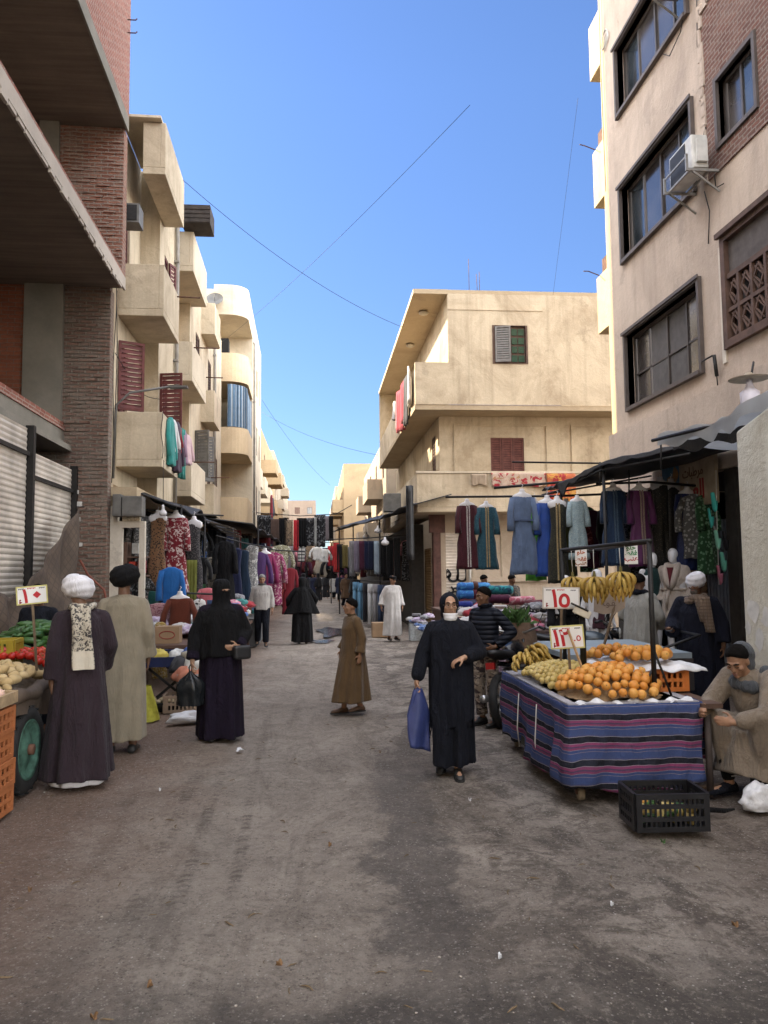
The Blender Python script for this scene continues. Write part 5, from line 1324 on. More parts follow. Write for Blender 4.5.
# ------------------------------------------------------------------ garments
_PR = {}
def gown_bm(L=1.35, sh=.19, waist=.15, hem=.25, th=.075, sl=.55, seed=0, folds=7, slout=.03, flare=.02):
    rr = random.Random(seed); ph = [rr.uniform(0, 6.3) for _ in range(4)]; q = MB(); n = 40; rings = []
    for t, w_, d in ((0,.06,.045),(.015,.10,.055),(.045,sh,.06),(.12,sh*.95,th*1.1),(.3,waist,th),(.45,waist*1.08,th*1.05),(.6,(waist+hem)*.52,th*1.15),(.8,hem*.88,th*1.3),(.94,hem*.98,th*1.35),(1,hem,th*1.35)):
        f = max(0, t-.25)/.75; ring = []
        for j in range(n):
            a = 2*PI*j/n; k = 1+.16*f*math.sin(folds*a+ph[0])+.09*f*math.sin((folds+4)*a+ph[1])
            ring.append((w_*(1+.05*f*math.sin(5*a+ph[2]))*math.cos(a)+.012*math.sin(t*6+ph[3]), d*k*math.sin(a), -L*t+.012*f*math.sin(4*a+ph[2])))
        rings.append(ring)
    q.rings(rings)
    if sl:
        for s in (-1, 1):
            q.tube([(s*(sh-.035),0,-.075),(s*(sh+slout*.55),-.015,-.075-sl*.4),(s*(sh+slout*.8),-.05,-.075-sl*.75),(s*(sh+slout*.7),-.06,-.075-sl)], [.058,.056,.054+flare*.4,.05+flare], 14)
    return q
def panel_bm(w_=.4, L=1.2, seed=0, th=.03):
    rr = random.Random(seed); ph = [rr.uniform(0,6.3) for _ in range(3)]; q = MB(); n = 18; rings = []
    for i in range(9):
        t = i/8; ring = []; amp = .012+.022*t; ww = w_*(1-.1*math.sin(t*2+ph[2])*.5)
        for j in range(n+1):
            x = (j/n-.5)*ww; ring.append((x, th/2+amp*math.sin(j*1.5+ph[0])+amp*.6*math.sin(j*.7+ph[1]), -L*t+.015*math.sin(j*.8+ph[1])*t))
        for j in range(n, -1, -1):
            x = (j/n-.5)*ww; ring.append((x, -th/2+amp*math.sin(j*1.5+ph[0])+amp*.6*math.sin(j*.7+ph[1]), -L*t+.015*math.sin(j*.8+ph[1])*t))
        rings.append(ring)
    q.rings(rings); return q
def trouser_bm(L=1.0, seed=0):
    q = MB()
    q.tube([(0,0,0),(0,0,-.1),(0,0,-.22)], [.15,.16,.165], 16)
    for s in (-1, 1): q.tube([(s*.075,0,-.12),(s*.085,.01,-.5),(s*.09,0,-L)], [.09,.08,.085], 14)
    return q
def shirt_bm(L=.68, seed=0): return gown_bm(L, .21, .2, .21, .085, .5, seed, 5, .16, .01)
def crumple_bm(seed, r=(.2,.15,.09)):
    rr = random.Random(seed); d = [(Vector((rr.gauss(0,1),rr.gauss(0,1),rr.gauss(0,1))).normalized(), rr.uniform(3,7), rr.uniform(0,6)) for _ in range(7)]
    q = MB(); nu, nv = 26, 14
    def fn(a, b):
        th = 2*PI*a; p = PI*b; v = Vector((math.sin(p)*math.cos(th), math.sin(p)*math.sin(th), math.cos(p)))
        k = 1+sum(.13*abs(math.sin(v.dot(e)*f+o)) for e, f, o in d)-.35
        z = v.z*r[2]*k
        return (v.x*r[0]*k, v.y*r[1]*k, max(z, -r[2]*.5)+r[2]*.5)
    q.grid(fn, nu, nv); return q
def folded_bm(seed, d=(.34,.26,.07)):
    q = MB(); rr = random.Random(seed); n = 4; rings = []
    for i in range(17):
        t = i/16; z = d[2]*t; k = 1-.07*abs(math.sin(t*n*PI))**.4 if 0 < i < 16 else .9
        k = 1-.06*(1-abs(math.sin(t*n*PI)))
        rings.append([(x*d[0]/2*k+.008*math.sin(t*9+x), y*d[1]/2*k+.01*math.sin(t*7+y*2), z) for x, y in ((-1,-1),(-.5,-1.02),(0,-1),(.5,-1.02),(1,-1),(1.03,-.5),(1.02,.5),(1,1),(.5,1.02),(-.5,1.02),(-1,1),(-1.03,.5),(-1.02,-.5))])
    q.rings(rings); return q
def garment(kind, label, cat, mat_, loc, rz=0.0, sc=1.0, group=None, name=None):
    """first of a kind builds the mesh, the rest are copies that share it"""
    if kind not in _PR:
        b, _, sd = kind.partition(':'); sd = int(sd or 0)
        fn = dict(gown=lambda: gown_bm(seed=sd), slim=lambda: gown_bm(1.4,.145,.12,.19,.06,.0,sd), skirt=lambda: gown_bm(.95,.14,.16,.24,.07,0,sd), coat=lambda: gown_bm(1.15,.2,.18,.21,.085,.6,sd,5,.12,.02),
                  shirt=lambda: shirt_bm(.68, sd), panel=lambda: panel_bm(.42,1.25,sd), scarf=lambda: panel_bm(.26,1.1,sd), trousers=lambda: trouser_bm(1.0,sd), heap=lambda: crumple_bm(sd), folded=lambda: folded_bm(sd))[b]
        o = fn().build(name or dict(gown='dress', slim='dress', skirt='skirt', coat='coat', shirt='shirt', panel='hanging_cloth', scarf='scarf', trousers='trousers', heap='crumpled_garment', folded='folded_garment')[b], mat_)
        _PR[kind] = o; setmat(o, mat_)
    else:
        o = _PR[kind].copy(); COL.objects.link(o); setmat(o, mat_)
    o.location = loc; o.rotation_euler = (0, 0, rz); o.scale = (sc,)*3 if not isinstance(sc, tuple) else sc
    return tag(o, label, cat, group)
def pole(name, label, pts, r=.02, mat_=None, cat='rail', group=None):
    q = MB(); q.tube(pts, r, 8); return tag(q.build(name, mat_ or STEEL), label, cat, group)
BUSTM = plain('white display plastic', (.62,.61,.62), .45, 0, .06)
def bust(o, w_=.17):
    q = MB()
    rings = []
    for z, rx, ry in ((.085,.035,.04),(.08,.042,.048),(.05,.043,.048),(.02,.065,.055),(.0,.12,.058),(-.03,w_,.06),(-.1,w_*.97,.06),(-.16,w_*.6,.045)):
        rings.append([(rx*math.cos(2*PI*j/20), ry*math.sin(2*PI*j/20), z) for j in range(20)])
    q.rings(rings)
    q.tube([(0,0,.08),(0,0,.12),(.02,0,.15),(0,0,.17)], .006, 5)
    return q.build('display_bust', BUSTM, o)
def placket(o, L, mat_, th=.075, xs=(-.022,.022), w_=.012, t0=.03, t1=.97, waist=None):
    q = MB()
    for x in xs:
        n = 14
        def yy(t): return -(.058 if t < .06 else (.082 if t < .3 else th*(1.08+.45*max(0,t-.35)))) - .016*max(0,t-.25)-.008
        for i in range(n):
            ta = t0+(t1-t0)*i/n; tb = t0+(t1-t0)*(i+1)/n
            q.add([(x-w_,yy(ta),-L*ta),(x+w_,yy(ta),-L*ta),(x+w_,yy(tb),-L*tb),(x-w_,yy(tb),-L*tb),(x-w_,yy(ta)+.05,-L*ta),(x+w_,yy(ta)+.05,-L*ta),(x+w_,yy(tb)+.05,-L*tb),(x-w_,yy(tb)+.05,-L*tb)],
                  [(3,2,1,0),(0,1,5,4),(2,3,7,6),(1,2,6,5),(3,0,4,7)])
    return q.build('embroidery', mat_, o)

# ---- dresses over the right-hand stall
RB = 'dresses hung on the right stall'
GOLD = cloth('gold braid', (.34,.25,.12), .6, 'spots', (.12,.08,.03), 90); SILV = cloth('silver braid', (.5,.48,.46), .6, 'spots', (.12,.05,.06), 80)
DR = [ # px, y top, Y, kind, scale, material, label, trim
 (467,503,13.6,'gown:1',.88,cloth('maroon velvet',(.05,.006,.012),.7,fold=.4),'maroon velvet dress with a white braided front, leftmost on the long pole',SILV),
 (486,505,13.6,'gown:2',.86,cloth('peacock brocade',(.012,.055,.085),.7,'floral',(.03,.09,.11),40),'peacock blue dress with gold braid hanging beside the maroon one',GOLD),
 (522,494,12.6,'gown:3',1.0,cloth('denim blue crepe',(.105,.15,.25),.85,fold=.5),'plain denim blue belted gown, the longest on the pole',None),
 (534,502,13.1,'slim:1',.98,cloth('neon green',(.14,.55,.08),.8),'neon green slip half hidden behind the denim blue gown',None),
 (547,500,12.6,'gown:1',.95,cloth('royal blue satin',(.012,.05,.24),.55),'royal blue satin dress near the awning corner',None),
 (557,501,12.4,'slim:2',.97,cloth('black gold weave',(.012,.013,.012),.7,'floral',(.05,.045,.02),60),'black dress with faint gold weave next to the royal blue one',GOLD),
 (566,503,12.8,'slim:3',.9,cloth('olive satin',(.07,.07,.02),.6),'olive green satin slip behind the pale blue dress',None),
 (577,499,12.0,'gown:4',.72,cloth('pale blue dotted',(.22,.30,.33),.8,'spots',(.36,.42,.42),60),'pale blue dotted short dress with a tied waist',None),
 (613,488,11.6,'gown:2',.90,cloth('ink blue beaded',(.010,.028,.07),.7,'sequin',(.05,.09,.15),70),'ink blue long dress with beaded front under the black awning',cloth('blue beads',(.07,.12,.18),.5,'spots',(.01,.02,.05),80)),
 (639,488,11.4,'gown:3',.90,cloth('purple satin',(.085,.015,.075),.5),'purple satin gown with a beige panel and bodice',cloth('beige lace',(.33,.25,.21),.7,'spots',(.2,.14,.12),70)),
 (660,482,11.9,'slim:4',1.0,cloth('black sequin',(.012,.012,.012),.4,'sequin',(.18,.16,.13),48),'black dress of gold sequins, left of the sequinned pair',None),
 (671,484,11.9,'slim:5',1.0,cloth('dark sequin',(.014,.013,.014),.4,'sequin',(.13,.12,.11),60),'darker sequinned dress, right of the sequinned pair',None),
 (687,491,11.7,'gown:5',.93,cloth('cobalt sequin',(.009,.018,.085),.45,'sequin',(.03,.05,.2),55),'cobalt blue sequinned long dress closest to the shop sign',None)]
for px, py, Y, kd, sc, mt, lab, tr in DR:
    o = garment(kd, lab, 'dress', mt, P(px, py, Y), rnd.uniform(-.2,.2), sc, RB)
    bust(o, .165)
    if tr: placket(o, 1.35 if 'gown' in kd else 1.4, tr, .075 if 'gown' in kd else .06, (-.024,.024) if tr != 'x' else (0,), .012)
q = MB(); q.box(-.17,.17,-.09,.085,-.46,-.43)
o = [x for x in COL.objects if x.get('label','').startswith('plain denim')][0]; q.build('belt', cloth('denim blue belt',(.07,.10,.18)), o)
a = P(462,497,13.6); b = P(560,496,12.8); pole('clothes_pole', 'long iron pole carrying the maroon and peacock dresses', [a-Vector((.3,0,0)), b, b+Vector((1.4,-.6,0))], .02)
a = P(494,488,12.7); b = P(575,481,12.6); pole('clothes_pole', 'upper iron pole carrying the denim blue gown', [a, b, b+Vector((.5,0,0))], .022)
pole('clothes_pole', 'thin iron pole crossing above the red shutter window', [P(512,462,13.2), P(580,463,13.0), P(660,464,12.6)], .016)
pole('clothes_pole', 'iron pole under the black awning carrying the purple gown', [P(596,484,11.7), P(650,482,11.6), P(700,486,11.6)], .02)
# black awning on iron posts
BLKT = plain('black tarpaulin', (.026,.026,.028), .6, 0, .5, 5, .5, 25)
aw = thing('awning', 'ragged black tarpaulin awning on an iron frame over the hanging dresses', 'awning')
q = MB(); rr = random.Random(4)
A = [P(558,485,12.6), P(600,464,11.2), P(690,446,9.6), Vector((6.12,9.0,3.55)), Vector((6.12,13.5,3.6)), Vector((4.2,14.0,3.3))]
def awf(a, b):
    lo = A[0].lerp(A[1], min(1, a*2)) if a < .5 else A[1].lerp(A[2], a*2-1)
    hi = A[5].lerp(A[4], min(1, a*2)) if a < .5 else A[4].lerp(A[3], a*2-1)
    v = lo.lerp(hi, b); v.z += .012*math.sin(a*23+b*9)+.02*math.sin(b*17-a*6)+.004*math.sin(a*61)-.10*math.sin(PI*b)*math.sin(PI*a)
    return v
q.grid(awf, 60, 16); o = q.build('tarpaulin', BLKT, aw); sm_ = o.modifiers.new('Solid','SOLIDIFY'); sm_.thickness = .02
q = MB(); q.grid(lambda a, b: awf(a, 0)+Vector((0,-.02-.05*b,-(.04+.03*math.sin(a*13)**2+.04*abs(math.sin(a*23))*math.sin(a*7)**2+.2*math.exp(-((a-.05)/.04)**2))*b+.02)), 120, 6); o = q.build('torn_edge', BLKT, aw); sm_ = o.modifiers.new('Solid','SOLIDIFY'); sm_.thickness = .015
for p in (A[0], A[1]):
    q = MB(); q.tube([(p.x+.05,p.y,0),(p.x+.05,p.y,p.z)], .025, 8); q.build('post', STEEL, aw)
for a, b in ((A[0],A[1]),(A[1],A[2]),(A[0],A[5]),(A[5],A[4])):
    q = MB(); q.tube([a+Vector((0,0,-.1)), b+Vector((0,0,-.1))], .018, 6); q.build('bar', STEEL, aw)
for px, y0, y1, Y in ((600,462,486,11.2),(629,470,500,11.0),(661,436,470,9.0)):
    q = MB(); q.tube([P(px,y0,Y), P(px,y1,Y)], .012, 6); q.build('strut', STEEL, aw)
GRT = plain('pale grey tarpaulin', (.55,.56,.56), .55, 0, .3, 3, .4, 14)
_nt = GRT.node_tree; _tr = _nt.nodes.new('ShaderNodeBsdfTranslucent'); _tr.inputs['Color'].default_value = (.7,.72,.74,1); _mx = _nt.nodes.new('ShaderNodeMixShader'); _mx.inputs[0].default_value = .5
_o = _nt.nodes['Material Output']; _nt.links.new(_nt.nodes['Principled BSDF'].outputs[0], _mx.inputs[1]); _nt.links.new(_tr.outputs[0], _mx.inputs[2]); _nt.links.new(_mx.outputs[0], _o.inputs['Surface'])
ta = thing('awning', 'pale grey tarpaulin awning reaching from the plaster wall to the pink building', 'awning')
B = [P(659,438,8.3), P(712,421,7.4), P(742,408,6.7), Vector((3.95,5.2,3.45))]
def tf(a, b):
    k = a*3; i = min(2, int(k)); lo = B[i].lerp(B[i+1], k-i); hi = Vector((6.25, 9.4-4.4*a, 3.6+.1*a))
    v = lo.lerp(hi, b); v.z += .018*math.sin(a*31+b*5)+.03*math.sin(a*9+1)*(1-b)-.22*math.sin(PI*b); return v
q = MB(); q.grid(tf, 36, 12); o = q.build('tarpaulin', GRT, ta); sm_ = o.modifiers.new('Solid','SOLIDIFY'); sm_.thickness = .012
q = MB(); q.grid(lambda a, b: tf(a, 0)+Vector((-.02,0,-(.12+.06*math.sin(a*14)**2)*b)), 36, 4); q.build('valance', GRT, ta)
q = MB(); q.grid(lambda a, b: tf(a,.06)+Vector((.05,.0,-.06-.14*b*(.6+.4*math.sin(a*11)**2))), 36, 5); q.build('black_lining', BLKT, ta)
q = MB(); q.tube([B[0]+Vector((-.08,0,-.03)), B[1]+Vector((0,0,-.05)), B[2]+Vector((0,0,-.05))], .02, 6); q.build('bar', STEEL, ta)
# shop sign
sg = thing('shop_sign', 'old blue and cream shop sign in red Arabic lettering under the awnings', 'sign')
TS = frame((6.0, 12.75, 0), (0, -1))
q = MB(TS); q.box(0, 1.75, -.03, .03, 2.78, 3.62); q.build('board', plain('cream sign paint', (.42,.33,.22), .7, 0, .3, 4), sg)
q = MB(TS); q.box(.005, .62, -.036, -.031, 2.8, 3.6); q.build('blue_panel', plain('blue sign paint', (.06,.15,.24), .7, 0, .4, 3), sg)
q = MB(TS); rr = random.Random(2)
for cx, cz, s1 in ((.3,3.2,.16),(.42,3.05,.12),(.5,3.35,.12)):
    q.add([(cx+s1*rr.uniform(.6,1)*math.cos(2*PI*i/11), -.039-.001*s1, cz+1.3*s1*rr.uniform(.6,1)*math.sin(2*PI*i/11)) for i in range(11)], [tuple(range(11))])
q.build('painted_motif', plain('faded orange paint', (.38,.2,.07), .7, 0, .4, 6), sg)
REDP = plain('red sign paint', (.30,.02,.02), .6)
text('lettering', '\ufeae\ufeee\ufe92\ufecc\ufedf\ufe8d'[0:6], TS @ Matrix.Translation((1.02,-.034,3.02)) @ STAND, .42, REDP, sg, .002, .92, .008)
text('lettering', '\ufe95\ufe8e\ufe92\ufec3\ufeae\ufee3', TS @ Matrix.Translation((1.08,-.034,3.33)) @ STAND, .22, plain('brown sign paint', (.12,.05,.02), .6), sg, .002, .95, .003)
# mannequins
MANQ = plain('white mannequin', (.60,.60,.62), .35, 0, .05)
def mannequin(label, loc, rz, s_, coat=None, inner=None, skirt=None, base=True):
    t = thing('mannequin', label, 'mannequin', loc, rz, 'shop mannequins')
    pp = pose(elL=(.24,.05,1.13), wrL=(.25,-.06,.89), elR=(-.24,.05,1.13), wrR=(-.25,-.06,.89), ankL=(.07,.0,.13), ankR=(-.07,.0,.13), kneeL=(.08,-.02,.5), kneeR=(-.08,-.02,.5), footL=(.1,-1,-.3), footR=(-.1,-1,-.3))
    q = body_mesh(pp, s_, face=False)
    for x in (-.075,.075): q.tube([(x*s_,.03*s_,.08*s_),(x*s_,.035*s_,0)], [.02,.012], 8); q.tube([(x*s_,-.0,.36*s_),(x*s_,0,.1*s_)], .05*s_, 10)
    b_ = q.build('body', MANQ, t); remesh(b_, .012, 3)
    if inner: finish_robe(robe_mesh(pp, s_, .8, sleeves='', hemr=(.17,.12), chest=(.17,.12), waist=(.15,.11), hip=(.17,.12)), 'dress', inner, t, .014)
    if coat:
        q = robe_mesh(pp, s_, .62, hemr=(.23,.17), folds=5, famp=.03, seed=2, chest=(.2,.14), waist=(.17,.125), hip=(.2,.15), sleeve=(.07,.065,.075), neckr=.09)
        o = finish_robe(q, 'coat', coat, t, .013)
        q = MB(Matrix.Scale(s_,4)); q.tube([(.19*math.cos(a*PI/8), .015+.142*math.sin(a*PI/8), 1.085) for a in range(17)], .02, 6); q.tube([(-.02,-.15,1.09),(-.05,-.17,.95),(-.06,-.165,.8)], [.022,.022,.016], 6); q.build('belt', coat, o)
        q = MB(Matrix.Scale(s_,4))
        for x in (-1,1): q.tube([(x*.06,.055,1.47),(x*.09,-.03,1.46),(x*.085,-.13,1.36),(x*.05,-.165,1.2),(x*.015,-.17,1.09)], [.032,.04,.048,.04,.02], 10)
        q.build('lapel', coat, o)
        q = MB(Matrix.Scale(s_,4)); q.add([(-.045,-.152,1.42),(.045,-.152,1.42),(.0,-.172,1.12),(-.045,-.12,1.42),(.045,-.12,1.42),(0,-.13,1.12)], [(0,2,1),(3,4,5),(0,1,4,3),(1,2,5,4),(2,0,3,5)]); q.build('neckline', cloth('wine red jersey',(.085,.01,.015)) if coat is not BLK else BLK, t)
    return t
L1m = P(673,560,10.9)
mannequin('white mannequin in a belted oatmeal coat over a wine red top', (L1m.x, 10.9, .45), towards(L1m)-.35, .96, cloth('oatmeal boucle', (.46,.40,.35), .95, fold=.6))
L2m = P(652,566,11.1); mannequin('white mannequin in a bottle green dress behind the iron post', (L2m.x, 11.1, .45), .2, .93, None, cloth('bottle green',(.008,.03,.03)))
L3m = P(597,590,11.3); mannequin('bare white mannequin torso behind the hanging bananas', (L3m.x, 11.3, .12), .3, .98, None, cloth('wine pleats',(.06,.02,.03), .8, 'stripes_x', (.02,.01,.015), 40))
L4m = P(566,590,11.6); mannequin('white mannequin with a black shawl at the left end of the dress stall', (L4m.x, 11.6, .05), -.3, .97, BLK)
q = MB(); q.box(4.4,6.2,10.6,12.9,0,.445); o = q.build('display_platform', plain('grey shop step', (.12,.115,.11), .8)); tag(o, 'low grey step the coat mannequin stands on', 'platform')
# slippers hung in the shop
def slipper(label, px, py, Y, col, ry, group='foam slippers hung on strings'):
    m = plain('foam '+label.split()[0]+' rubber', col, .6, 0, .1)
    t = thing('slipper', label, 'slipper', P(px,py,Y), 0, group); t.rotation_euler = (ry, R(80), R(20))
    q = MB(); rings = []
    for x, wd, z0, z1 in ((-.14,.02,0,.03),(-.13,.036,0,.035),(-.05,.04,0,.035),(.05,.048,0,.03),(.11,.042,0,.03),(.145,.015,0,.025)):
        rings.append([(x, wd*math.cos(2*PI*j/12), (z0+z1)/2+(z1-z0)/2*math.sin(2*PI*j/12)) for j in range(12)])
    q.rings(rings); q.build('sole', m, t)
    q = MB(); q.grid(lambda a, b: (-.01+.13*b, (.05-.02*b*b)*math.cos(PI*a), .02+(.055-.03*b)*math.sin(PI*a)), 10, 6); o = q.build('strap', m, t); k = o.modifiers.new('S','SOLIDIFY'); k.thickness = .008
    return t
slipper('turquoise slipper hung highest beside the shop sign', 713,502,10.6,(.05,.45,.4),0); slipper('teal slipper tied below the turquoise one', 709,518,10.6,(.05,.42,.36),.6)
slipper('mint slipper hanging with a black one against the corrugated door', 716,540,10.6,(.2,.5,.36),.2); slipper('black slipper beside the mint one', 724,541,10.6,(.01,.01,.012),.3)
slipper('green slipper above the pink one', 722,562,10.6,(.12,.42,.32),.1); slipper('pink slipper, lowest of the string', 718,575,10.6,(.45,.15,.22),.5)
pole('string', 'string the slippers hang from beside the pale wall', [P(716,470,10.6), P(717,520,10.6), P(719,585,10.6)], .005, WHITEMET, 'string')

# ---- cloth stall in front of the corner house
tb = thing('table', 'long trestle table of folded cloth in front of the corner house', 'table')
q = MB(); q.box(2.45,4.75,12.4,15.0,.70,.75); q.build('tabletop', BROWNW, tb)
for x in (2.55,4.65):
    for y in (12.5,14.9): q = MB(); q.box(x-.03,x+.03,y-.03,y+.03,0,.699); q.build('leg', BROWNW, tb)
q = MB(); q.grid(lambda a, b: (2.4+2.4*a, 12.37-.03*b+.015*math.sin(a*60)*b, .755-.6*b), 60, 4); q.build('cover', cloth('faded floral cover',(.18,.12,.16),.9,'floral',(.35,.3,.34),12), tb)
tb2 = thing('table', 'higher counter behind the cloth table loaded with rolled blankets', 'table')
q = MB(); q.box(2.5,5.6,15.6,17.0,.96,1.0); q.build('tabletop', BROWNW, tb2)
for x in (2.6,5.5): q = MB(); q.box(x-.03,x+.03,15.7,16.9,0,.959); q.build('leg', BROWNW, tb2)
def roll(label, a, b, r, mat_, band=None):
    t = thing('blanket_roll', label, 'blanket', a, 0, 'rolled blankets on the counter'); d = b-a
    q = MB(); n = 20; L = d.length; rings = []
    for i in range(9):
        k = (1-.08*(i in (0,8)))*(1+.04*math.sin(i*2.1)); rings.append([Vector((d.x*i/8, d.y*i/8, d.z*i/8))+Vector((0, r*k*math.cos(2*PI*j/n)*.9, r*k*math.sin(2*PI*j/n)*.8)) for j in range(n)])
    q.rings(rings); q.build('blanket', mat_, t)
    q = MB(); 
    for ex in (0, L):
        q.tube([(ex*d.x/L-.01 if ex == 0 else ex*d.x/L+.01, r*.8*(s/22)*math.cos(s*.9), r*.7*(s/22)*math.sin(s*.9)) for s in range(23)], .008, 5)
    q.build('rolled_end', mat_, t)
    if band: q = MB(); q.tube([d*.55-Vector((.05,0,0)), d*.55+Vector((.05,0,0))], r*1.0, 16); q.build('band', band, t)
    return t
CB = cloth('sky blue fleece',(.03,.13,.38),.9,'floral',(.06,.25,.5),5); CT = cloth('turquoise fleece',(.02,.20,.22),.9,'floral',(.01,.06,.1),8); CM = cloth('maroon fleece',(.085,.012,.02),.9); CN = cloth('deep blue fleece',(.01,.02,.16),.9); CPK = cloth('rose fleece',(.40,.10,.14),.9,'floral',(.5,.3,.32),8); CPU = cloth('plum fleece',(.06,.01,.03),.9)
W = lambda px, py, Y: P(px, py, Y)
roll('sky blue rolled blanket on top at the left end of the counter', W(458,587,16), W(489,587,16), .12, CB, cloth('brown band',(.08,.03,.02)))
roll('second sky blue roll lying under the topmost one', W(458,595,15.95), W(489,595,15.95), .13, CB, CM)
roll('turquoise patterned roll beside the sky blue ones', W(489,590,15.9), W(512,590,15.9), .12, CT)
roll('maroon roll beneath the sky blue blankets', W(460,603,15.9), W(492,603,15.9), .12, CM)
roll('deep blue roll at the lower left of the blankets', W(455,606,15.5), W(472,606,15.5), .12, CN)
roll('plum rolled blanket in the middle of the counter', W(489,599,15.8), W(510,599,15.8), .12, CPU)
roll('rose patterned roll right of the middle', W(510,601,15.7), W(534,600,15.7), .11, CPK)
roll('wine rolled blanket at the right of the counter', W(525,606,15.6), W(558,605,15.6), .15, CM)
roll('dark wine roll lowest at the right', W(522,616,15.3), W(560,616,15.3), .17, CPU)
HM = [cloth('heap '+n, c, .9, pt, c2, sc_) for n, c, pt, c2, sc_ in (('white',(.5,.48,.47),None,None,1),('lilac',(.38,.30,.42),'floral',(.5,.46,.5),16),('pink',(.5,.16,.24),'floral',(.55,.45,.45),14),('grey',(.2,.2,.22),'floral',(.42,.42,.42),18),('black print',(.02,.02,.022),'spots',(.4,.38,.36),22),('teal',(.05,.22,.21),None,None,1),('navy',(.015,.022,.06),None,None,1),('brown',(.13,.08,.05),'floral',(.3,.24,.18),15),('red',(.28,.02,.03),None,None,1),('cream',(.42,.36,.27),'floral',(.2,.1,.08),20),('blue',(.07,.14,.34),'floral',(.3,.34,.42),16))]
HN = ['white','lilac','pink','grey','black printed','teal','navy','brown','red','cream','blue']
rr = random.Random(12)
PLC = ['at the front edge','near the front edge','in the middle','towards the back','at the back']
def heap_field(n, x0, x1, y0, y1, z, group, where, pal, seed, hh=.25, foldp=.3, sc=(.75,1.15)):
    rr = random.Random(seed); used = {}
    for i in range(n):
        x = rr.uniform(x0, x1); y = rr.uniform(y0, y1); k = rr.choice(pal)
        row = PLC[min(4, int(5*(y-y0)/(y1-y0+1e-6)))]; side = ['left','centre left','centre right','right'][min(3, int(4*(x-x0)/(x1-x0+1e-6)))]
        fold = rr.random() < foldp
        lab = '%s %s garment %s, %s, on %s' % (HN[k], 'folded' if fold else 'crumpled', row, side, where)
        zz = z + hh*max(0, .2+.8*(y-y0)/(y1-y0))*rr.uniform(.25,1)
        garment(('folded:%d' if fold else 'heap:%d') % rr.randrange(4), lab, 'garment', HM[k], (x,y,zz-.02), rr.uniform(0,6), rr.uniform(*sc), group)
heap_field(58, 2.5, 4.7, 12.45, 14.9, .76, 'loose garments on the long cloth table', 'the long cloth table', [0,1,1,2,3,3,4,4,0,2,8,6], 21, .3, .15)
heap_field(14, 2.7, 5.4, 15.65, 16.6, 1.0, 'loose garments on the blanket counter', 'the blanket counter', [6,8,8,7,4], 23, .1, .8)
# a red printed cloth and a towel over the corner house parapet
def drape(name, label, cat, px0, px1, py, py1, Y, mt):
    a = P(px0,py,Y); b = P(px1,py,Y); L = a.z-P(px0,py1,Y).z; q = MB(); n = max(8, int((b.x-a.x)/.05))
    q.grid(lambda u, v: (a.x+(b.x-a.x)*u, Y-.03-.02*math.sin(u*30+v*2)*v-.01 if v > .12 else Y+.2-.25*v/.12*.95, a.z+(.02 if v <= .12 else 0)-L*max(0, v-.12)/.88*(1+.1*math.sin(u*9))), n, 14)
    o = q.build(name, mt); k = o.modifiers.new('S','SOLIDIFY'); k.thickness = .015; return tag(o, label, cat)
drape('towel', 'small beige towel over the balcony parapet of the corner house', 'towel', 471,486,474.5,485,21.87, cloth('beige towel',(.36,.28,.2)))
drape('printed_cloth', 'red and cream printed cloth over the balcony parapet of the corner house', 'cloth', 491,545,473.5,486,21.87, cloth('red floral print',(.48,.36,.28),.9,'floral',(.32,.03,.04),4.5,col3=(.36,.2,.1)))
drape('printed_cloth', 'orange and red printed cloth at the right of the corner house parapet', 'cloth', 546,575,474,505,21.85, cloth('orange floral print',(.45,.12,.05),.9,'floral',(.5,.26,.06),4,col3=(.3,.03,.03)))
# laundry on the corner house loggia and on the cream balconies
def laundry(items, group, where):
    for i, (p, L, w_, mt, col, n) in enumerate(items):
        k = 'panel:%d' % (i % 3) if 'shirt' not in col and 'blouse' not in col and 'top' not in col and 'jersey' not in col and 'vest' not in col and 'coat' not in col else 'shirt:%d' % (i % 2+1)
        o = garment(k, '%s hung on the %s, %s' % (col, where, n), 'laundry', mt, p, R(90)+rnd.uniform(-.25,.25), (w_/.42,1,L/1.25) if 'panel' in k else (.85,.8,L/.8), group, 'laundry')
LM = lambda n, c, **k: cloth('laundry '+n, c, .9, **k)
it = []
for i, (col, c, L, nm) in enumerate((('white sheet',(.6,.58,.55),1.1,'nearest the corner'),('dark grey towel',(.06,.06,.065),1.5,'second from the corner'),('red blanket',(.30,.03,.05),1.3,'third along'),('crimson cloth',(.36,.05,.07),1.4,'fourth along'),('pink sheet',(.5,.25,.27),1.2,'fifth along'),('pale shirt',(.5,.48,.47),.8,'farthest along'))):
    it.append((Vector((2.76, 22.6+i*.85, 7.9-.04*(i%2))), L, .7, LM(col,c), col, nm))
laundry(it, 'laundry on the corner house loggia', 'loggia side of the corner house')
it = []
for i, (col, c, L, nm) in enumerate((('teal shirt',(.03,.23,.21),1.15,'leftmost'),('white vest',(.6,.58,.57),.8,'beside the teal shirt'),('dark print blouse',(.05,.03,.05),1.25,'in the middle'),('wine jersey',(.2,.015,.02),.7,'over the dark blouse'),('sea green trousers',(.03,.2,.17),1.1,'right of the middle'),('mauve top',(.26,.16,.22),.9,'fifth along'),('pale pink top',(.55,.38,.4),.8,'rightmost'))):
    it.append((Vector((-2.96-.02*(i%2), 15.6+i*.33, 4.95+.02*(i%3))), L, .36, LM(col,c), col, nm))
laundry(it, 'laundry on the lower cream balcony', 'lower balcony of the cream building')
it = [(Vector((-2.9, 48+i*.8, 6.6)), 1.4, .8, LM(col,c), col, nm) for i, (col,c,nm) in enumerate((('red rug',(.3,.03,.05),'first'),('blue sheet',(.08,.1,.3),'second'),('dark coat',(.03,.03,.04),'third')))]
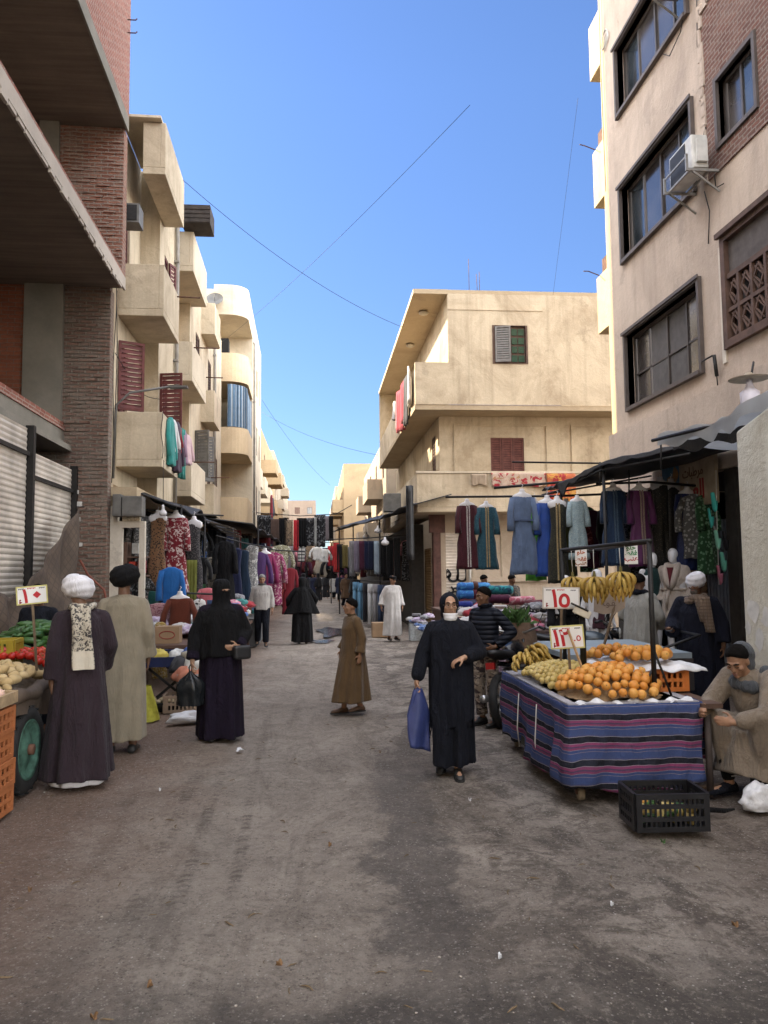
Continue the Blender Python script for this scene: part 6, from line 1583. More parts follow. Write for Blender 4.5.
laundry(it, 'laundry on the low cream building', 'far low cream building')

# ---- left-hand clothes stalls
LB = 'garments hung along the left stalls'
LG = [ # px, y top, y bottom, Y, kind, mat, label, cat
 (158,515,591,15.2,'slim:1',cloth('leopard print',(.17,.09,.045),.9,'spots',(.03,.02,.015),30),'leopard print gown, first under the left awning','dress'),
 (176,515,593,15.4,'gown:2',cloth('red floral',(.16,.012,.02),.9,'floral',(.48,.4,.38),14),'crimson gown with large pale flowers','dress'),
 (194,521,600,16.0,'slim:3',cloth('charcoal print',(.035,.033,.036),.9,'spots',(.11,.1,.1),40),'charcoal patterned gown beside the crimson one','dress'),
 (213,557,604,17.5,'skirt:2',cloth('stone floral',(.22,.19,.15),.9,'floral',(.05,.045,.04),18),'stone coloured floral skirt','skirt'),
 (151,591,636,15.0,'skirt:1',cloth('deep teal',(.008,.06,.055),.9),'deep teal skirt below the leopard gown','skirt'),
 (160,622,678,13.2,'slim:4',cloth('ochre print',(.28,.19,.05),.9,'floral',(.45,.4,.3),20),'ochre yellow printed gown standing lowest on the left stall','dress'),
 (159,603,640,14.4,'shirt:1',cloth('rose print',(.3,.17,.18),.9,'floral',(.12,.03,.05),24),'rose printed blouse above the ochre gown','blouse'),
 (171,567,640,14.6,'gown:2',cloth('bright blue',(.012,.10,.32),.85),'bright blue plain gown','dress'),
 (180,596,662,14.0,'coat:2',cloth('rust velvet',(.10,.022,.010),.85),'rust brown velvet gown in front of the bright blue one','dress'),
 (199,599,662,14.6,'slim:2',cloth('monochrome leaves',(.6,.59,.58),.9,'floral',(.012,.012,.014),13),'white gown with black leaves','dress'),
 (225,541,612,17.2,'gown:4',BLK,'long black gown in the middle of the left stall','dress'),
 (190,560,600,15.6,'panel:1',cloth('olive scarf',(.14,.15,.03),.9),'olive scarf hanging over the charcoal gown','scarf'),
 (236,548,604,19,'slim:1',cloth('navy crepe',(.012,.016,.05),.9),'navy gown left of the striped one','dress'),
 (244,550,605,19.4,'slim:3',cloth('ink crepe',(.006,.018,.04),.9),'ink blue gown behind the navy one','dress'),
 (252,545,603,19.6,'slim:4',cloth('grey lace',(.2,.2,.2),.9,'floral',(.55,.54,.52),22),'grey and white lace gown','dress'),
 (259,552,606,20.2,'coat:1',cloth('violet satin',(.05,.015,.09),.7),'violet satin gown left of the magenta pair','dress'),
 (265,552,606,20.6,'coat:2',cloth('magenta satin',(.19,.012,.07),.7),'magenta gown with a pale centre panel','dress'),
 (274,552,605,21.2,'coat:3',cloth('magenta floral',(.22,.02,.09),.8,'floral',(.5,.35,.35),18),'magenta floral robe right of the plain magenta gown','dress'),
 (290,568,614,22.2,'gown:1',cloth('carmine velvet',(.15,.008,.016),.85),'carmine velvet gown hanging alone at the street edge','dress'),
 (281,545,572,22.5,'shirt:2',cloth('leaf print',(.2,.19,.12),.9,'floral',(.5,.5,.42),16),'leaf printed blouse above the carmine gown','blouse'),
 (213,600,640,15.8,'trousers:1',cloth('denim',(.03,.06,.14),.9),'blue jeans under the stone skirt','trousers'),
 (222,610,645,16.6,'trousers:1',cloth('dark denim',(.015,.025,.06),.9),'darker jeans beside the blue jeans','trousers'),
 (208,588,615,15.9,'shirt:3',cloth('coral knit',(.5,.13,.15),.9),'coral child\'s top on the left stall','blouse'),
 (232,606,640,17.6,'shirt:1',cloth('bronze print',(.12,.07,.04),.9,'spots',(.3,.22,.12),30),'bronze printed top above the heaped clothes','blouse')]
LEN = dict(gown=1.35, slim=1.4, skirt=.95, coat=1.15, shirt=.68, panel=1.25, scarf=1.1, trousers=1.0)
BUSTK = {158,176,194,160,180,265}
def hang(lst, group, z_up=0.0):
    for px, y0, y1, Y, kd, mt, lab, ct in lst:
        a = P(px,y0,Y); L = a.z-P(px,y1,Y).z; k = L/LEN[kd.split(':')[0]]
        o = garment(kd, lab, ct, mt, a, rnd.uniform(-.25,.35), (min(k,1.05)*(1.0 if k > .6 else 1.3),min(k,1.05),k), group)
        if px in BUSTK and y0 < 600: bust(o)
hang(LG, LB)
FILLC = [('black',(.006,.006,.007)),('navy',(.008,.012,.035)),('plum',(.05,.01,.03)),('teal',(.008,.05,.055)),('grey',(.12,.12,.12)),('wine',(.09,.01,.015)),('brown',(.07,.04,.025)),('blue',(.02,.06,.18)),('cream',(.4,.35,.28)),('green',(.03,.09,.04)),('rose',(.35,.13,.16))]
rr = random.Random(77)
def fill(n, p0, p1, group, where, zj=.15, kinds=('gown:2','slim:1','coat:1','slim:4','shirt:1'), rows=1):
    for i in range(n):
        t = (i+.5)/n; c = rr.choice(FILLC); pt = rr.choice([None,None,'floral','spots']); v = Vector(p0).lerp(Vector(p1), t)+Vector((rr.uniform(-.15,.15),rr.uniform(-.2,.2),rr.uniform(-zj,0)))
        m = cloth('fill '+c[0]+(pt or ''), c[1], .9, pt, tuple(min(.6,x*2.5+.08) for x in c[1]), 18)
        k = rr.choice(kinds); nm = ['gown','dress','robe','garment'][i % 4]
        garment(k, '%s%s %s on the back rail of %s, %s' % (('flowered ','dotted ','plain ')[0 if pt == 'floral' else 1 if pt else 2], c[0], nm, where, ['near end','near half','middle','far half','far end'][min(4,int(t*5))]), 'dress', m, v, rr.uniform(-.4,.9), rr.uniform(.85,1.0), group)
fill(20, (-3.35,15.3,2.95), (-3.2,24,2.95), 'garments on the left back rail', 'the left stalls'); fill(18, (-2.75,16.2,2.2), (-1.9,24,2.4), 'garments on the street side rail of the left stalls', 'the left street side'); fill(16, (-2.6,15.5,1.5), (-2.0,21,1.4), 'small garments above the left table', 'the left table top', .2, ('shirt:1','shirt:2','skirt:2')); fill(14, (-3.45,14.9,1.75), (-3.3,19,1.7), 'garments on the low left back rail', 'the low left stalls', .1, ('shirt:1','skirt:2','shirt:2','trousers:1'))
for i in range(26):
    t = i/26; c = FILLC[[0,1,0,5,3,0,2,6,1][i % 9]]; Y_ = 22.5+19*t
    garment('panel:%d' % (i % 3), '%s cloth hung under the far left awnings, %s' % (c[0], ['nearest part','near part','middle part','far part','farthest part'][int(t*5)]), 'cloth', cloth('fill '+c[0], c[1], .9), (-2.75+.75*t+rr.uniform(-.2,.2), Y_, 3.1+rr.uniform(-.2,.2)), rr.uniform(.1,.8), (1.5,1,rr.uniform(1.0,1.4)), 'cloths under the far left awnings')
for i in range(56):
    t = i/56; c = FILLC[[0,4,1,0,8,5,0,2,10,1,6][i % 11]]; Y_ = (48,53,58,64)[i % 4]
    a_ = P(264+86*((i*23) % 56)/56, 551+rr.uniform(-6,16), Y_)
    garment(('panel:%d' % (i % 3)) if i % 4 else 'shirt:2', '%s garment on the lines at the far end, %s' % (c[0], ['left part','left of the middle','middle','right of the middle','right part'][int(((i*23) % 56)/56*5)]), 'garment', cloth('fill '+c[0], c[1], .9), a_, rr.uniform(-.3,.3), (2.0,1,rr.uniform(.9,1.3)) if i % 4 else (2,2,2), 'garments on the far lines')
fl = thing('awning', 'long sagging dark awning over the far left stalls', 'awning')
m_ = MB(); m_.grid(lambda a, b: (-3.6+1.5*b+.4*a, 24+19*a, 3.5+.05*math.sin(a*33)-.2*b), 30, 4); o_ = m_.build('sheet', BLKT, fl); k_ = o_.modifiers.new('S','SOLIDIFY'); k_.thickness = .03
for y_ in (26,34,42): m_ = MB(); m_.tube([(-2.0,y_,0),(-2.0,y_,3.3)], .03, 6); m_.build('post', STEEL, fl)
fill(12, (-2.1,24.2,2.7), (-1.7,30,2.8), 'garments on the far left rail', 'the far left stalls'); fill(10, (-2.6,31,2.9), (-2.2,40,3.0), 'garments on the farthest left rail', 'the farthest left stalls')
fill(12, (5.9,13.4,3.0), (4.4,13.6,3.0), 'garments at the back of the right stall', 'the right dress stall'); fill(7, (5.95,11.3,3.0), (5.9,13.2,3.0), 'garments on the shop side rail', 'the shop doorway'); fill(8, (3.0,12.8,3.0), (4.3,12.2,3.0), 'garments behind the denim gown', 'the long pole', .1, ('slim:1','slim:2')) if False else None
fill(10, (2.9,24,2.9), (2.7,34,2.9), 'garments under the dark awning', 'the dark awning stall'); fill(9, (2.6,35,2.9), (2.2,48,2.9), 'garments under the grey awning', 'the grey awning stall')
def rail(label, p0, p1, dz=.12, r=.018): pole('clothes_rail', label, [p0+Vector((-.2,0,dz)), p0.lerp(p1,.5)+Vector((0,0,dz-.03)), p1+Vector((.2,0,dz))], r, STEEL, 'rail', None)
rail('upper clothes rail of the first left stall', P(150,515,15.2), P(214,521,17.2)); rail('second clothes rail of the left stall holding the dark gowns', P(225,541,17.4), P(262,552,20.4)); rail('clothes rail holding the magenta gowns', P(256,551,20.2), P(298,556,22.2))
rail('lower clothes rail with the white leaf gown', P(150,591,14.6), P(203,597,14.7), .05)
# awning over them
la = thing('awning', 'sagging dark awning of cloth and boards over the left clothes stalls', 'awning')
q = MB()
q.grid(lambda a, b: (-3.5+.1*a+(.75+.15*math.sin(a*7))*b, 14.9+8.6*a, 3.36+.05*math.sin(a*29)-.28*b-.05*math.sin(a*17)*b), 50, 8); o = q.build('sheet', BLKT, la); k = o.modifiers.new('S','SOLIDIFY'); k.thickness = .03
q = MB()
for i in range(10): q.boxc((-2.75+.05*(i%3), 20.4+i*.28, 3.12-.02*i), (.9,.2,.03), Matrix.Rotation(.25,3,'Y'))
q.build('boards', plain('grey boards',(.08,.065,.05),.9,0,.5,6), la)
for y in (15.4, 18.6, 22.8): q = MB(); q.tube([(-2.72,y,0),(-2.70,y,3.15)], .025, 8); q.build('post', STEEL, la)
# hanging bulb, meter boxes, door frame and shelf
q = thing('hanging_bulb', 'white bulb hanging under the left awning by the leopard gown', 'bulb', P(163,512,14.9))
m = MB(); m.lathe([(.02,.14),(.028,.08),(.03,.05),(.07,.0),(.075,-.04),(.05,-.07)], 14); m.build('bulb', BUSTM, q)
m = MB(); m.tube([(0,0,.14),(0,0,1.0)], .006, 5); m.build('cord', STEEL, q)
for lab, x0, x1, y0, y1 in (('narrow grey meter box on the cream wall end',112,121,494,516),('wide grey meter box beside the narrow one',121.5,142,496,516)):
    a = P(x0,y1,14.3); b = P(x1,y0,14.3); t = thing('meter_box', lab, 'box', a); m = MB(); m.box(0,b.x-a.x,0,.3,0,b.z-a.z); bevel(m.build('case', GREYMET, t), .01); m = MB(); m.box(.03,b.x-a.x-.03,-.012,-.002,.03,b.z-a.z-.03); m.build('door', GREYMET, t)
df = thing('shop_doorway', 'white framed shop doorway beneath the grey meter boxes', 'doorway')
a = P(118,528,14.6); b = P(146,528,14.6)
for x in (a.x, b.x-.1): m = MB(); m.box(x,x+.1,14.5,14.62,0,a.z); m.build('jamb', WHITEW, df)
m = MB(); m.box(a.x,b.x,14.5,14.62,a.z+.002,a.z+.12); m.build('lintel', WHITEW, df)
m = MB(); m.box(a.x+.1,b.x-.1,14.49,14.62,a.z+.123,a.z+.42); m.build('name_board', plain('speckled board',(.5,.42,.3),.8,0,.6,30), df)
m = MB(); m.box(a.x+.1,b.x-.1,15.6,15.64,0,a.z); m.build('interior', DARKIN, df)
m = MB(); m.box(a.x-.35,a.x-.002,14.52,14.7,0,a.z+.4); m.build('wall_end', WHITEW, df)
sh_ = thing('shelf_unit', 'brown shelf of red goods inside the white framed doorway', 'shelf')
m = MB(); c = P(131,600,14.9); m.box(c.x-.3,c.x-.05,14.75,15.1,0,2.4); m.build('side', BROWNW, sh_)
for i, z in enumerate((1.35,1.75,2.1)): m = MB(); m.box(c.x-.049,c.x+.3,14.78,15.1,z,z+.03); m.build('board', BROWNW, sh_)
for i, (z, dx, col) in enumerate(((1.38,.02,'red'),(1.38,.16,'orange'),(1.78,.0,'scarlet'),(1.78,.17,'crimson'),(2.13,.05,'white'))):
    m = MB(); m.boxc((0,0,.12), (.12,.16,.24 if i % 2 else .2)); o = m.build('packet', plain('packet '+col, dict(red=(.4,.03,.03),orange=(.4,.15,.02),scarlet=(.5,.05,.03),crimson=(.3,.01,.04),white=(.5,.5,.48))[col], .5), None, (c.x+.03+dx,14.9,z+.031)); bevel(o,.006); tag(o, col+' packet on the '+('lowest','lowest','middle','middle','top')[i]+' board of the doorway shelf', 'packet', 'goods on the doorway shelf')
# table with heaped clothes, left
tl = thing('table', 'low table heaped with loose clothes along the left stalls', 'table')
q = MB(); q.box(-3.1,-1.55,13.3,18.5,.62,.67); q.build('tabletop', BROWNW, tl)
for x in (-3.0,-1.65):
    for y in (13.4,16,18.4): q = MB(); q.box(x-.03,x+.03,y-.03,y+.03,0,.619); q.build('leg', BROWNW, tl)
heap_field(64, -3.0, -1.6, 13.4, 18.4, .68, 'loose garments on the left table', 'the left clothes table', [0,0,3,2,5,4,9,1,10,7,0,8], 31, .62, .2)
heap_field(22, -3.2, -1.6, 19, 24, .7, 'loose garments on the far left table', 'the far left table', [0,2,5,9,1,10,8], 33, .3, .2)
q = MB(); q.box(-3.3,-1.5,19,24,.62,.68); q.box(-3.3,-1.5,19.1,23.9,0,.615); o = q.build('table', cloth('grey table skirt',(.1,.1,.1))); tag(o, 'cloth skirted table farther along the left stalls', 'table')
bx = thing('cardboard_box', 'cardboard box with a red printed oval on the left stall table', 'box', P(167,634,12.6))
q = MB(); q.box(-.19,.19,0,.28,0,.27); q.build('carton', plain('cardboard',(.30,.20,.12),.9,0,.15,5), bx)
q = MB(); q.tube([(.12*math.cos(t*PI/12), -.004, .135+.06*math.sin(t*PI/12)) for t in range(25)], .006, 4); q.build('printed_oval', REDP, bx)
text('lettering', '\u0639\u0631\u0648\u0633', bx.matrix_world @ Matrix.Translation(bx.location) @ Matrix.Translation((0,-.004,.135)) @ STAND, .1, REDP, None).parent = None
o = COL.objects[-1] if False else [x for x in bpy.data.objects if x.name.startswith('lettering') and x.parent is None][-1]
bpy.data.objects.remove(o)
t2 = thing('table', 'plain wooden stall table under the cardboard box', 'table')
a = P(152,644,12.6)
q = MB(); q.box(a.x-.3,a.x+1.25,12.3,13.2,a.z-.05,a.z); q.build('tabletop', BROWNW, t2)
for x in (a.x-.2,a.x+1.15): q = MB(); q.box(x-.03,x+.03,12.35,13.1,0,a.z-.051); q.build('leg', BROWNW, t2)
bx.location.z = a.z+.002
# blue trestle tray
tt = thing('trestle_tray', 'dark blue shallow tray on crossed metal legs in front of the left stalls', 'tray')
a = P(150,655,10.9); b = P(197,657,10.9); zt = a.z
q = MB(); q.box(a.x,b.x,10.6,11.6,zt-.12,zt-.10); q.box(a.x,b.x,10.57,10.6,zt-.13,zt); q.box(a.x,b.x,11.6,11.63,zt-.13,zt); q.box(b.x,b.x+.03,10.57,11.63,zt-.13,zt+.002); q.box(a.x-.03,a.x,10.57,11.63,zt-.13,zt+.001)
q.build('tray', plain('dark blue paint',(.012,.02,.075),.5,0,.3,5), tt)
for y in (10.7,11.5):
    for s in (-1,1):
        q = MB(); q.bar(((a.x+b.x)/2-s*.35,y+.02*s,0),((a.x+b.x)/2+s*.32,y+.02*s,zt-.13),.03); q.build('leg', STEEL, tt)
for i, (dx, col, c) in enumerate(((.1,'yellow',(.5,.4,.08)),(.35,'white',(.6,.6,.58)),(.5,'blue',(.05,.1,.3)))):
    garment('heap:%d' % i, col+' wrapped bundle in the dark blue tray', 'bundle', plain('bundle '+col, c, .6), (a.x+dx,11.0,zt-.1), i, (.55,.55,1.1), None, 'bundle')
# bucket of scraps, crate, pan, plastic bags
def plastic_crate(label, loc, rz, d, mat_, group=None, nx=9, nz=2, bars=.011, fill=None, slot=True):
    """open crate with slotted sides, thick rim and corner posts"""
    L, W_, H_ = d; t = thing('plastic_crate', label, 'crate', loc, rz, group)
    q = MB(); q.box(-L/2+.01,L/2-.01,-W_/2+.01,W_/2-.01,.0,.012); q.build('base', mat_, t)
    def side(T, l):
        q = MB(T)
        q.box(-l/2,l/2,-.012,.012,H_-.035,H_); q.box(-l/2,l/2,-.010,.010,0,.035)
        for i in range(1, nz): z = H_*i/nz; q.box(-l/2,l/2,-.009,.009,z-.014,z+.014)
        for x in (-l/2+.02,l/2-.02): q.box(x-.0195,x+.0195,-.011,.011,.035,H_-.035)
        n = max(2, int(l/.05)*nx//9)
        for i in range(1, n): x = -l/2+l*i/n; q.box(x-bars,x+bars,-.006,.006,.035,H_-.035)
        return q.build('side', mat_, t)
    side(Matrix.Translation((0,-W_/2,0)), L); side(Matrix.Translation((0,W_/2,0)), L)
    side(Matrix.Translation((-L/2,0,0)) @ Matrix.Rotation(R(90),4,'Z'), W_-.03); side(Matrix.Translation((L/2,0,0)) @ Matrix.Rotation(R(90),4,'Z'), W_-.03)
    return t
g = G(186,713); plastic_crate('pale brown slotted crate on the ground by the veiled woman', (g.x-.05,g.y+.2,0), .05, (.5,.36,.22), plain('buff plastic',(.30,.22,.16),.6), None)
bk = thing('bucket', 'grey bucket of scraps standing on the pale brown crate', 'bucket', (g.x-.0,g.y+.25,.24))
q = MB(); q.lathe([(.15,0),(.2,.24),(.19,.24),(.14,.02)], 20, cap0=True, cap1=False); q.build('pail', plain('grey plastic',(.25,.24,.23),.6), bk)
for i, (col, c, dx, dy, dz) in enumerate((('salmon',(.5,.2,.13),-.02,-.06,.2),('white',(.55,.54,.5),.06,.03,.32),('cream',(.45,.4,.32),.05,.1,.42),('dark',(.04,.04,.045),-.1,.05,.3))):
    garment('heap:%d' % (i % 4), col+' rag piled in the grey bucket', 'rag', plain('rag '+col, c, .9), (g.x+dx,g.y+.25+dy,.24+dz-.05), i*1.3, (.75,.8,1.3), 'rags in the bucket', 'rag')
pn = thing('pan', 'wide black pan of peeled vegetables on the ground', 'pan', (P(165,706,10.6).x,10.6,0))
q = MB(); q.lathe([(.2,.0),(.34,.13),(.36,.13),(.22,-.0)], 28, cap1=False); q.build('dish', STEEL, pn)
rr = random.Random(3)
for i in range(16):
    a_ = rr.uniform(0,6.28); r_ = .24*math.sqrt(rr.random()); 
    if i == 0: m = MB(); m.ball((0,0,0),(.045,.03,.028),10,8); o = v0 = m.build('peeled_vegetable', plain('peeled root',(.45,.36,.22),.7))
    else: o = v0.copy(); COL.objects.link(o)
    o.location = (pn.location.x+r_*math.cos(a_), 10.6+r_*math.sin(a_), .11+rr.random()*.03); o.rotation_euler = (0,0,rr.uniform(0,6)); tag(o, 'pale peeled vegetable in the wide black pan', 'vegetable', 'peeled vegetables in the black pan')
WPB = plain('white polythene', (.62,.62,.63), .35, 0, .15, 12, .7, 30)
g = G(190,722); o = garment('heap:1','crumpled white plastic bag on the ground beside the pale brown crate','bag',WPB,(g.x,g.y,.01),.5,(1.15,.6,.8),None,'plastic_bag')
g = G(140,722); m = MB()
m.grid(lambda a, b: (lambda th, k: ((.2-.09*b)*k*math.cos(th), (.15-.06*b)*k*math.sin(th), .42*b))(2*PI*a, 1+.1*math.sin(2*PI*a*5+b*4)), 30, 10)
o = m.build('sack', plain('yellow sacking',(.42,.40,.05),.6,0,.3,14,.5,30), None, (g.x,g.y+.1,0)); tag(o, 'yellow sack standing behind the man in the tan robe', 'sack')

# ---- rows of cloth hung across the street
XS = 'cloths hung across the street'
XR = [(243,513,542,'black',0,.9),(257,515,546,'black with grey figures',1,1.2),(266,515,548,'charcoal figured',1,1.2),(275,519,542,'brown',2,.9),(283,518,547,'plain black',0,.9),(289,520,546,'beige figured',3,.9),(296,520,551,'red',4,.55),(302,518,547,'jet black',0,1.1),(310,518,546,'black flowered',1,1.1),(315,517,546,'white',5,.35),(320,515,547,'black and white',1,1.2),(327,516,541,'mauve grey',6,.5),(331,516,541,'narrow black',0,.5)]
XM = [BLK, cloth('black figured',(.008,.008,.01),.9,'floral',(.16,.16,.17),7), cloth('street brown',(.08,.05,.04),.9), cloth('street beige',(.25,.18,.12),.9,'floral',(.05,.04,.035),8), cloth('street red',(.42,.02,.03),.9), cloth('street white',(.55,.54,.52),.9), cloth('street mauve',(.2,.17,.18),.9)]
for i, (px, y0, y1, col, k, w_) in enumerate(XR):
    a = P(px,y0,38); L = a.z-P(px,y1,38).z
    garment('panel:%d' % (i % 3), '%s cloth on the line across the street, %d from its left end' % (col, i+1) if False else '%s cloth on the line strung across the street' % col, 'cloth', XM[k], a, 0, (w_*.45/.42*.98,1,L/1.25), XS)
pole('washing_line', 'sagging line of cloths strung across the street', [P(232,510,38), P(260,513,38), P(300,516,38), P(336,514,38), P(352,505,38)], .02, STEEL, 'line')
XB = [(275,546,574,'grey print',3),(283,548,576,'brown check',2),(291,546,575,'flowered',6),(301,545,562,'white plaid',5),(309,544,562,'beige plaid',3),(317,547,560,'cream jumper',5),(324,549,562,'cream cardigan',5),(331,546,566,'scarlet',4)]
for i, (px, y0, y1, col, k) in enumerate(XB):
    a = P(px,y0,46); L = a.z-P(px,y1,46).z
    garment('panel:%d' % ((i+1) % 3) if i not in (5,6) else 'shirt:2', '%s garment on the far second line across the street' % col, 'garment', cloth('plaid white',(.5,.49,.47),.9,'plaid',(.02,.02,.02),4) if i == 3 else XM[k], a, 0, (1.0,1,L/1.25) if i not in (5,6) else (1.3,1,L/.68), 'garments on the second line')
pole('washing_line', 'second line of garments farther along the street', [P(266,543,46), P(300,542,46), P(345,543,46)], .02, STEEL, 'line')

# ---- right-hand far stalls under dark awnings
XC = [(336,543,572,'red','red',28),(340,544,570,'black','black',28),(345,545,568,'olive','olive',27),(352,541,576,'silver grey','grey',27),(357,541,572,'lilac grey','lilac',26.5),(362,541,570,'plum','plum',26),(367,541,570,'navy','navy',26),(372,541,570,'midnight','midnight',25.5),(377,541,574,'pale blue','paleblue',25),(383,540,575,'black lace','black',25),(390,540,578,'black beaded','black',24.5),(397,538,580,'black embroidered','black',24)]
CMAP = dict(red=(.42,.03,.03), black=(.006,.006,.007), olive=(.13,.10,.03), grey=(.25,.24,.25), lilac=(.2,.17,.22), plum=(.06,.012,.03), navy=(.012,.016,.05), midnight=(.008,.012,.035), paleblue=(.3,.36,.42), blue=(.1,.22,.34), white=(.5,.5,.5), dark=(.015,.015,.02), denim=(.03,.05,.1))
for i, (px, y0, y1, col, k, Y) in enumerate(XC):
    a = P(px,y0,Y); L = a.z-P(px,y1,Y).z
    garment('scarf:%d' % (i % 3), '%s scarf on the rail under the far right awning' % col, 'scarf', cloth('rail '+k, CMAP[k], .9), a, .3, (.85,1,L/1.1), 'scarves under the far right awning')
XD = [(356,582,618,'pale blue','blue'),(361,583,620,'sky blue','blue'),(366,583,622,'dark','dark'),(371,584,624,'white','white'),(376,584,624,'grey','grey'),(381,585,624,'denim','denim'),(386,585,624,'ink','midnight')]
for i, (px, y0, y1, col, k) in enumerate(XD):
    Y = 26-i*.3; a = P(px,y0,Y); L = a.z-P(px,y1,Y).z
    garment('trousers:1', '%s trousers on the low rail beside the white robed man' % col, 'trousers', cloth('rail '+k, CMAP[k], .9), a, .6, (.75,.75,L), 'trousers on the low rail')
rail('rail of scarves under the far right awning', P(334,541,28), P(400,537,24), .06); rail('low rail of trousers by the white robed man', P(352,580,26.4), P(390,583,24), .04)
for lab, pts in (('dark cloth awning along the corner house shops', [(338,528,33),(378,520,25),(410,505,21.6)]), ('grey awning over the far right stalls', [(330,533,44),(352,524,34),(372,521,30)])):
    a_ = thing('awning', lab, 'awning'); v = [P(*p) for p in pts]
    q = MB(); q.grid(lambda s, t: (lambda e: (e.x+1.3*t-.1, e.y, e.z+.35*t+.03*math.sin(s*30)))(v[0].lerp(v[1], s*2) if s < .5 else v[1].lerp(v[2], s*2-1)), 24, 5); o = q.build('sheet', BLKT, a_); k = o.modifiers.new('S','SOLIDIFY'); k.thickness = .03
    for e in v[:2]: q = MB(); q.tube([(e.x+.05,e.y,0),(e.x+.05,e.y,e.z)], .03, 6); q.build('post', STEEL, a_)
q = MB(); a = P(407,486,21.5); b = P(411,560,21.5); q.grid(lambda s, t: (a.x-.05+.22*s, 21.4+.06*math.sin(s*9), a.z+(b.z-a.z)*t), 10, 10); o = q.build('black_curtain', BLKT); k = o.modifiers.new('S','SOLIDIFY'); k.thickness = .03; tag(o, 'long black cloth hanging from the balcony corner of the corner house', 'cloth')
q = MB(); a = P(384,512,25); q.box(a.x,a.x+.55,24.8,25.3,a.z,a.z+.6); o = q.build('junction_box', GREYMET); bevel(o,.02); tag(o, 'grey junction box on a bracket under the corner house balcony', 'box')
for i, (px,py,Y) in enumerate(((378,530,25),(366,536,28),(385,542,23.5))):
    t = thing('hanging_bulb', ('pale bulb nearest the junction box','pale bulb farthest under the dark awning','pale bulb lowest under the dark awning')[i], 'bulb', P(px,py,Y)); m = MB(); m.lathe([(.03,.15),(.04,.08),(.12,.0),(.12,-.06),(.06,-.1)], 12); m.build('bulb', BUSTM, t); m = MB(); m.tube([(0,0,.15),(0,0,.7)], .008, 4); m.build('cord', STEEL, t)
# dark shop fronts behind the far stalls
q = MB(); q.box(3.0,3.4,24.5,55,0,3.3); o = q.build('shop_wall', DARKIN); tag(o, 'dim shop wall behind the far right stalls', 'wall')
q = MB(); a = G(417,640); q.box(-.3,.3,-.2,.2,0,.42); o = q.build('carton', plain('pale printed carton',(.46,.5,.52),.8,0,.4,20), None, (a.x+.1,20.0,0)); tag(o, 'white and blue carton in front of the graffiti pillar', 'box'); bevel(o,.01)
q = MB(); q.box(-.22,.22,-.2,.2,0,.4); o = q.build('carton', plain('cardboard',(.3,.2,.12)), None, (P(381,640,20.8).x,21.2,0)); tag(o, 'brown carton behind the white robed man', 'box'); bevel(o,.01)
heap_field(16, 2.35, 2.95, 18.6, 20.2, .3, 'loose goods by the graffiti pillar', 'the goods by the graffiti pillar', [3,0,10,1], 55, .5, .3, (.5,.8))
# vendors behind the counter
for px, lab in ((484,'dark haired vendor mostly hidden behind the sky blue rolls'),(512,'vendor in a dark printed jacket behind the turquoise roll')):
    v = P(px,600,18.2); pp = pose(nod=.35, turn=.4); t = person(lab, (v.x,18.2,0), .4, .98, pp, SK2, .016); jumper(pp, .98, t, cloth('dark printed jacket',(.02,.018,.02),.9,'spots',(.12,.08,.04),30)); trousers(pp,.98,t,BLK,vox=.025); hair_cap(pp,.98,t)
# ------------------------------------------------------------------ orange cart
CF = 'oranges heaped on the striped cart'
x0c, x1c, y0c, y1c, zc = 1.96, 3.0, 5.93, 7.95, .74
ct = thing('fruit_cart', 'low fruit cart draped in a blue, pink and black striped cloth', 'cart')
q = MB(); q.box(x0c,x1c,y0c,y1c,zc-.05,zc); q.build('deck', BROWNW, ct)
for a, b in (((x0c+.03,y0c+.05),(x0c+.03,y1c-.1)), ((x1c-.05,y0c+.05),(x1c-.05,y1c-.1))):
    q = MB(); q.box(a[0]-.03,a[0]+.03,a[1],b[1],.12,.2); q.build('bottom_beam', plain('dark green beam',(.03,.035,.025),.8,0,.5,8), ct)
q = MB(); q.box(x0c-.02,x1c,y0c+.0,y0c+.06,.13,.19); q.build('bottom_beam', BROWNW, ct)
for x in (x0c+.04,x1c-.06):
    for y in (y0c+.06,y1c-.1): q = MB(); q.box(x-.025,x+.025,y-.025,y+.025,.2,zc-.051); q.build('leg', BROWNW, ct)
for x, y in ((x0c+.08,y0c+.06),(x1c-.15,y0c+.08),(x0c+.06,y1c-.12),(x1c-.1,y1c-.12)):
    q = MB(Matrix.Translation((x,y,.055)) @ Matrix.Rotation(R(90),4,'Y')); q.lathe([(.02,-.022),(.052,-.022),(.055,-.01),(.055,.01),(.052,.022),(.02,.022)], 20); w_ = q.build('caster', plain('worn caster',(.2,.16,.11),.7,0,.3,20), ct)
    q = MB(); q.box(x-.035,x-.028,y-.02,y+.02,.05,.125); q.box(x+.028,x+.035,y-.02,y+.02,.05,.125); q.box(x-.035,x+.035,y-.02,y+.02,.1255,.132); q.build('fork', RUST, w_)
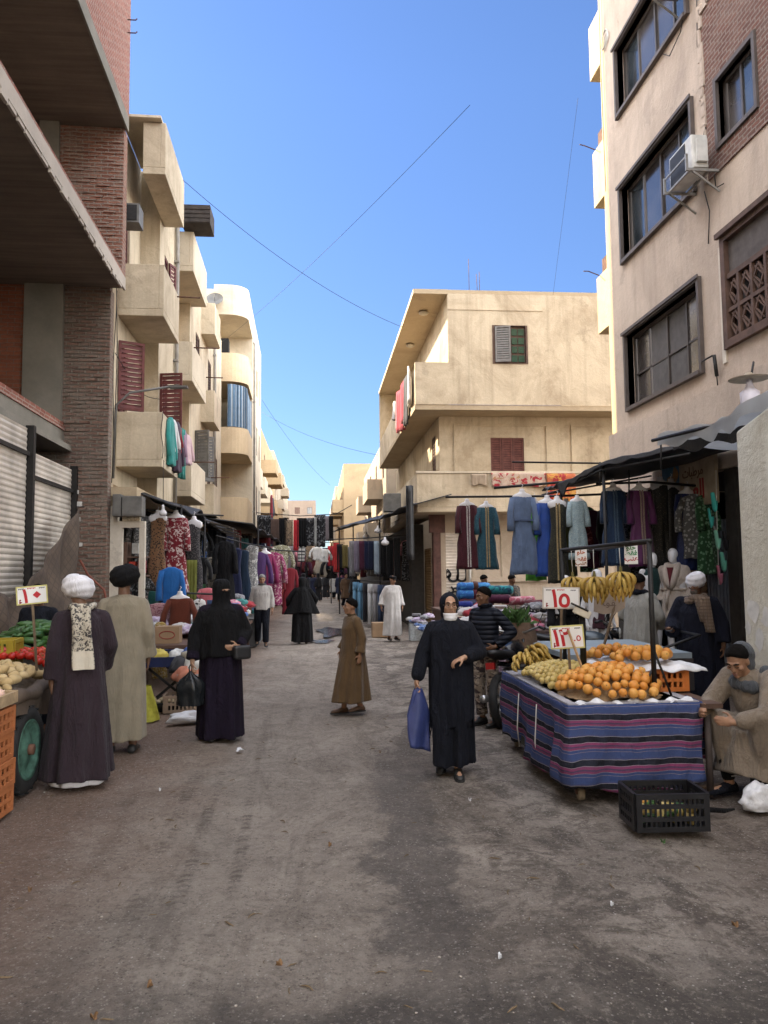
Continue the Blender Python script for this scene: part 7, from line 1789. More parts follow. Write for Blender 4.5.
# the striped cloth
sm, nts, bs = _new('striped cart cloth'); v = _pos(nts, False); sps = _n(nts, 'ShaderNodeSeparateXYZ'); nts.links.new(v, sps.inputs[0])
wob = _math(nts, 'MULTIPLY', _math(nts, 'SUBTRACT', _noise(nts, v, 2.2, 3), .5), .085)
sag = _math(nts, 'ADD', sps.outputs[2], wob)
fr = _math(nts, 'FRACT', _math(nts, 'MULTIPLY', _math(nts, 'ADD', sag, .012), 1/.178))
cr = _n(nts, 'ShaderNodeValToRGB'); nts.links.new(fr, cr.inputs['Fac']); cr.color_ramp.interpolation = 'CONSTANT'
el = cr.color_ramp.elements
stops = [(0,(.048,.078,.21)),(.20,(.22,.19,.24)),(.225,(.042,.072,.20)),(.33,(.27,.24,.27)),(.35,(.22,.045,.12)),(.43,(.10,.05,.11)),(.50,(.27,.05,.145)),(.60,(.3,.26,.3)),(.625,(.010,.010,.013)),(.86,(.3,.28,.3)),(.885,(.07,.08,.19)),(.94,(.05,.08,.215))]
el[0].position = 0; el[0].color = (*stops[0][1],1); el[1].position = stops[1][0]; el[1].color = (*stops[1][1],1)
for p_, c_ in stops[2:]:
    e = el.new(p_); e.color = (*c_,1)
vv = _pos(nts, False, (1,1,.3)); fade = _ramp(nts, _noise(nts, v, 9, 5, .7), .3, .75)
cc = _mix(nts, _math(nts,'MULTIPLY',fade,.35), cr.outputs['Color'], (.085,.095,.15)); weave = _noise(nts, v, 260, 2)
cc = _mix(nts, _math(nts,'MULTIPLY',_ramp(nts, weave,.4,.7),.25), cc, (.02,.02,.03))
nts.links.new(cc, bs.inputs['Base Color']); bs.inputs['Roughness'].default_value = .92; bs.inputs['Specular IOR Level'].default_value = .15
_bump(nts, bs, _math(nts,'ADD',_noise(nts, _pos(nts,False,(1,1,.4)), 9, 5, .6), _math(nts,'MULTIPLY',weave,.1)), .9, .05)
def edge_pts():
    P_ = [(x0c-.03,y1c+.02),(x0c-.03,y0c-.03),(x1c+.0,y0c-.03),(x1c+.03,y0c+.3)]
    out = []
    for i in range(3):
        a = Vector(P_[i]); b = Vector(P_[i+1]); n = [34,20,6][i]
        out += [a.lerp(b,k/n) for k in range(n)]
    return out+[Vector(P_[3])]
ep = edge_pts(); q = MB(); nv = 18
def clothf(a, b):
    k = a*(len(ep)-1); i = min(len(ep)-2, int(k)); p = ep[i].lerp(ep[i+1], k-i)
    t = (ep[i+1]-ep[i]).normalized(); nrm = Vector((-t.y, t.x))*-1
    z = zc+.008-.645*b+.025*math.sin(a*15)*b+.014*math.sin(a*44)*b-.03*math.exp(-((a-.72)/.08)**2)*math.sin(PI*b)
    o = (.014*math.sin(a*52+b*2)+.026*math.sin(a*23+1)+.016*math.sin(a*9+b*4)+.010*math.sin(a*87+b*5))*b + .012*math.sin(b*6+a*30)*b
    # a fold near the front corner
    o += .035*math.exp(-((a-.50)/.02)**2)*b
    return (p.x+nrm.x*(o+.01), p.y+nrm.y*(o+.01), z)
q.grid(clothf, 150, nv); dr = q.build('striped_cloth', sm, ct); k = dr.modifiers.new('S','SOLIDIFY'); k.thickness = .008
q = MB(); q.box(x0c-.02,x1c,y0c-.02,y1c,zc+.001,zc+.012); q.build('deck_cloth', cloth('white sacking on deck',(.30,.29,.31),.9), ct)
q = MB(); rr = random.Random(6)
q.grid(lambda a,b: (x0c+.05+.95*a, y0c-.035+.09*b, zc+.02+.016*math.sin(a*40)+.012*math.sin(a*17+b*5)-.03*(1-b)), 50, 4); q.build('white_lining', WPB, ct)
for (px,py,Y) in ((517,757,7.3),(540,776,6.7)):
    a = P(px,py,Y); q = MB(); q.tube([(x0c-.05,a.y,.62),(x0c-.075,a.y-.01,.3),(x0c-.05,a.y+.02,.12)], .006, 5); q.build('cord', WHITEMET, ct)
# iron frame
def part_tube(nm, pts, r, mt, par, n=8): m = MB(); m.tube(pts, r, n); return m.build(nm, mt, par)
fa = Vector((2.74,6.14,0)); fb = Vector((2.52,7.75,0))
part_tube('post', [fa+Vector((0,0,zc)), fa+Vector((0,0,2.03))], .022, STEEL, ct); part_tube('post', [fb+Vector((0,0,zc)), fb+Vector((0,0,2.0))], .022, STEEL, ct)
part_tube('top_bar', [fb+Vector((0,.03,2.0)), fa+Vector((0,-.03,2.03))], .018, STEEL, ct); part_tube('top_bar', [fa+Vector((0,0,2.02)), fa+Vector((.1,1.5,2.0))], .016, STEEL, ct); part_tube('top_bar', [fb+Vector((0,0,1.985)), fa+Vector((.1,1.5,1.985))], .016, STEEL, ct)
part_tube('brace', [fa+Vector((0,.0,1.15)), fa+Vector((.15,.02,zc+.02))], .010, STEEL, ct); part_tube('brace', [fa+Vector((0,.0,1.0)), fa+Vector((-.12,.02,zc+.02))], .010, STEEL, ct)
part_tube('post', [(3.08,5.95,0),(3.08,5.95,.72)], .028, plain('brown iron post',(.07,.055,.05),.7,.2,.3,9), ct); q = MB(); q.box(2.99,3.16,5.85,6.4,.70,.738); q.build('side_shelf', BROWNW, ct)
q = MB(); q.grid(lambda a,b: (3.02+.16*a, 6.2-.03*math.sin(a*9)*b, .69-.45*b), 10, 10); o = q.build('side_cloth', sm, ct); k = o.modifiers.new('S','SOLIDIFY'); k.thickness = .008
# fruit
def fruit_mat(name, c1, c2, blem=(.1,.06,.02), rough=.45, sc=9):
    m, nt, b = _new(name); v = _pos(nt, False); oi = _n(nt, 'ShaderNodeObjectInfo')
    c = _mix(nt, oi.outputs['Random'], c1, c2); f = _ramp(nt, _noise(nt, _pos(nt,True), sc, 4, .6), .58, .75); c = _mix(nt, _math(nt,'MULTIPLY',f,.45), c, blem)
    nt.links.new(c, b.inputs['Base Color']); b.inputs['Roughness'].default_value = rough; b.inputs['Specular IOR Level'].default_value = .35
    b.inputs['Subsurface Weight'].default_value = .05; b.inputs['Subsurface Radius'].default_value = (.02,.008,.003)
    _bump(nt, b, _noise(nt, v, 240, 2), .25, .003); return m
ORM = fruit_mat('orange peel', (.54,.20,.028), (.62,.32,.075), (.34,.22,.05), .5, 14); GUM = fruit_mat('guava skin', (.42,.31,.09), (.55,.42,.16), (.24,.13,.04), .5, 26)
BAN = fruit_mat('banana skin', (.36,.23,.05), (.48,.33,.08), (.07,.035,.012), .5, 30); POT = fruit_mat('potato skin', (.42,.30,.14), (.48,.36,.19), (.16,.10,.05), .8, 22)
TOM = fruit_mat('tomato skin', (.42,.018,.012), (.50,.06,.03), (.5,.2,.05), .2, 9); ONI = fruit_mat('onion skin', (.6,.5,.42), (.64,.42,.34), (.35,.2,.16), .4, 14); CUC = fruit_mat('marrow skin', (.018,.06,.014), (.05,.12,.03), (.12,.2,.06), .35, 14); LEAFM = plain('green leaves', (.055,.12,.03), .6, 0, .5, 20, .4, 40)
_FR = {}
def fruit(kind, label, cat, loc, rr, group, sc=1.0):
    if kind not in _FR:
        q = MB()
        if kind == 'orange':
            q.lathe([(.001,.0435),(.006,.0415),(.012,.0418),(.024,.037),(.036,.024),(.042,.008),(.0425,-.006),(.038,-.021),(.026,-.035),(.012,-.0415),(.001,-.0425)], 18, cap0=True, cap1=True); mt = ORM
        elif kind == 'guava':
            q.lathe([(.004,.041),(.008,.038),(.014,.036),(.022,.028),(.030,.012),(.032,-.004),(.028,-.02),(.018,-.031),(.004,-.035)], 14); mt = GUM
        elif kind == 'potato': q.ball((0,0,0),(.062,.042,.036),14,10); mt = POT
        elif kind == 'tomato': q.lathe([(.003,.026),(.014,.031),(.026,.028),(.038,.012),(.040,-.004),(.034,-.022),(.018,-.031),(.002,-.032)], 16); mt = TOM
        elif kind == 'onion': q.lathe([(.003,.055),(.006,.046),(.012,.040),(.028,.032),(.041,.012),(.042,-.004),(.034,-.024),(.018,-.035),(.004,-.038)], 16); mt = ONI
        elif kind == 'marrow': q.tube([(-.10,0,0),(-.09,0,.002),(-.05,0,.006),(0,0,.008),(.05,0,.004),(.085,0,0),(.1,0,-.003),(.115,0,-.002)], [.006,.02,.028,.029,.028,.022,.012,.006], 12); mt = CUC
        o = q.build(kind, mt); rs = random.Random(3)
        if kind == 'potato':
            for vtx in o.data.vertices: vtx.co *= 1+.08*math.sin(vtx.co.x*70)+.06*math.sin(vtx.co.y*90+1)
        if kind == 'orange':
            m = MB(); m.lathe([(.0055,.0425),(.004,.0455),(.001,.0456)], 6); m.build('stem_end', plain('orange stem',(.12,.14,.03),.8), o)
        if kind == 'tomato':
            m = MB()
            for i in range(5): a = 2*PI*i/5; m.add([(0,0,.029),(.012*math.cos(a-.3),.012*math.sin(a-.3),.033),(.024*math.cos(a),.024*math.sin(a),.031),(.012*math.cos(a+.3),.012*math.sin(a+.3),.033)],[(0,1,2,3)])
            m.build('calyx', LEAFM, o)
        _FR[kind] = o
    else: o = copy_tree(_FR[kind])
    o.location = loc; o.rotation_euler = (rr.uniform(-1.2,1.2), rr.uniform(-1.2,1.2), rr.uniform(0,6.3)) if kind not in ('potato','marrow') else (rr.uniform(-.4,.4), rr.uniform(-.35,.35), rr.uniform(0,6.3))
    s_ = sc*rr.uniform(.86,1.12); o.scale = (s_,)*3
    return tag(o, label, cat, group)
def mound(kind, label, cat, group, hf, xs, ys, r, seed, sc=1.0, layers=2):
    """fruit packed over a height field"""
    rr = random.Random(seed); j = 0; y = ys[0]; pts = []
    while y < ys[1]:
        x = xs[0]+(r if j % 2 else 0)
        while x < xs[1]:
            h = hf(x, y)
            if h is not None: pts.append((x+rr.uniform(-.25,.25)*r, y+rr.uniform(-.25,.25)*r, h+rr.uniform(-.25,.35)*r))
            x += 2*r
        y += 1.74*r; j += 1
    for p in pts: fruit(kind, label, cat, p, rr, group, sc)
    return len(pts)
zd = zc+.012
def hill(cx, cy, rx, ry, h, base, minh=.0):
    def f(x, y):
        d = ((x-cx)/rx)**2+((y-cy)/ry)**2
        if d > 1: return None
        return base+h*(1-d)**.75
    return f
m = MB(); m.grid(lambda a, b: (lambda x, y: (x, y, zd+max(0, (.17*max(0,1-((x-2.44)/.42)**2-((y-6.37)/.42)**2)**.75)-.02)))(x0c+.05+.9*a, y0c+.06+1.0*b), 30, 30); o = m.build('heap_base', cloth('sacking under fruit',(.25,.16,.08)), ct)
print('oranges', mound('orange', 'ripe orange in the big heap on the striped cart', 'orange', CF, hill(2.44,6.36,.44,.44,.20,zd+.03), (2.0,2.9), (5.95,6.8), .040, 1, .9))
GV = 'guavas on the striped cart'
print('guavas', mound('guava', 'small yellow green guava on the striped cart, left of the oranges', 'guava', GV, hill(2.28,7.05,.36,.66,.13,zd+.03), (1.99,2.75), (6.42,7.6), .034, 2))
def banana_bunch(label, loc, rz, n, hang=True, s_=1.0, seed=0, group='banana bunches', tilt=0):
    t = thing('banana_bunch', label, 'bananas', loc, rz, group); t.rotation_euler = (tilt,0,rz); rr = random.Random(seed)
    for i in range(n):
        row = i//7; a = -1.75+3.5*((i%7)+.5*(row%2))/6+rr.uniform(-.08,.08); L = .19*rr.uniform(.9,1.1); pts = []
        T = Matrix.Rotation(a,4,'Z') @ Matrix.Translation((0,0,-.05*row))
        for k_ in range(9):
            u = k_/8; th = .25+1.35*u
            rr_ = .012+(.135-.022*row)*math.sin(u*2.2)**.9; pts.append(T @ Vector((0, -rr_, -.0-L*.86*u+.025*math.sin(u*PI))))
        m = MB(); m.tube(pts, [.007,.011,.018,.021,.022,.021,.019,.014,.005], 8); m.build('banana', BAN, t)
    m = MB(); m.tube([(0,-.01,.06),(0,-.01,.0),(0,-.02,-.14)], [.012,.02,.015], 8); m.build('stem', plain('banana stem',(.13,.11,.03),.8), t)
    t.scale = (s_,)*3; return t
for (px,py,Y,rz,nn,lab,s_) in ((572,577,7.6,.5,18,'banana bunch hanging leftmost from the cart frame',.88),(594,577,7.2,-.1,21,'spotted banana bunch hanging in the middle of the cart frame',.95),(620,572,6.75,.2,24,'banana bunch hanging nearest the iron post',.86)):
    a = P(px,py,Y); bb_ = banana_bunch(lab, a, rz, nn, True, s_, px)
    m = MB(); m.tube([(0,-.01,.06),(0,-.005,.16),(0,0,max(.18,(1.99-a.z)/s_))], .004, 5); m.build('cord', WHITEMET, bb_)
bt = P(527,676,7.75)
for k_, (dx, dz, rz, lab) in enumerate(((0,.19,.5,'uppermost banana bunch stacked at the far corner of the cart'),(-.04,.12,-.2,'middle banana bunch of the stack at the far cart corner'),(.06,.06,.9,'bottom banana bunch of the stack at the far cart corner'))):
    banana_bunch(lab, (bt.x+dx,7.62,zd+dz+.05), rz, 14, False, .95, k_, 'banana bunches', -.9)
# orange crate, paper and the two trays of oranges
OC = plain('orange plastic', (.50,.155,.035), .5, 0, .25, 6, .1, 40)
cr1 = plastic_crate('orange plastic crate at the back right of the striped cart', (2.90,6.55,zc+.014), .03, (.50,.34,.19), OC)
crM = cr1
def paper(label, x0, x1, y0, y1, z, seed):
    m = MB(); m.grid(lambda a, b: (x0+(x1-x0)*a, y0+(y1-y0)*b, z+.012*math.sin(a*19+seed)+.010*math.sin(b*23+a*7)-(.05*max(0,abs(a-.5)-.42)/.08)*.6-(.03*max(0,.1-b)/.1)), 36, 24)
    o = m.build('paper_sheet', WPB); k = o.modifiers.new('S','SOLIDIFY'); k.thickness = .004; return tag(o, label, 'paper')
paper('crumpled white paper spread on the orange plastic crate', 2.62, 3.3, 6.33, 6.78, zc+.228, 1)
mound('orange', 'orange on the paper covered crate at the right of the cart', 'orange', 'oranges on the papered crate', hill(2.86,6.58,.27,.2,.075,zc+.272), (2.6,3.1), (6.38,6.8), .044, 3)
tb3 = thing('handcart', 'second handcart with a pale blue grey top behind the orange cart', 'cart')
m = MB(); m.box(2.75,4.15,8.3,10.0,.80,.86); m.build('deck', plain('pale blue grey board',(.24,.29,.33),.6,0,.15,4), tb3)
for x in (2.85,4.05):
    for y in (8.4,9.9): m = MB(); m.box(x-.03,x+.03,y-.03,y+.03,0,.799); m.build('leg', STEEL, tb3)
m = MB(); m.box(2.75,4.15,8.27,8.298,.45,.799); m.build('side_board', plain('dark boards',(.03,.025,.025),.8), tb3)
m = MB(); m.tube([(3.6,8.2,.5),(3.7,8.0,.95),(4.2,8.2,1.06),(4.3,8.9,1.05)], .016, 6); m.build('handle', STEEL, tb3)
plastic_crate('brown wooden looking crate carrying oranges on the second handcart', (3.13,8.0,.62), 0, (.62,.34,.2), plain('brown crate',(.15,.065,.03),.7,0,.4,8), None)
m = MB(); m.box(2.8,3.5,7.84,8.18,.5,.615); o = m.build('support_box', BROWNW); tag(o, 'dark wooden box under the crate of oranges at the back of the cart', 'box')
paper('white paper under the oranges on the second handcart', 2.78, 3.5, 7.82, 8.2, .835, 5)
mound('orange', 'orange heaped on the white paper of the second handcart', 'orange', 'oranges on the second handcart', hill(3.13,8.0,.32,.2,.09,.875), (2.8,3.45), (7.82,8.2), .044, 4)
# price signs
def price_sign(label, px, py, Y, w_, h_, rz, tilt, digits, small=None, border=(.55,.5,.2), stick=None, dsize=.16, dx=0, diamond=False, group='price signs'):
    c = P(px,py,Y); t = thing('price_sign', label, 'price sign', c, rz, group); t.rotation_euler = (0,tilt,rz)
    m = MB(); m.box(-w_/2,w_/2,-.004,.004,-h_/2,h_/2); bevel(m.build('card', plain('sign border %.2f' % border[0], border, .6), t), .002)
    m = MB(); m.box(-w_/2+.012,w_/2-.012,-.0065,-.0045,-h_/2+.012,h_/2-.012); m.build('face', plain('white card',(.78,.77,.75),.6,0,.04), t)
    T = Matrix.Translation((dx,-.0075,-.012)) @ STAND
    if digits: text('price_figure', digits, T, dsize, plain('red price paint',(.45,.012,.02),.5,0,.1), t, .001, .95, .005)
    if diamond:
        m = MB(); m.add([(.04+.035,-.0085,-.0),(.04,-.0085,.033),(.04-.035,-.0085,.0),(.04,-.0085,-.033)],[(0,1,2,3)]); m.build('price_figure', plain('red price paint',(.45,.012,.02)), t)
    if small: text('price_figure', small, Matrix.Translation((w_*.30,-.0075,-.01)) @ STAND, dsize*.45, plain('red price paint',(.45,.012,.02)), t, .001, 1, .001)
    DK = plain('black print',(.03,.03,.035),.6)
    for tx, tz, ww in ((-w_*.33,h_*.36,.05),(w_*.33,h_*.36,.05),(0,h_*.37,.07)):
        m = MB(); 
        for i in range(6): m.box(tx-ww/2+ww*i/6,tx-ww/2+ww*(i+.7)/6,-.0078,-.0066,tz-.006+.003*(i%2),tz+.006)
        m.build('print', DK if tx else plain('red price paint',(.45,.012,.02)), t)
    m = MB(); m.lathe([(.013,0),(.013,.002)],10,(0,0,0)); m2 = MB(Matrix.Translation((-w_*.38,-.0068,-h_*.36)) @ STAND); m2.lathe([(.017,0),(.013,.0015)],3); m2.lathe([(.008,.0),(.008,.0015)],10,(0,.02,0)); m2.build('print', plain('dull red print',(.25,.02,.03)), t)
    if stick:
        m = MB(); m.boxc((stick[0],.012,-h_/2-stick[1]/2+.05), (.022,.014,stick[1]+.1), Matrix.Rotation(stick[2],3,'Y')); m.build('stick', plain('wood stick',(.17,.12,.075),.85,0,.4,12), t)
    return t
price_sign('white price sign reading 15 in red Arabic numerals on a stick', 561,598,7.1,.345,.205,towards(P(561,598,7.1))+.05,.02,'\u0661\u0665',None,(.55,.5,.44),(0,.52,.02),.235)
price_sign('yellow edged price sign reading 12.5 in red Arabic numerals among the fruit', 567,637,6.55,.29,.20,towards(P(567,637,6.55))-.05,-.07,'\u0661\u0662','.\u0665',(.6,.55,.2),(0,.30,.03),.20,-.045)
price_sign('white price sign with a red stroke and diamond over the tomatoes', 32,595,7.2,.26,.165,towards(P(32,595,7.2)),-.08,'\u0661',None,(.6,.58,.52),(0.0,.6,.0),.17,-.055,True)
m = MB(); a = P(568,630,6.5); b = P(582,668,6.4); m.bar(a,b,.016); o = m.build('stick', plain('pale stick',(.42,.27,.14),.8)); tag(o, 'pale bare stick leaning across the price sign', 'stick')
cs = thing('cardboard_sign', 'brown cardboard sign with faint handwriting on a stick behind the oranges', 'sign', P(609,603,7.9), towards(P(609,603,7.9)))
m = MB(); rr = random.Random(3); m.add([(-.16,0,-.09),(-.06,0,-.12),(.08,0,-.1),(.16,0,-.05),(.17,0,.1),(.05,0,.12),(-.08,0,.1),(-.15,0,.06),(-.16,.006,-.09),(-.06,.006,-.12),(.08,.006,-.1),(.16,.006,-.05),(.17,.006,.1),(.05,.006,.12),(-.08,.006,.1),(-.15,.006,.06)],
    [tuple(range(8)),tuple(range(15,7,-1))]+[(i,8+i,8+(i+1)%8,(i+1)%8) for i in range(8)]); m.build('card', plain('plain cardboard',(.27,.21,.16),.9,0,.2,9), cs)
text('handwriting', '\ufe8e\ufeee\ufed4', Matrix.Translation((0,-.004,0)) @ STAND, .1, plain('brown pencil',(.12,.08,.06),.8), cs, .0008, 1.1)
m = MB(); m.bar((.06,.015,-.02),(-.06,-.1,-.42),.02); m.build('stick', plain('wood stick',(.17,.12,.075)), cs)
for lab, px, py, Y, w_, h_, ln in (('small hanging card with orange writing on the cart frame',581,557,7.55,.115,.185,[(.05,.3,.45,.12,.03),(-.02,.2,.4,.1,.02),(-.06,.16,.3,.12,.03)]),('larger hanging card with green and red writing near the iron post',631,553,6.7,.115,.20,[(.05,.25,.05,.2,.05),(.0,.25,.03,.25,.08),(-.05,.25,.4,.03,.04)])):
    c = P(px,py,Y); t = thing('hanging_card', lab, 'card', c, towards(c), 'cards hung from the cart frame')
    m = MB(); m.box(-w_/2,w_/2,-.003,.003,-h_/2,h_/2); m.build('card', plain('white card',(.68,.66,.62)), t)
    for k_, (z, sz, r_, g_, b_) in enumerate(ln):
        text('handwriting', ('\ufeee\ufee0\ufea3','\ufec2\ufed8\ufed3','\ufe90\ufee8\ufecb')[k_], Matrix.Translation((0,-.004,z)) @ STAND, .06, plain('ink %.2f%.2f' % (r_,g_),(r_,g_,b_),.6), t, .0006, 1, .002)
    m = MB(); m.tube([(0,0,h_/2),(0,.0,2.0-c.z)], .004, 4); m.build('string', WHITEMET, t)
sc_ = thing('weighing_scale', 'small white scale head on a black column beside the hanging bananas', 'scale', P(582,612,6.95), towards(P(582,612,6.95)))
m = MB(); m.boxc((0,0,0),(.16,.13,.07), Matrix.Rotation(.45,3,'Y')); bevel(m.build('head', plain('scale white',(.6,.56,.45),.5), sc_), .008)
m = MB(); m.boxc((-.02,-.0,.045),(.17,.14,.012), Matrix.Rotation(.45,3,'Y')); m.build('lid', STEEL, sc_)
m = MB(); m.tube([(.0,.02,-.03),(.0,.02,-.5)], .03, 10); m.build('column', STEEL, sc_)
# black crate with scraps
BPL = plain('black plastic', (.010,.010,.012), .42, 0, .4, 9, .15, 30)
c0 = G(669,834); bcr = plastic_crate('black plastic crate of leftover fruit on the ground before the cart', (c0.x+.02,c0.y+.12,.03), -.06, (.50,.34,.25), BPL, None, 14, 3, .006)
rr = random.Random(10)
for i in range(34):
    k_ = 'guava' if i % 3 else 'marrow'
    fruit(k_, 'leftover green %s inside the black crate' % ('guava' if k_ == 'guava' else 'vegetable'), 'fruit', (c0.x+.02+rr.uniform(-.19,.19), c0.y+.12+rr.uniform(-.12,.12), .075+rr.random()*.09), rr, 'leftovers in the black crate', 1.1 if k_ == 'guava' else .6)
for (dx, dy, lab) in ((-.1,.05,'bright orange fruit scrap inside the black crate'),): fruit('orange', lab, 'fruit', (c0.x+dx,c0.y+.12+dy,.17), rr, None, .8)
g = G(757,812); o = garment('heap:2', 'white plastic bag with a dark spot lying by the crouching man', 'bag', WPB, (g.x+.07,g.y+.08,0), .3, (.6,.55,1.15), None, 'plastic_bag')
g = G(715,813); m = MB(); m.tube([(-.12,.05,.02),(-.04,0,.025),(.06,-.02,.02),(.16,.02,.015)], [.012,.02,.018,.008], 8); o = m.build('rag', BLK, None, (g.x,g.y,0)); tag(o, 'black rag on the ground beside the white bag', 'rag')
m = MB(); g = G(705,792); m.boxc((0,0,.012),(.36,.05,.02)); o = m.build('plank', plain('wood offcut',(.2,.13,.08),.9), None, (g.x+.05,g.y+.1,0)); o.rotation_euler = (0,0,.2); tag(o, 'short wooden offcut on the ground by the crouching man\'s feet', 'plank')

# ------------------------------------------------------------------ vegetable cart on the left
vc = thing('vegetable_cart', 'wooden vegetable cart with a rubber tyred wheel and a rolled brown tarpaulin edge', 'cart')
X1 = -2.50
m = MB(); m.box(-4.0,X1,6.45,9.3,.70,.76); m.build('deck', BROWNW, vc)
m = MB(); m.box(-4.0,X1+.0,6.5,9.25,.55,.695); m.build('under_frame', plain('dark planks',(.03,.024,.02),.9,0,.5,6), vc)
TRP = plain('brown tarpaulin', (.085,.062,.045), .75, 0, .4, 5, .5, 18)
m = MB(); rr = random.Random(4)
m.tube([(X1+.04+.02*math.sin(i*.9), 6.35+.2*i, .80+.015*math.sin(i*1.7)) for i in range(16)], [.06+.012*math.sin(i*2.3) for i in range(16)], 12); m.tube([(X1+.06-.09*i, 6.40+.015*math.sin(i*1.1), .80) for i in range(17)], .05, 10); m.build('tarpaulin_roll', TRP, vc)
m = MB(); m.grid(lambda a,b: (X1+.09+.03*math.sin(a*26)*b, 6.4+2.9*a, .78-(.10+.12*math.sin(a*5)**2)*b), 40, 5); m.build('tarpaulin_flap', TRP, vc)
m = MB(); m.grid(lambda a,b: (-4.0+1.55*a, 6.36-.03*math.sin(a*22)*b, .80-.5*b), 30, 6); m.build('tarpaulin_flap', TRP, vc)
for x in (-3.9,X1-.35): m = MB(); m.box(x-.04,x+.04,9.0,9.1,0,.55); m.build('leg', BROWNW, vc)
wc = Vector((-2.47,6.72,.355))
WT = Matrix.Translation(wc) @ Matrix.Rotation(R(90),4,'Y')
m = MB(WT); m.lathe([(.235,-.07),(.27,-.085),(.32,-.085),(.347,-.06),(.355,-.03),(.355,.03),(.347,.06),(.32,.085),(.27,.085),(.235,.07)], 40, cap0=False, cap1=False)
wheel = m.build('wheel', plain('tyre rubber',(.018,.018,.018),.8,0,.4,10,.3,30), vc)
m = MB(WT); 
for i in range(44):
    a = 2*PI*i/44; m.boxc((.352*math.cos(a),.352*math.sin(a),.045*(-1)**i),(.014,.022,.06),Matrix.Rotation(a,3,'Z'))
m.build('tread', plain('tyre rubber',(.018,.018,.018)), wheel)
m = MB(WT); m.lathe([(.05,.075),(.12,.05),(.19,.035),(.22,.06),(.245,.082),(.245,-.082),(.22,-.06),(.06,-.05)], 32); m.build('rim', plain('green rim paint',(.07,.155,.115),.7,.1,.6,14), wheel)
m = MB(WT); m.lathe([(.045,.06),(.045,.11),(.02,.115)], 14); m.build('hub', RUST, wheel)
part_tube('axle', [wc, wc-Vector((1.2,0,0))], .03, STEEL, vc)
m = MB(); m.grid(lambda a,b: (-4.0+1.48*a, 6.45+2.85*b, .765+.10*math.sin(PI*a)**.6), 20, 20); m.build('deck_sheet', cloth('sack sheet',(.16,.12,.08)), vc)
# the vegetables
def slope(x, y): return .80+.10*(1 if x < X1-.25 else max(0,(X1-.02-x)/.25))+.06*(y-6.5)/2.5
print('potatoes', mound('potato', 'potato in the spread heap on the vegetable cart', 'potato', 'potatoes on the vegetable cart', lambda x,y: slope(x,y)+.12*max(0,1-((y-7.0)/.55)**2)*.9 if (y-6.5) < 1.15 and x > -3.75 else None, (-3.7,X1-.02), (6.52,7.62), .05, 5))
print('tomatoes', mound('tomato', 'red tomato behind the potatoes on the vegetable cart', 'tomato', 'tomatoes on the vegetable cart', lambda x,y: slope(x,y)+.09, (-3.8,X1-.02), (7.68,8.25), .040, 6))
mound('marrow', 'dark green marrow in the heap behind the tomatoes', 'marrow', 'green marrows on the vegetable cart', lambda x,y: slope(x,y)+.06+.26*max(0,1-((x+3.05)/.45)**2-((y-8.75)/.5)**2) if ((x+3.05)/.52)**2+((y-8.75)/.5)**2 < 1 else None, (-3.6,X1), (8.3,9.2), .042, 7)
for i in range(7):
    rr = random.Random(i); fruit('marrow', 'purple striped aubergine beside the green marrows', 'aubergine', (-3.75+.06*i,8.35+.05*(i%3),.99+.04*(i%2)), rr, 'aubergines on the vegetable cart', 1.15)
    [x for x in COL.objects if x.get('group') == 'aubergines on the vegetable cart'][-1]
for x in [x for x in COL.objects if x.get('group') == 'aubergines on the vegetable cart']: setmat(x, plain('striped aubergine',(.22,.11,.14),.4,0,.5,16))
plastic_crate('yellow plastic crate at the far left of the vegetable cart', (P(-8,640,7.9).x,7.95,.92), .1, (.45,.34,.25), plain('yellow plastic',(.38,.30,.03),.5,0,.2,8))
OCL = plain('orange crate plastic', (.38,.135,.05), .55, 0, .3, 5, .1, 40)
gx = -2.56
for i in range(4):
    plastic_crate('orange slotted crate, %s of the stack at the left edge' % ('lowest','second from the ground','third from the ground','topmost')[i], (gx+.012*(i%2),5.98,.005+.199*i), R(90)+.02*(i-1.5), (.58,.40,.194), OCL, 'orange crates stacked at the left edge', 6, 2, .013)
wt_ = thing('wooden_tray', 'shallow palm wood tray of white onions on the orange crates', 'tray', (gx,5.98,.815), .0)
PW = plain('palm wood',(.40,.29,.17),.85,0,.35,12,.2,40)
for a, b, c_, d in ((-.22,.22,-.32,-.29),(-.22,.22,.29,.32)): m = MB(); m.box(a,b,c_,d,0,.09); m.build('end_board', PW, wt_)
for a, b in ((-.22,-.19),(.19,.22)): m = MB(); m.box(a,b,-.289,.289,0,.085); m.build('side_board', PW, wt_)
m = MB(); m.box(-.189,.189,-.289,.289,0,.015); m.build('bottom', PW, wt_)
mound('onion', 'white onion in the palm wood tray', 'onion', 'white onions in the palm wood tray', lambda x,y: .88+.05*max(0,1-((x-gx)/.2)**2), (gx-.16,gx+.17), (5.73,6.24), .043, 8)
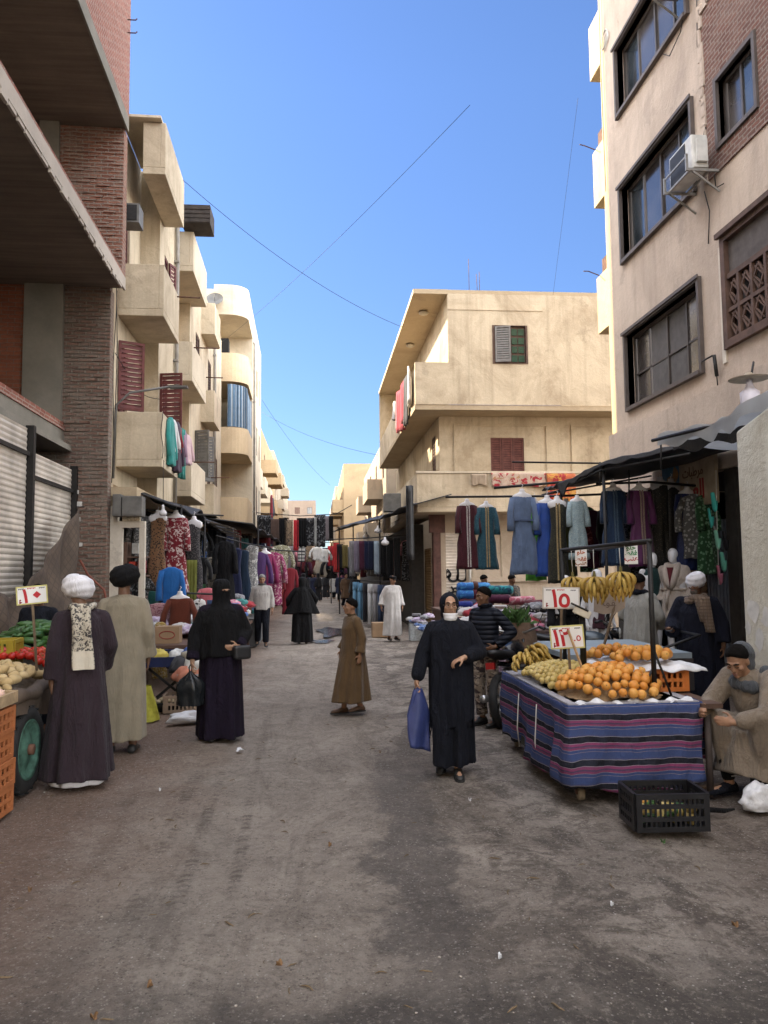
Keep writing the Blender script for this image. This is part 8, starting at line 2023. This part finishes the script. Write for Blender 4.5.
# brown net hung over the shutters
nm_, ntn, bn = _new('brown netting'); v = _pos(ntn, True); 
spn = _n(ntn,'ShaderNodeSeparateXYZ'); ntn.links.new(v, spn.inputs[0])
l1 = _math(ntn,'ABSOLUTE',_math(ntn,'SINE',_math(ntn,'MULTIPLY',_math(ntn,'ADD',spn.outputs[1],spn.outputs[2]),22))); l2 = _math(ntn,'ABSOLUTE',_math(ntn,'SINE',_math(ntn,'MULTIPLY',_math(ntn,'SUBTRACT',spn.outputs[1],spn.outputs[2]),22)))
cn = _mix(ntn, _ramp(ntn, _noise(ntn, v, 3, 4), .3,.7), (.05,.034,.024), (.105,.073,.05)); cn = _mix(ntn, _math(ntn,'MULTIPLY',_math(ntn,'LESS_THAN',_math(ntn,'MINIMUM',l1,l2),.25),.5), cn, (.03,.022,.018))
ntn.links.new(cn, bn.inputs['Base Color']); bn.inputs['Roughness'].default_value = .85; _bump(ntn, bn, _noise(ntn, _pos(ntn,True,(1,1,.3)), 6, 4), .6, .03)
ne = thing('brown_net', 'brown net cloth slung from the shutter post behind the vegetable cart', 'net')
top = [P(-30,585,9.2), P(12,598,10.3), P(45,560,11.6), P(75,508,13.2)]
def nf(a, b):
    k_ = a*3; i = min(2,int(k_)); t_ = top[i].lerp(top[i+1],k_-i); f = .10*math.sin(a*34+b*3)+.07*math.sin(a*15-b*6)
    return (t_.x+.02+f*(.3+b)+.10*b, t_.y-.2*b*math.sin(a*3), t_.z-(t_.z-.35)*b+.0)
m = MB(); m.grid(nf, 70, 20); o = m.build('net', nm_, ne); k = o.modifiers.new('S','SOLIDIFY'); k.thickness = .012
m = MB(); m.tube([top[3]+Vector((.03,0,.02)), top[3]+Vector((.0,.5,.06))], .012, 6); m.build('tie', STEEL, ne)
pole('hose', 'rusty red hose slanting across the foot of the rough brick pier', [P(80,560,13.9), P(88,575,13.9), P(104,590,13.85), P(110,620,13.8)], .02, plain('rusty red hose',(.18,.05,.03),.7), 'hose')

# ------------------------------------------------------------------ motorbikes
def wheelp(T, r, par, nm='wheel'):
    m = MB(T); m.lathe([(r-.075,-.035),(r-.03,-.05),(r,-.02),(r,.02),(r-.03,.05),(r-.075,.035)], 28, cap0=False, cap1=False); w_ = m.build(nm, plain('tyre rubber',(.018,.018,.018)), par)
    m = MB(T); m.lathe([(r-.07,-.03),(r-.09,-.02),(r-.09,.02),(r-.07,.03)], 28, cap0=False, cap1=False)
    for i in range(14): a = 2*PI*i/14; m.tube([(.03*math.cos(a),.03*math.sin(a),.02*(-1)**i),((r-.08)*math.cos(a+.15),(r-.08)*math.sin(a+.15),0)], .004, 4)
    m.lathe([(.02,-.05),(.045,-.045),(.045,.045),(.02,.05)], 14); m.build('rim', plain('bright metal',(.4,.4,.4),.3,.9,.2,9), w_)
CHR = plain('bright metal',(.4,.4,.4),.3,.9,.2,9); BKP = plain('black gloss paint',(.008,.008,.01),.22,0,.3,5); TKP = plain('blue grey tank paint',(.05,.065,.08),.25,.2,.2,4); SEATM = plain('black vinyl seat',(.012,.012,.013),.5,0,.3,9,.2,30)
mo = thing('motorbike', 'parked motorbike with a blue grey tank and round headlight behind the hanging bananas', 'motorbike')
wheelp(Matrix.Translation((0,-.62,.3)) @ Matrix.Rotation(R(90),4,'Y'), .3, mo); wheelp(Matrix.Translation((0,.62,.3)) @ Matrix.Rotation(R(90),4,'Y'), .3, mo)
m = MB(); m.ball((0,-.12,.80),(.13,.27,.13),18,12); m.build('tank', TKP, mo)
m = MB(); m.rings([[(w_*math.cos(2*PI*j/16), y, z+h_*math.sin(2*PI*j/16)) for j in range(16)] for y, z, w_, h_ in ((.1,.79,.08,.04),(.2,.79,.12,.055),(.45,.80,.13,.06),(.7,.84,.11,.05),(.82,.86,.05,.03))]); m.build('seat', SEATM, mo)
m = MB()
for x in (-.06,.06): m.tube([(x,-.62,.3),(x,-.47,.72),(x,-.40,.92)], .022, 8)
m.tube([(0,-.40,.9),(0,-.2,.68),(0,.15,.66),(0,.6,.72)], .028, 8); m.tube([(0,-.38,.8),(0,-.2,.4),(0,.1,.3),(0,.62,.3)], .025, 8); m.build('frame', BKP, mo)
m = MB(); m.tube([(-.36,-.30,1.04),(-.3,-.36,1.06),(-.1,-.42,1.0),(.1,-.42,1.0),(.3,-.36,1.06),(.36,-.30,1.04)], .014, 8); hb_ = m.build('handlebar', CHR, mo)
for s in (-1,1): m = MB(); m.tube([(s*.30,-.36,1.06),(s*.38,-.28,1.035)], .02, 8); m.build('grip', SEATM, hb_); m = MB(); m.tube([(s*.26,-.39,1.06),(s*.34,-.46,1.22)], .006, 5); m.ball((s*.35,-.47,1.26),(.05,.012,.035),12,8); m.build('mirror', BKP, hb_)
m = MB(Matrix.Translation((0,-.52,.9)) @ Matrix.Rotation(R(90),4,'X')); m.lathe([(.02,-.1),(.07,-.06),(.085,0),(.085,.03)], 20); hl = m.build('headlight', BKP, mo); m = MB(Matrix.Translation((0,-.552,.9)) @ Matrix.Rotation(R(90),4,'X')); m.lathe([(.08,0),(.06,.015),(.02,.02)],20); m.build('lens', plain('lamp lens',(.5,.5,.48),.1), hl)
m = MB(); m.boxc((0,-.02,.42),(.24,.3,.3)); 
for i in range(6): m.boxc((0,-.12,.46+.03*i),(.28,.2,.012))
m.build('engine', plain('engine metal',(.13,.13,.13),.5,.6,.3,9), mo)
m = MB(); m.tube([(.14,-.1,.35),(.16,.1,.25),(.16,.75,.34)], [.022,.03,.045], 10); m.build('exhaust', CHR, mo)
m = MB(); m.grid(lambda a,b: (-.07+.14*b, -.62+.345*math.cos(PI*(.15+.7*a)), .3+.345*math.sin(PI*(.15+.7*a))), 14, 3); m.build('mudguard', BKP, mo)
m = MB(); m.boxc((0,.86,.72),(.1,.05,.07)); m.build('tail_light', plain('red lens',(.3,.01,.01),.2), mo)
a = P(600,640,9.6); mo.location = (a.x+.12,10.75,.0); mo.rotation_euler = (0,.1,R(60))
m2_ = copy_tree(mo); m2_['label'] = 'black motorbike the boy in the quilted jacket leans on'; a = P(497,660,9.6); m2_.location = (2.42,9.35,0); m2_.rotation_euler = (0,.08,R(150)); m2_['group'] = 'motorbikes'; mo['group'] = 'motorbikes'
for ch in m2_.children:
    if ch.name.startswith('tank'): setmat(ch, BKP)
gb = thing('greens_sack', 'brown sack with a sheaf of green leaves behind the boy', 'sack', P(519,650,9.9)); gb.location.z = .78
m = MB(); m.grid(lambda a,b: (lambda th,k: (.24*k*math.cos(th)*(1-.25*b*b), .2*k*math.sin(th)*(1-.25*b*b), .34*b))(2*PI*a, 1+.07*math.sin(8*PI*a+b*3)), 26, 8); m.build('sacking', plain('brown sacking',(.14,.09,.06),.95,0,.3,12,.5,40), gb)
m = MB(); rr = random.Random(5)
for i in range(170):
    a = rr.uniform(0,2*PI); r_ = .17*math.sqrt(rr.random()); b = Vector((r_*math.cos(a)-.05, r_*math.sin(a), .28+rr.random()*.1)); d = Vector((rr.gauss(-.25,.5), rr.gauss(0,.45), rr.uniform(.3,1))).normalized(); L = rr.uniform(.1,.26); w_ = rr.uniform(.018,.035); s_ = d.cross(Vector((rr.gauss(0,1),rr.gauss(0,1),.3))).normalized()
    m.add([b, b+d*L*.5+s_*w_, b+d*L+Vector((0,0,-.03)), b+d*L*.5-s_*w_], [(0,1,2,3)])
m.build('leaves', LEAFM, gb)
m = MB(); m.box(2.55,3.35,9.6,10.4,0,.775); o = m.build('crate_stack', BROWNW); tag(o, 'dark wooden box the sack of greens stands on', 'box')

# ------------------------------------------------------------------ dish and pipes on the left houses
di = thing('satellite_dish', 'small grey satellite dish on the edge of the rounded balcony building', 'dish', P(215,301,30.8))
m = MB(Matrix.Rotation(R(60),4,'X')); m.lathe([(.02,.0),(.2,.04),(.34,.12),(.345,.125)], 24, cap1=False); m.build('dish', GREYMET, di)
m = MB(); m.tube([(0,0,0),(0,-.25,.2)], .012, 5); m.tube([(0,.1,-.05),(0,.3,-.5)], .025, 6); m.build('arm', GREYMET, di)
for lab, T_, u_, z0_, z1_ in (('grey drain pipe down the cream balcony building', T2, 4.35, 3.4, 10.6), ('pale drain pipe at the far end of the cream balcony building', T2, 12.6, 3.4, 10.6), ('drain pipe on the street wall of the rounded balcony building', T3, 3.6, 3.4, 12.2)):
    m = MB(T_); m.tube([(u_,-.07,z0_),(u_,-.07,z1_),(u_,.02,z1_+.1)], .05, 8)
    for zz in (4.5,7,9.5): m.box(u_-.07,u_+.07,-.12,-.0,zz,zz+.05)
    tag(m.build('drain_pipe', plain('grey pipe',(.3,.28,.25),.7,0,.3,4)), lab, 'pipe')

# ------------------------------------------------------------------ overhead cables
def wire(label, a, b, sag, r=.011):
    r *= .6; a = Vector(a); b = Vector(b); m = MB(); m.tube([a.lerp(b,t/24)+Vector((0,0,-sag*4*(t/24)*(1-t/24))) for t in range(25)], r, 5); o = m.build('overhead_cable', STEEL); return tag(o, label, 'cable')
wire('cable from the top of the cream balconies down to the corner house', P(183,180,17.2), P(402,327,22), .35)
wire('cable rising from the rounded balconies to the right over the street', P(214,348,31), P(470,105,13), .25, .008)
wire('cable running low from the left buildings to the corner house', P(262,412,42), P(378,455,30), .3, .012)
wire('thin cable dropping from the pink building top', P(553,295,22), P(578,98,16), .02, .006)
wire('thin cable slanting down beside the far left buildings', P(262,400,42), P(330,485,60), .4, .014)
for i, py in enumerate((20, 33)):
    c = P(134,py,14.0); t = thing('rebar_stub', ('upper','lower')[i]+' iron stub sticking out of the red brick wall top left', 'rebar', c); m = MB(); m.tube([(-.12,0,0),(.03,0,.0),(.06,0,.03)], .012, 5); m.build('rod', RUST, t)
# ------------------------------------------------------------------ litter and stones
rr = random.Random(40); gp = 'small stones and crumbs on the street'
st0 = None
for i in range(130):
    y = 3.0+rr.random()**1.6*9; x = rr.uniform(-2.4,2.6)*(.4+y/10)
    if st0 is None: m = MB(); m.ball((0,0,0),(.012,.009,.006),7,5); st0 = o = m.build('stone', plain('pale grit stone',(.32,.28,.24),.9)); 
    else: o = st0.copy(); COL.objects.link(o)
    s_ = rr.uniform(.25,.9); o.location = (x,y,gz(x,y)-.02+.004); o.scale = (s_,s_*rr.uniform(.6,1.2),s_); o.rotation_euler = (0,0,rr.uniform(0,6)); tag(o, 'small pale stone lying loose on the street', 'stone', gp)
st1 = None
for i in range(150):
    y = 3.1+rr.random()**1.5*7; x = rr.uniform(-2.4,2.8)*(.4+y/10)
    if st1 is None: m = MB(); m.tube([(-.02,0,0),(-.006,.003,.003),(.008,0,.004),(.02,-.004,0)], [.001,.0025,.0025,.001], 5); st1 = o = m.build('straw', plain('trodden straw',(.20,.14,.08),.9,0,.5,30))
    else: o = st1.copy(); COL.objects.link(o)
    s_ = rr.uniform(.5,1.9); o.location = (x,y,gz(x,y)-.02+.004); o.scale = (s_,s_,s_); o.rotation_euler = (0,0,rr.uniform(0,6)); tag(o, 'short brown straw or twig scrap trodden on the street', 'straw', 'straw scraps on the street')
lf0 = None
for i, (px,py,c,lab) in enumerate(((240,750,'w','flat white scrap of paper mid street below the veiled woman'),(279,964,'b','dry orange brown leaf on the street in the foreground'),(94,1017,'b','dry leaf at the bottom left of the street'),(160,790,'w','tiny white scrap by the tan robed man'),(88,784,'b','brown crumb of peel at the plum robed man\'s hem'),(500,957,'w','pale scrap right of the dark stain'),(663,842,'g','green peel beside the black crate'),(30,890,'b','straw wisp at the left of the street'),(380,752,'b','twig behind the boy'),(612,905,'w','pale scrap right foreground'),(330,845,'b','brown leaf scrap mid street'),(150,985,'b','straw scrap bottom left'),(735,925,'b','dry leaf right foreground'),(470,800,'w','tiny scrap ahead of the woman\'s sandals'))):
    g = G(px,py); m = MB(); L = .028 if c != 'w' else .022
    if px == 240: L = .1
    m.grid(lambda a,b: (L*(a-.5)*(1+.25*math.sin(b*7)), L*.7*(b-.5)*(1-.5*(abs(a-.5)*2)**2+.2*math.sin(a*9)), .008+.012*math.sin(a*5+b*4)+.004), 8, 6)
    o = m.build({'w':'paper_scrap','b':'leaf','g':'peel'}[c], {'w':WPB,'b':plain('dry leaf',(.20,.11,.05),.8,0,.4,30),'g':LEAFM}[c], None, (g.x,g.y,-.005)); o.rotation_euler = (0,0,px*.7); k = o.modifiers.new('S','SOLIDIFY'); k.thickness = .003; tag(o, lab, 'litter')
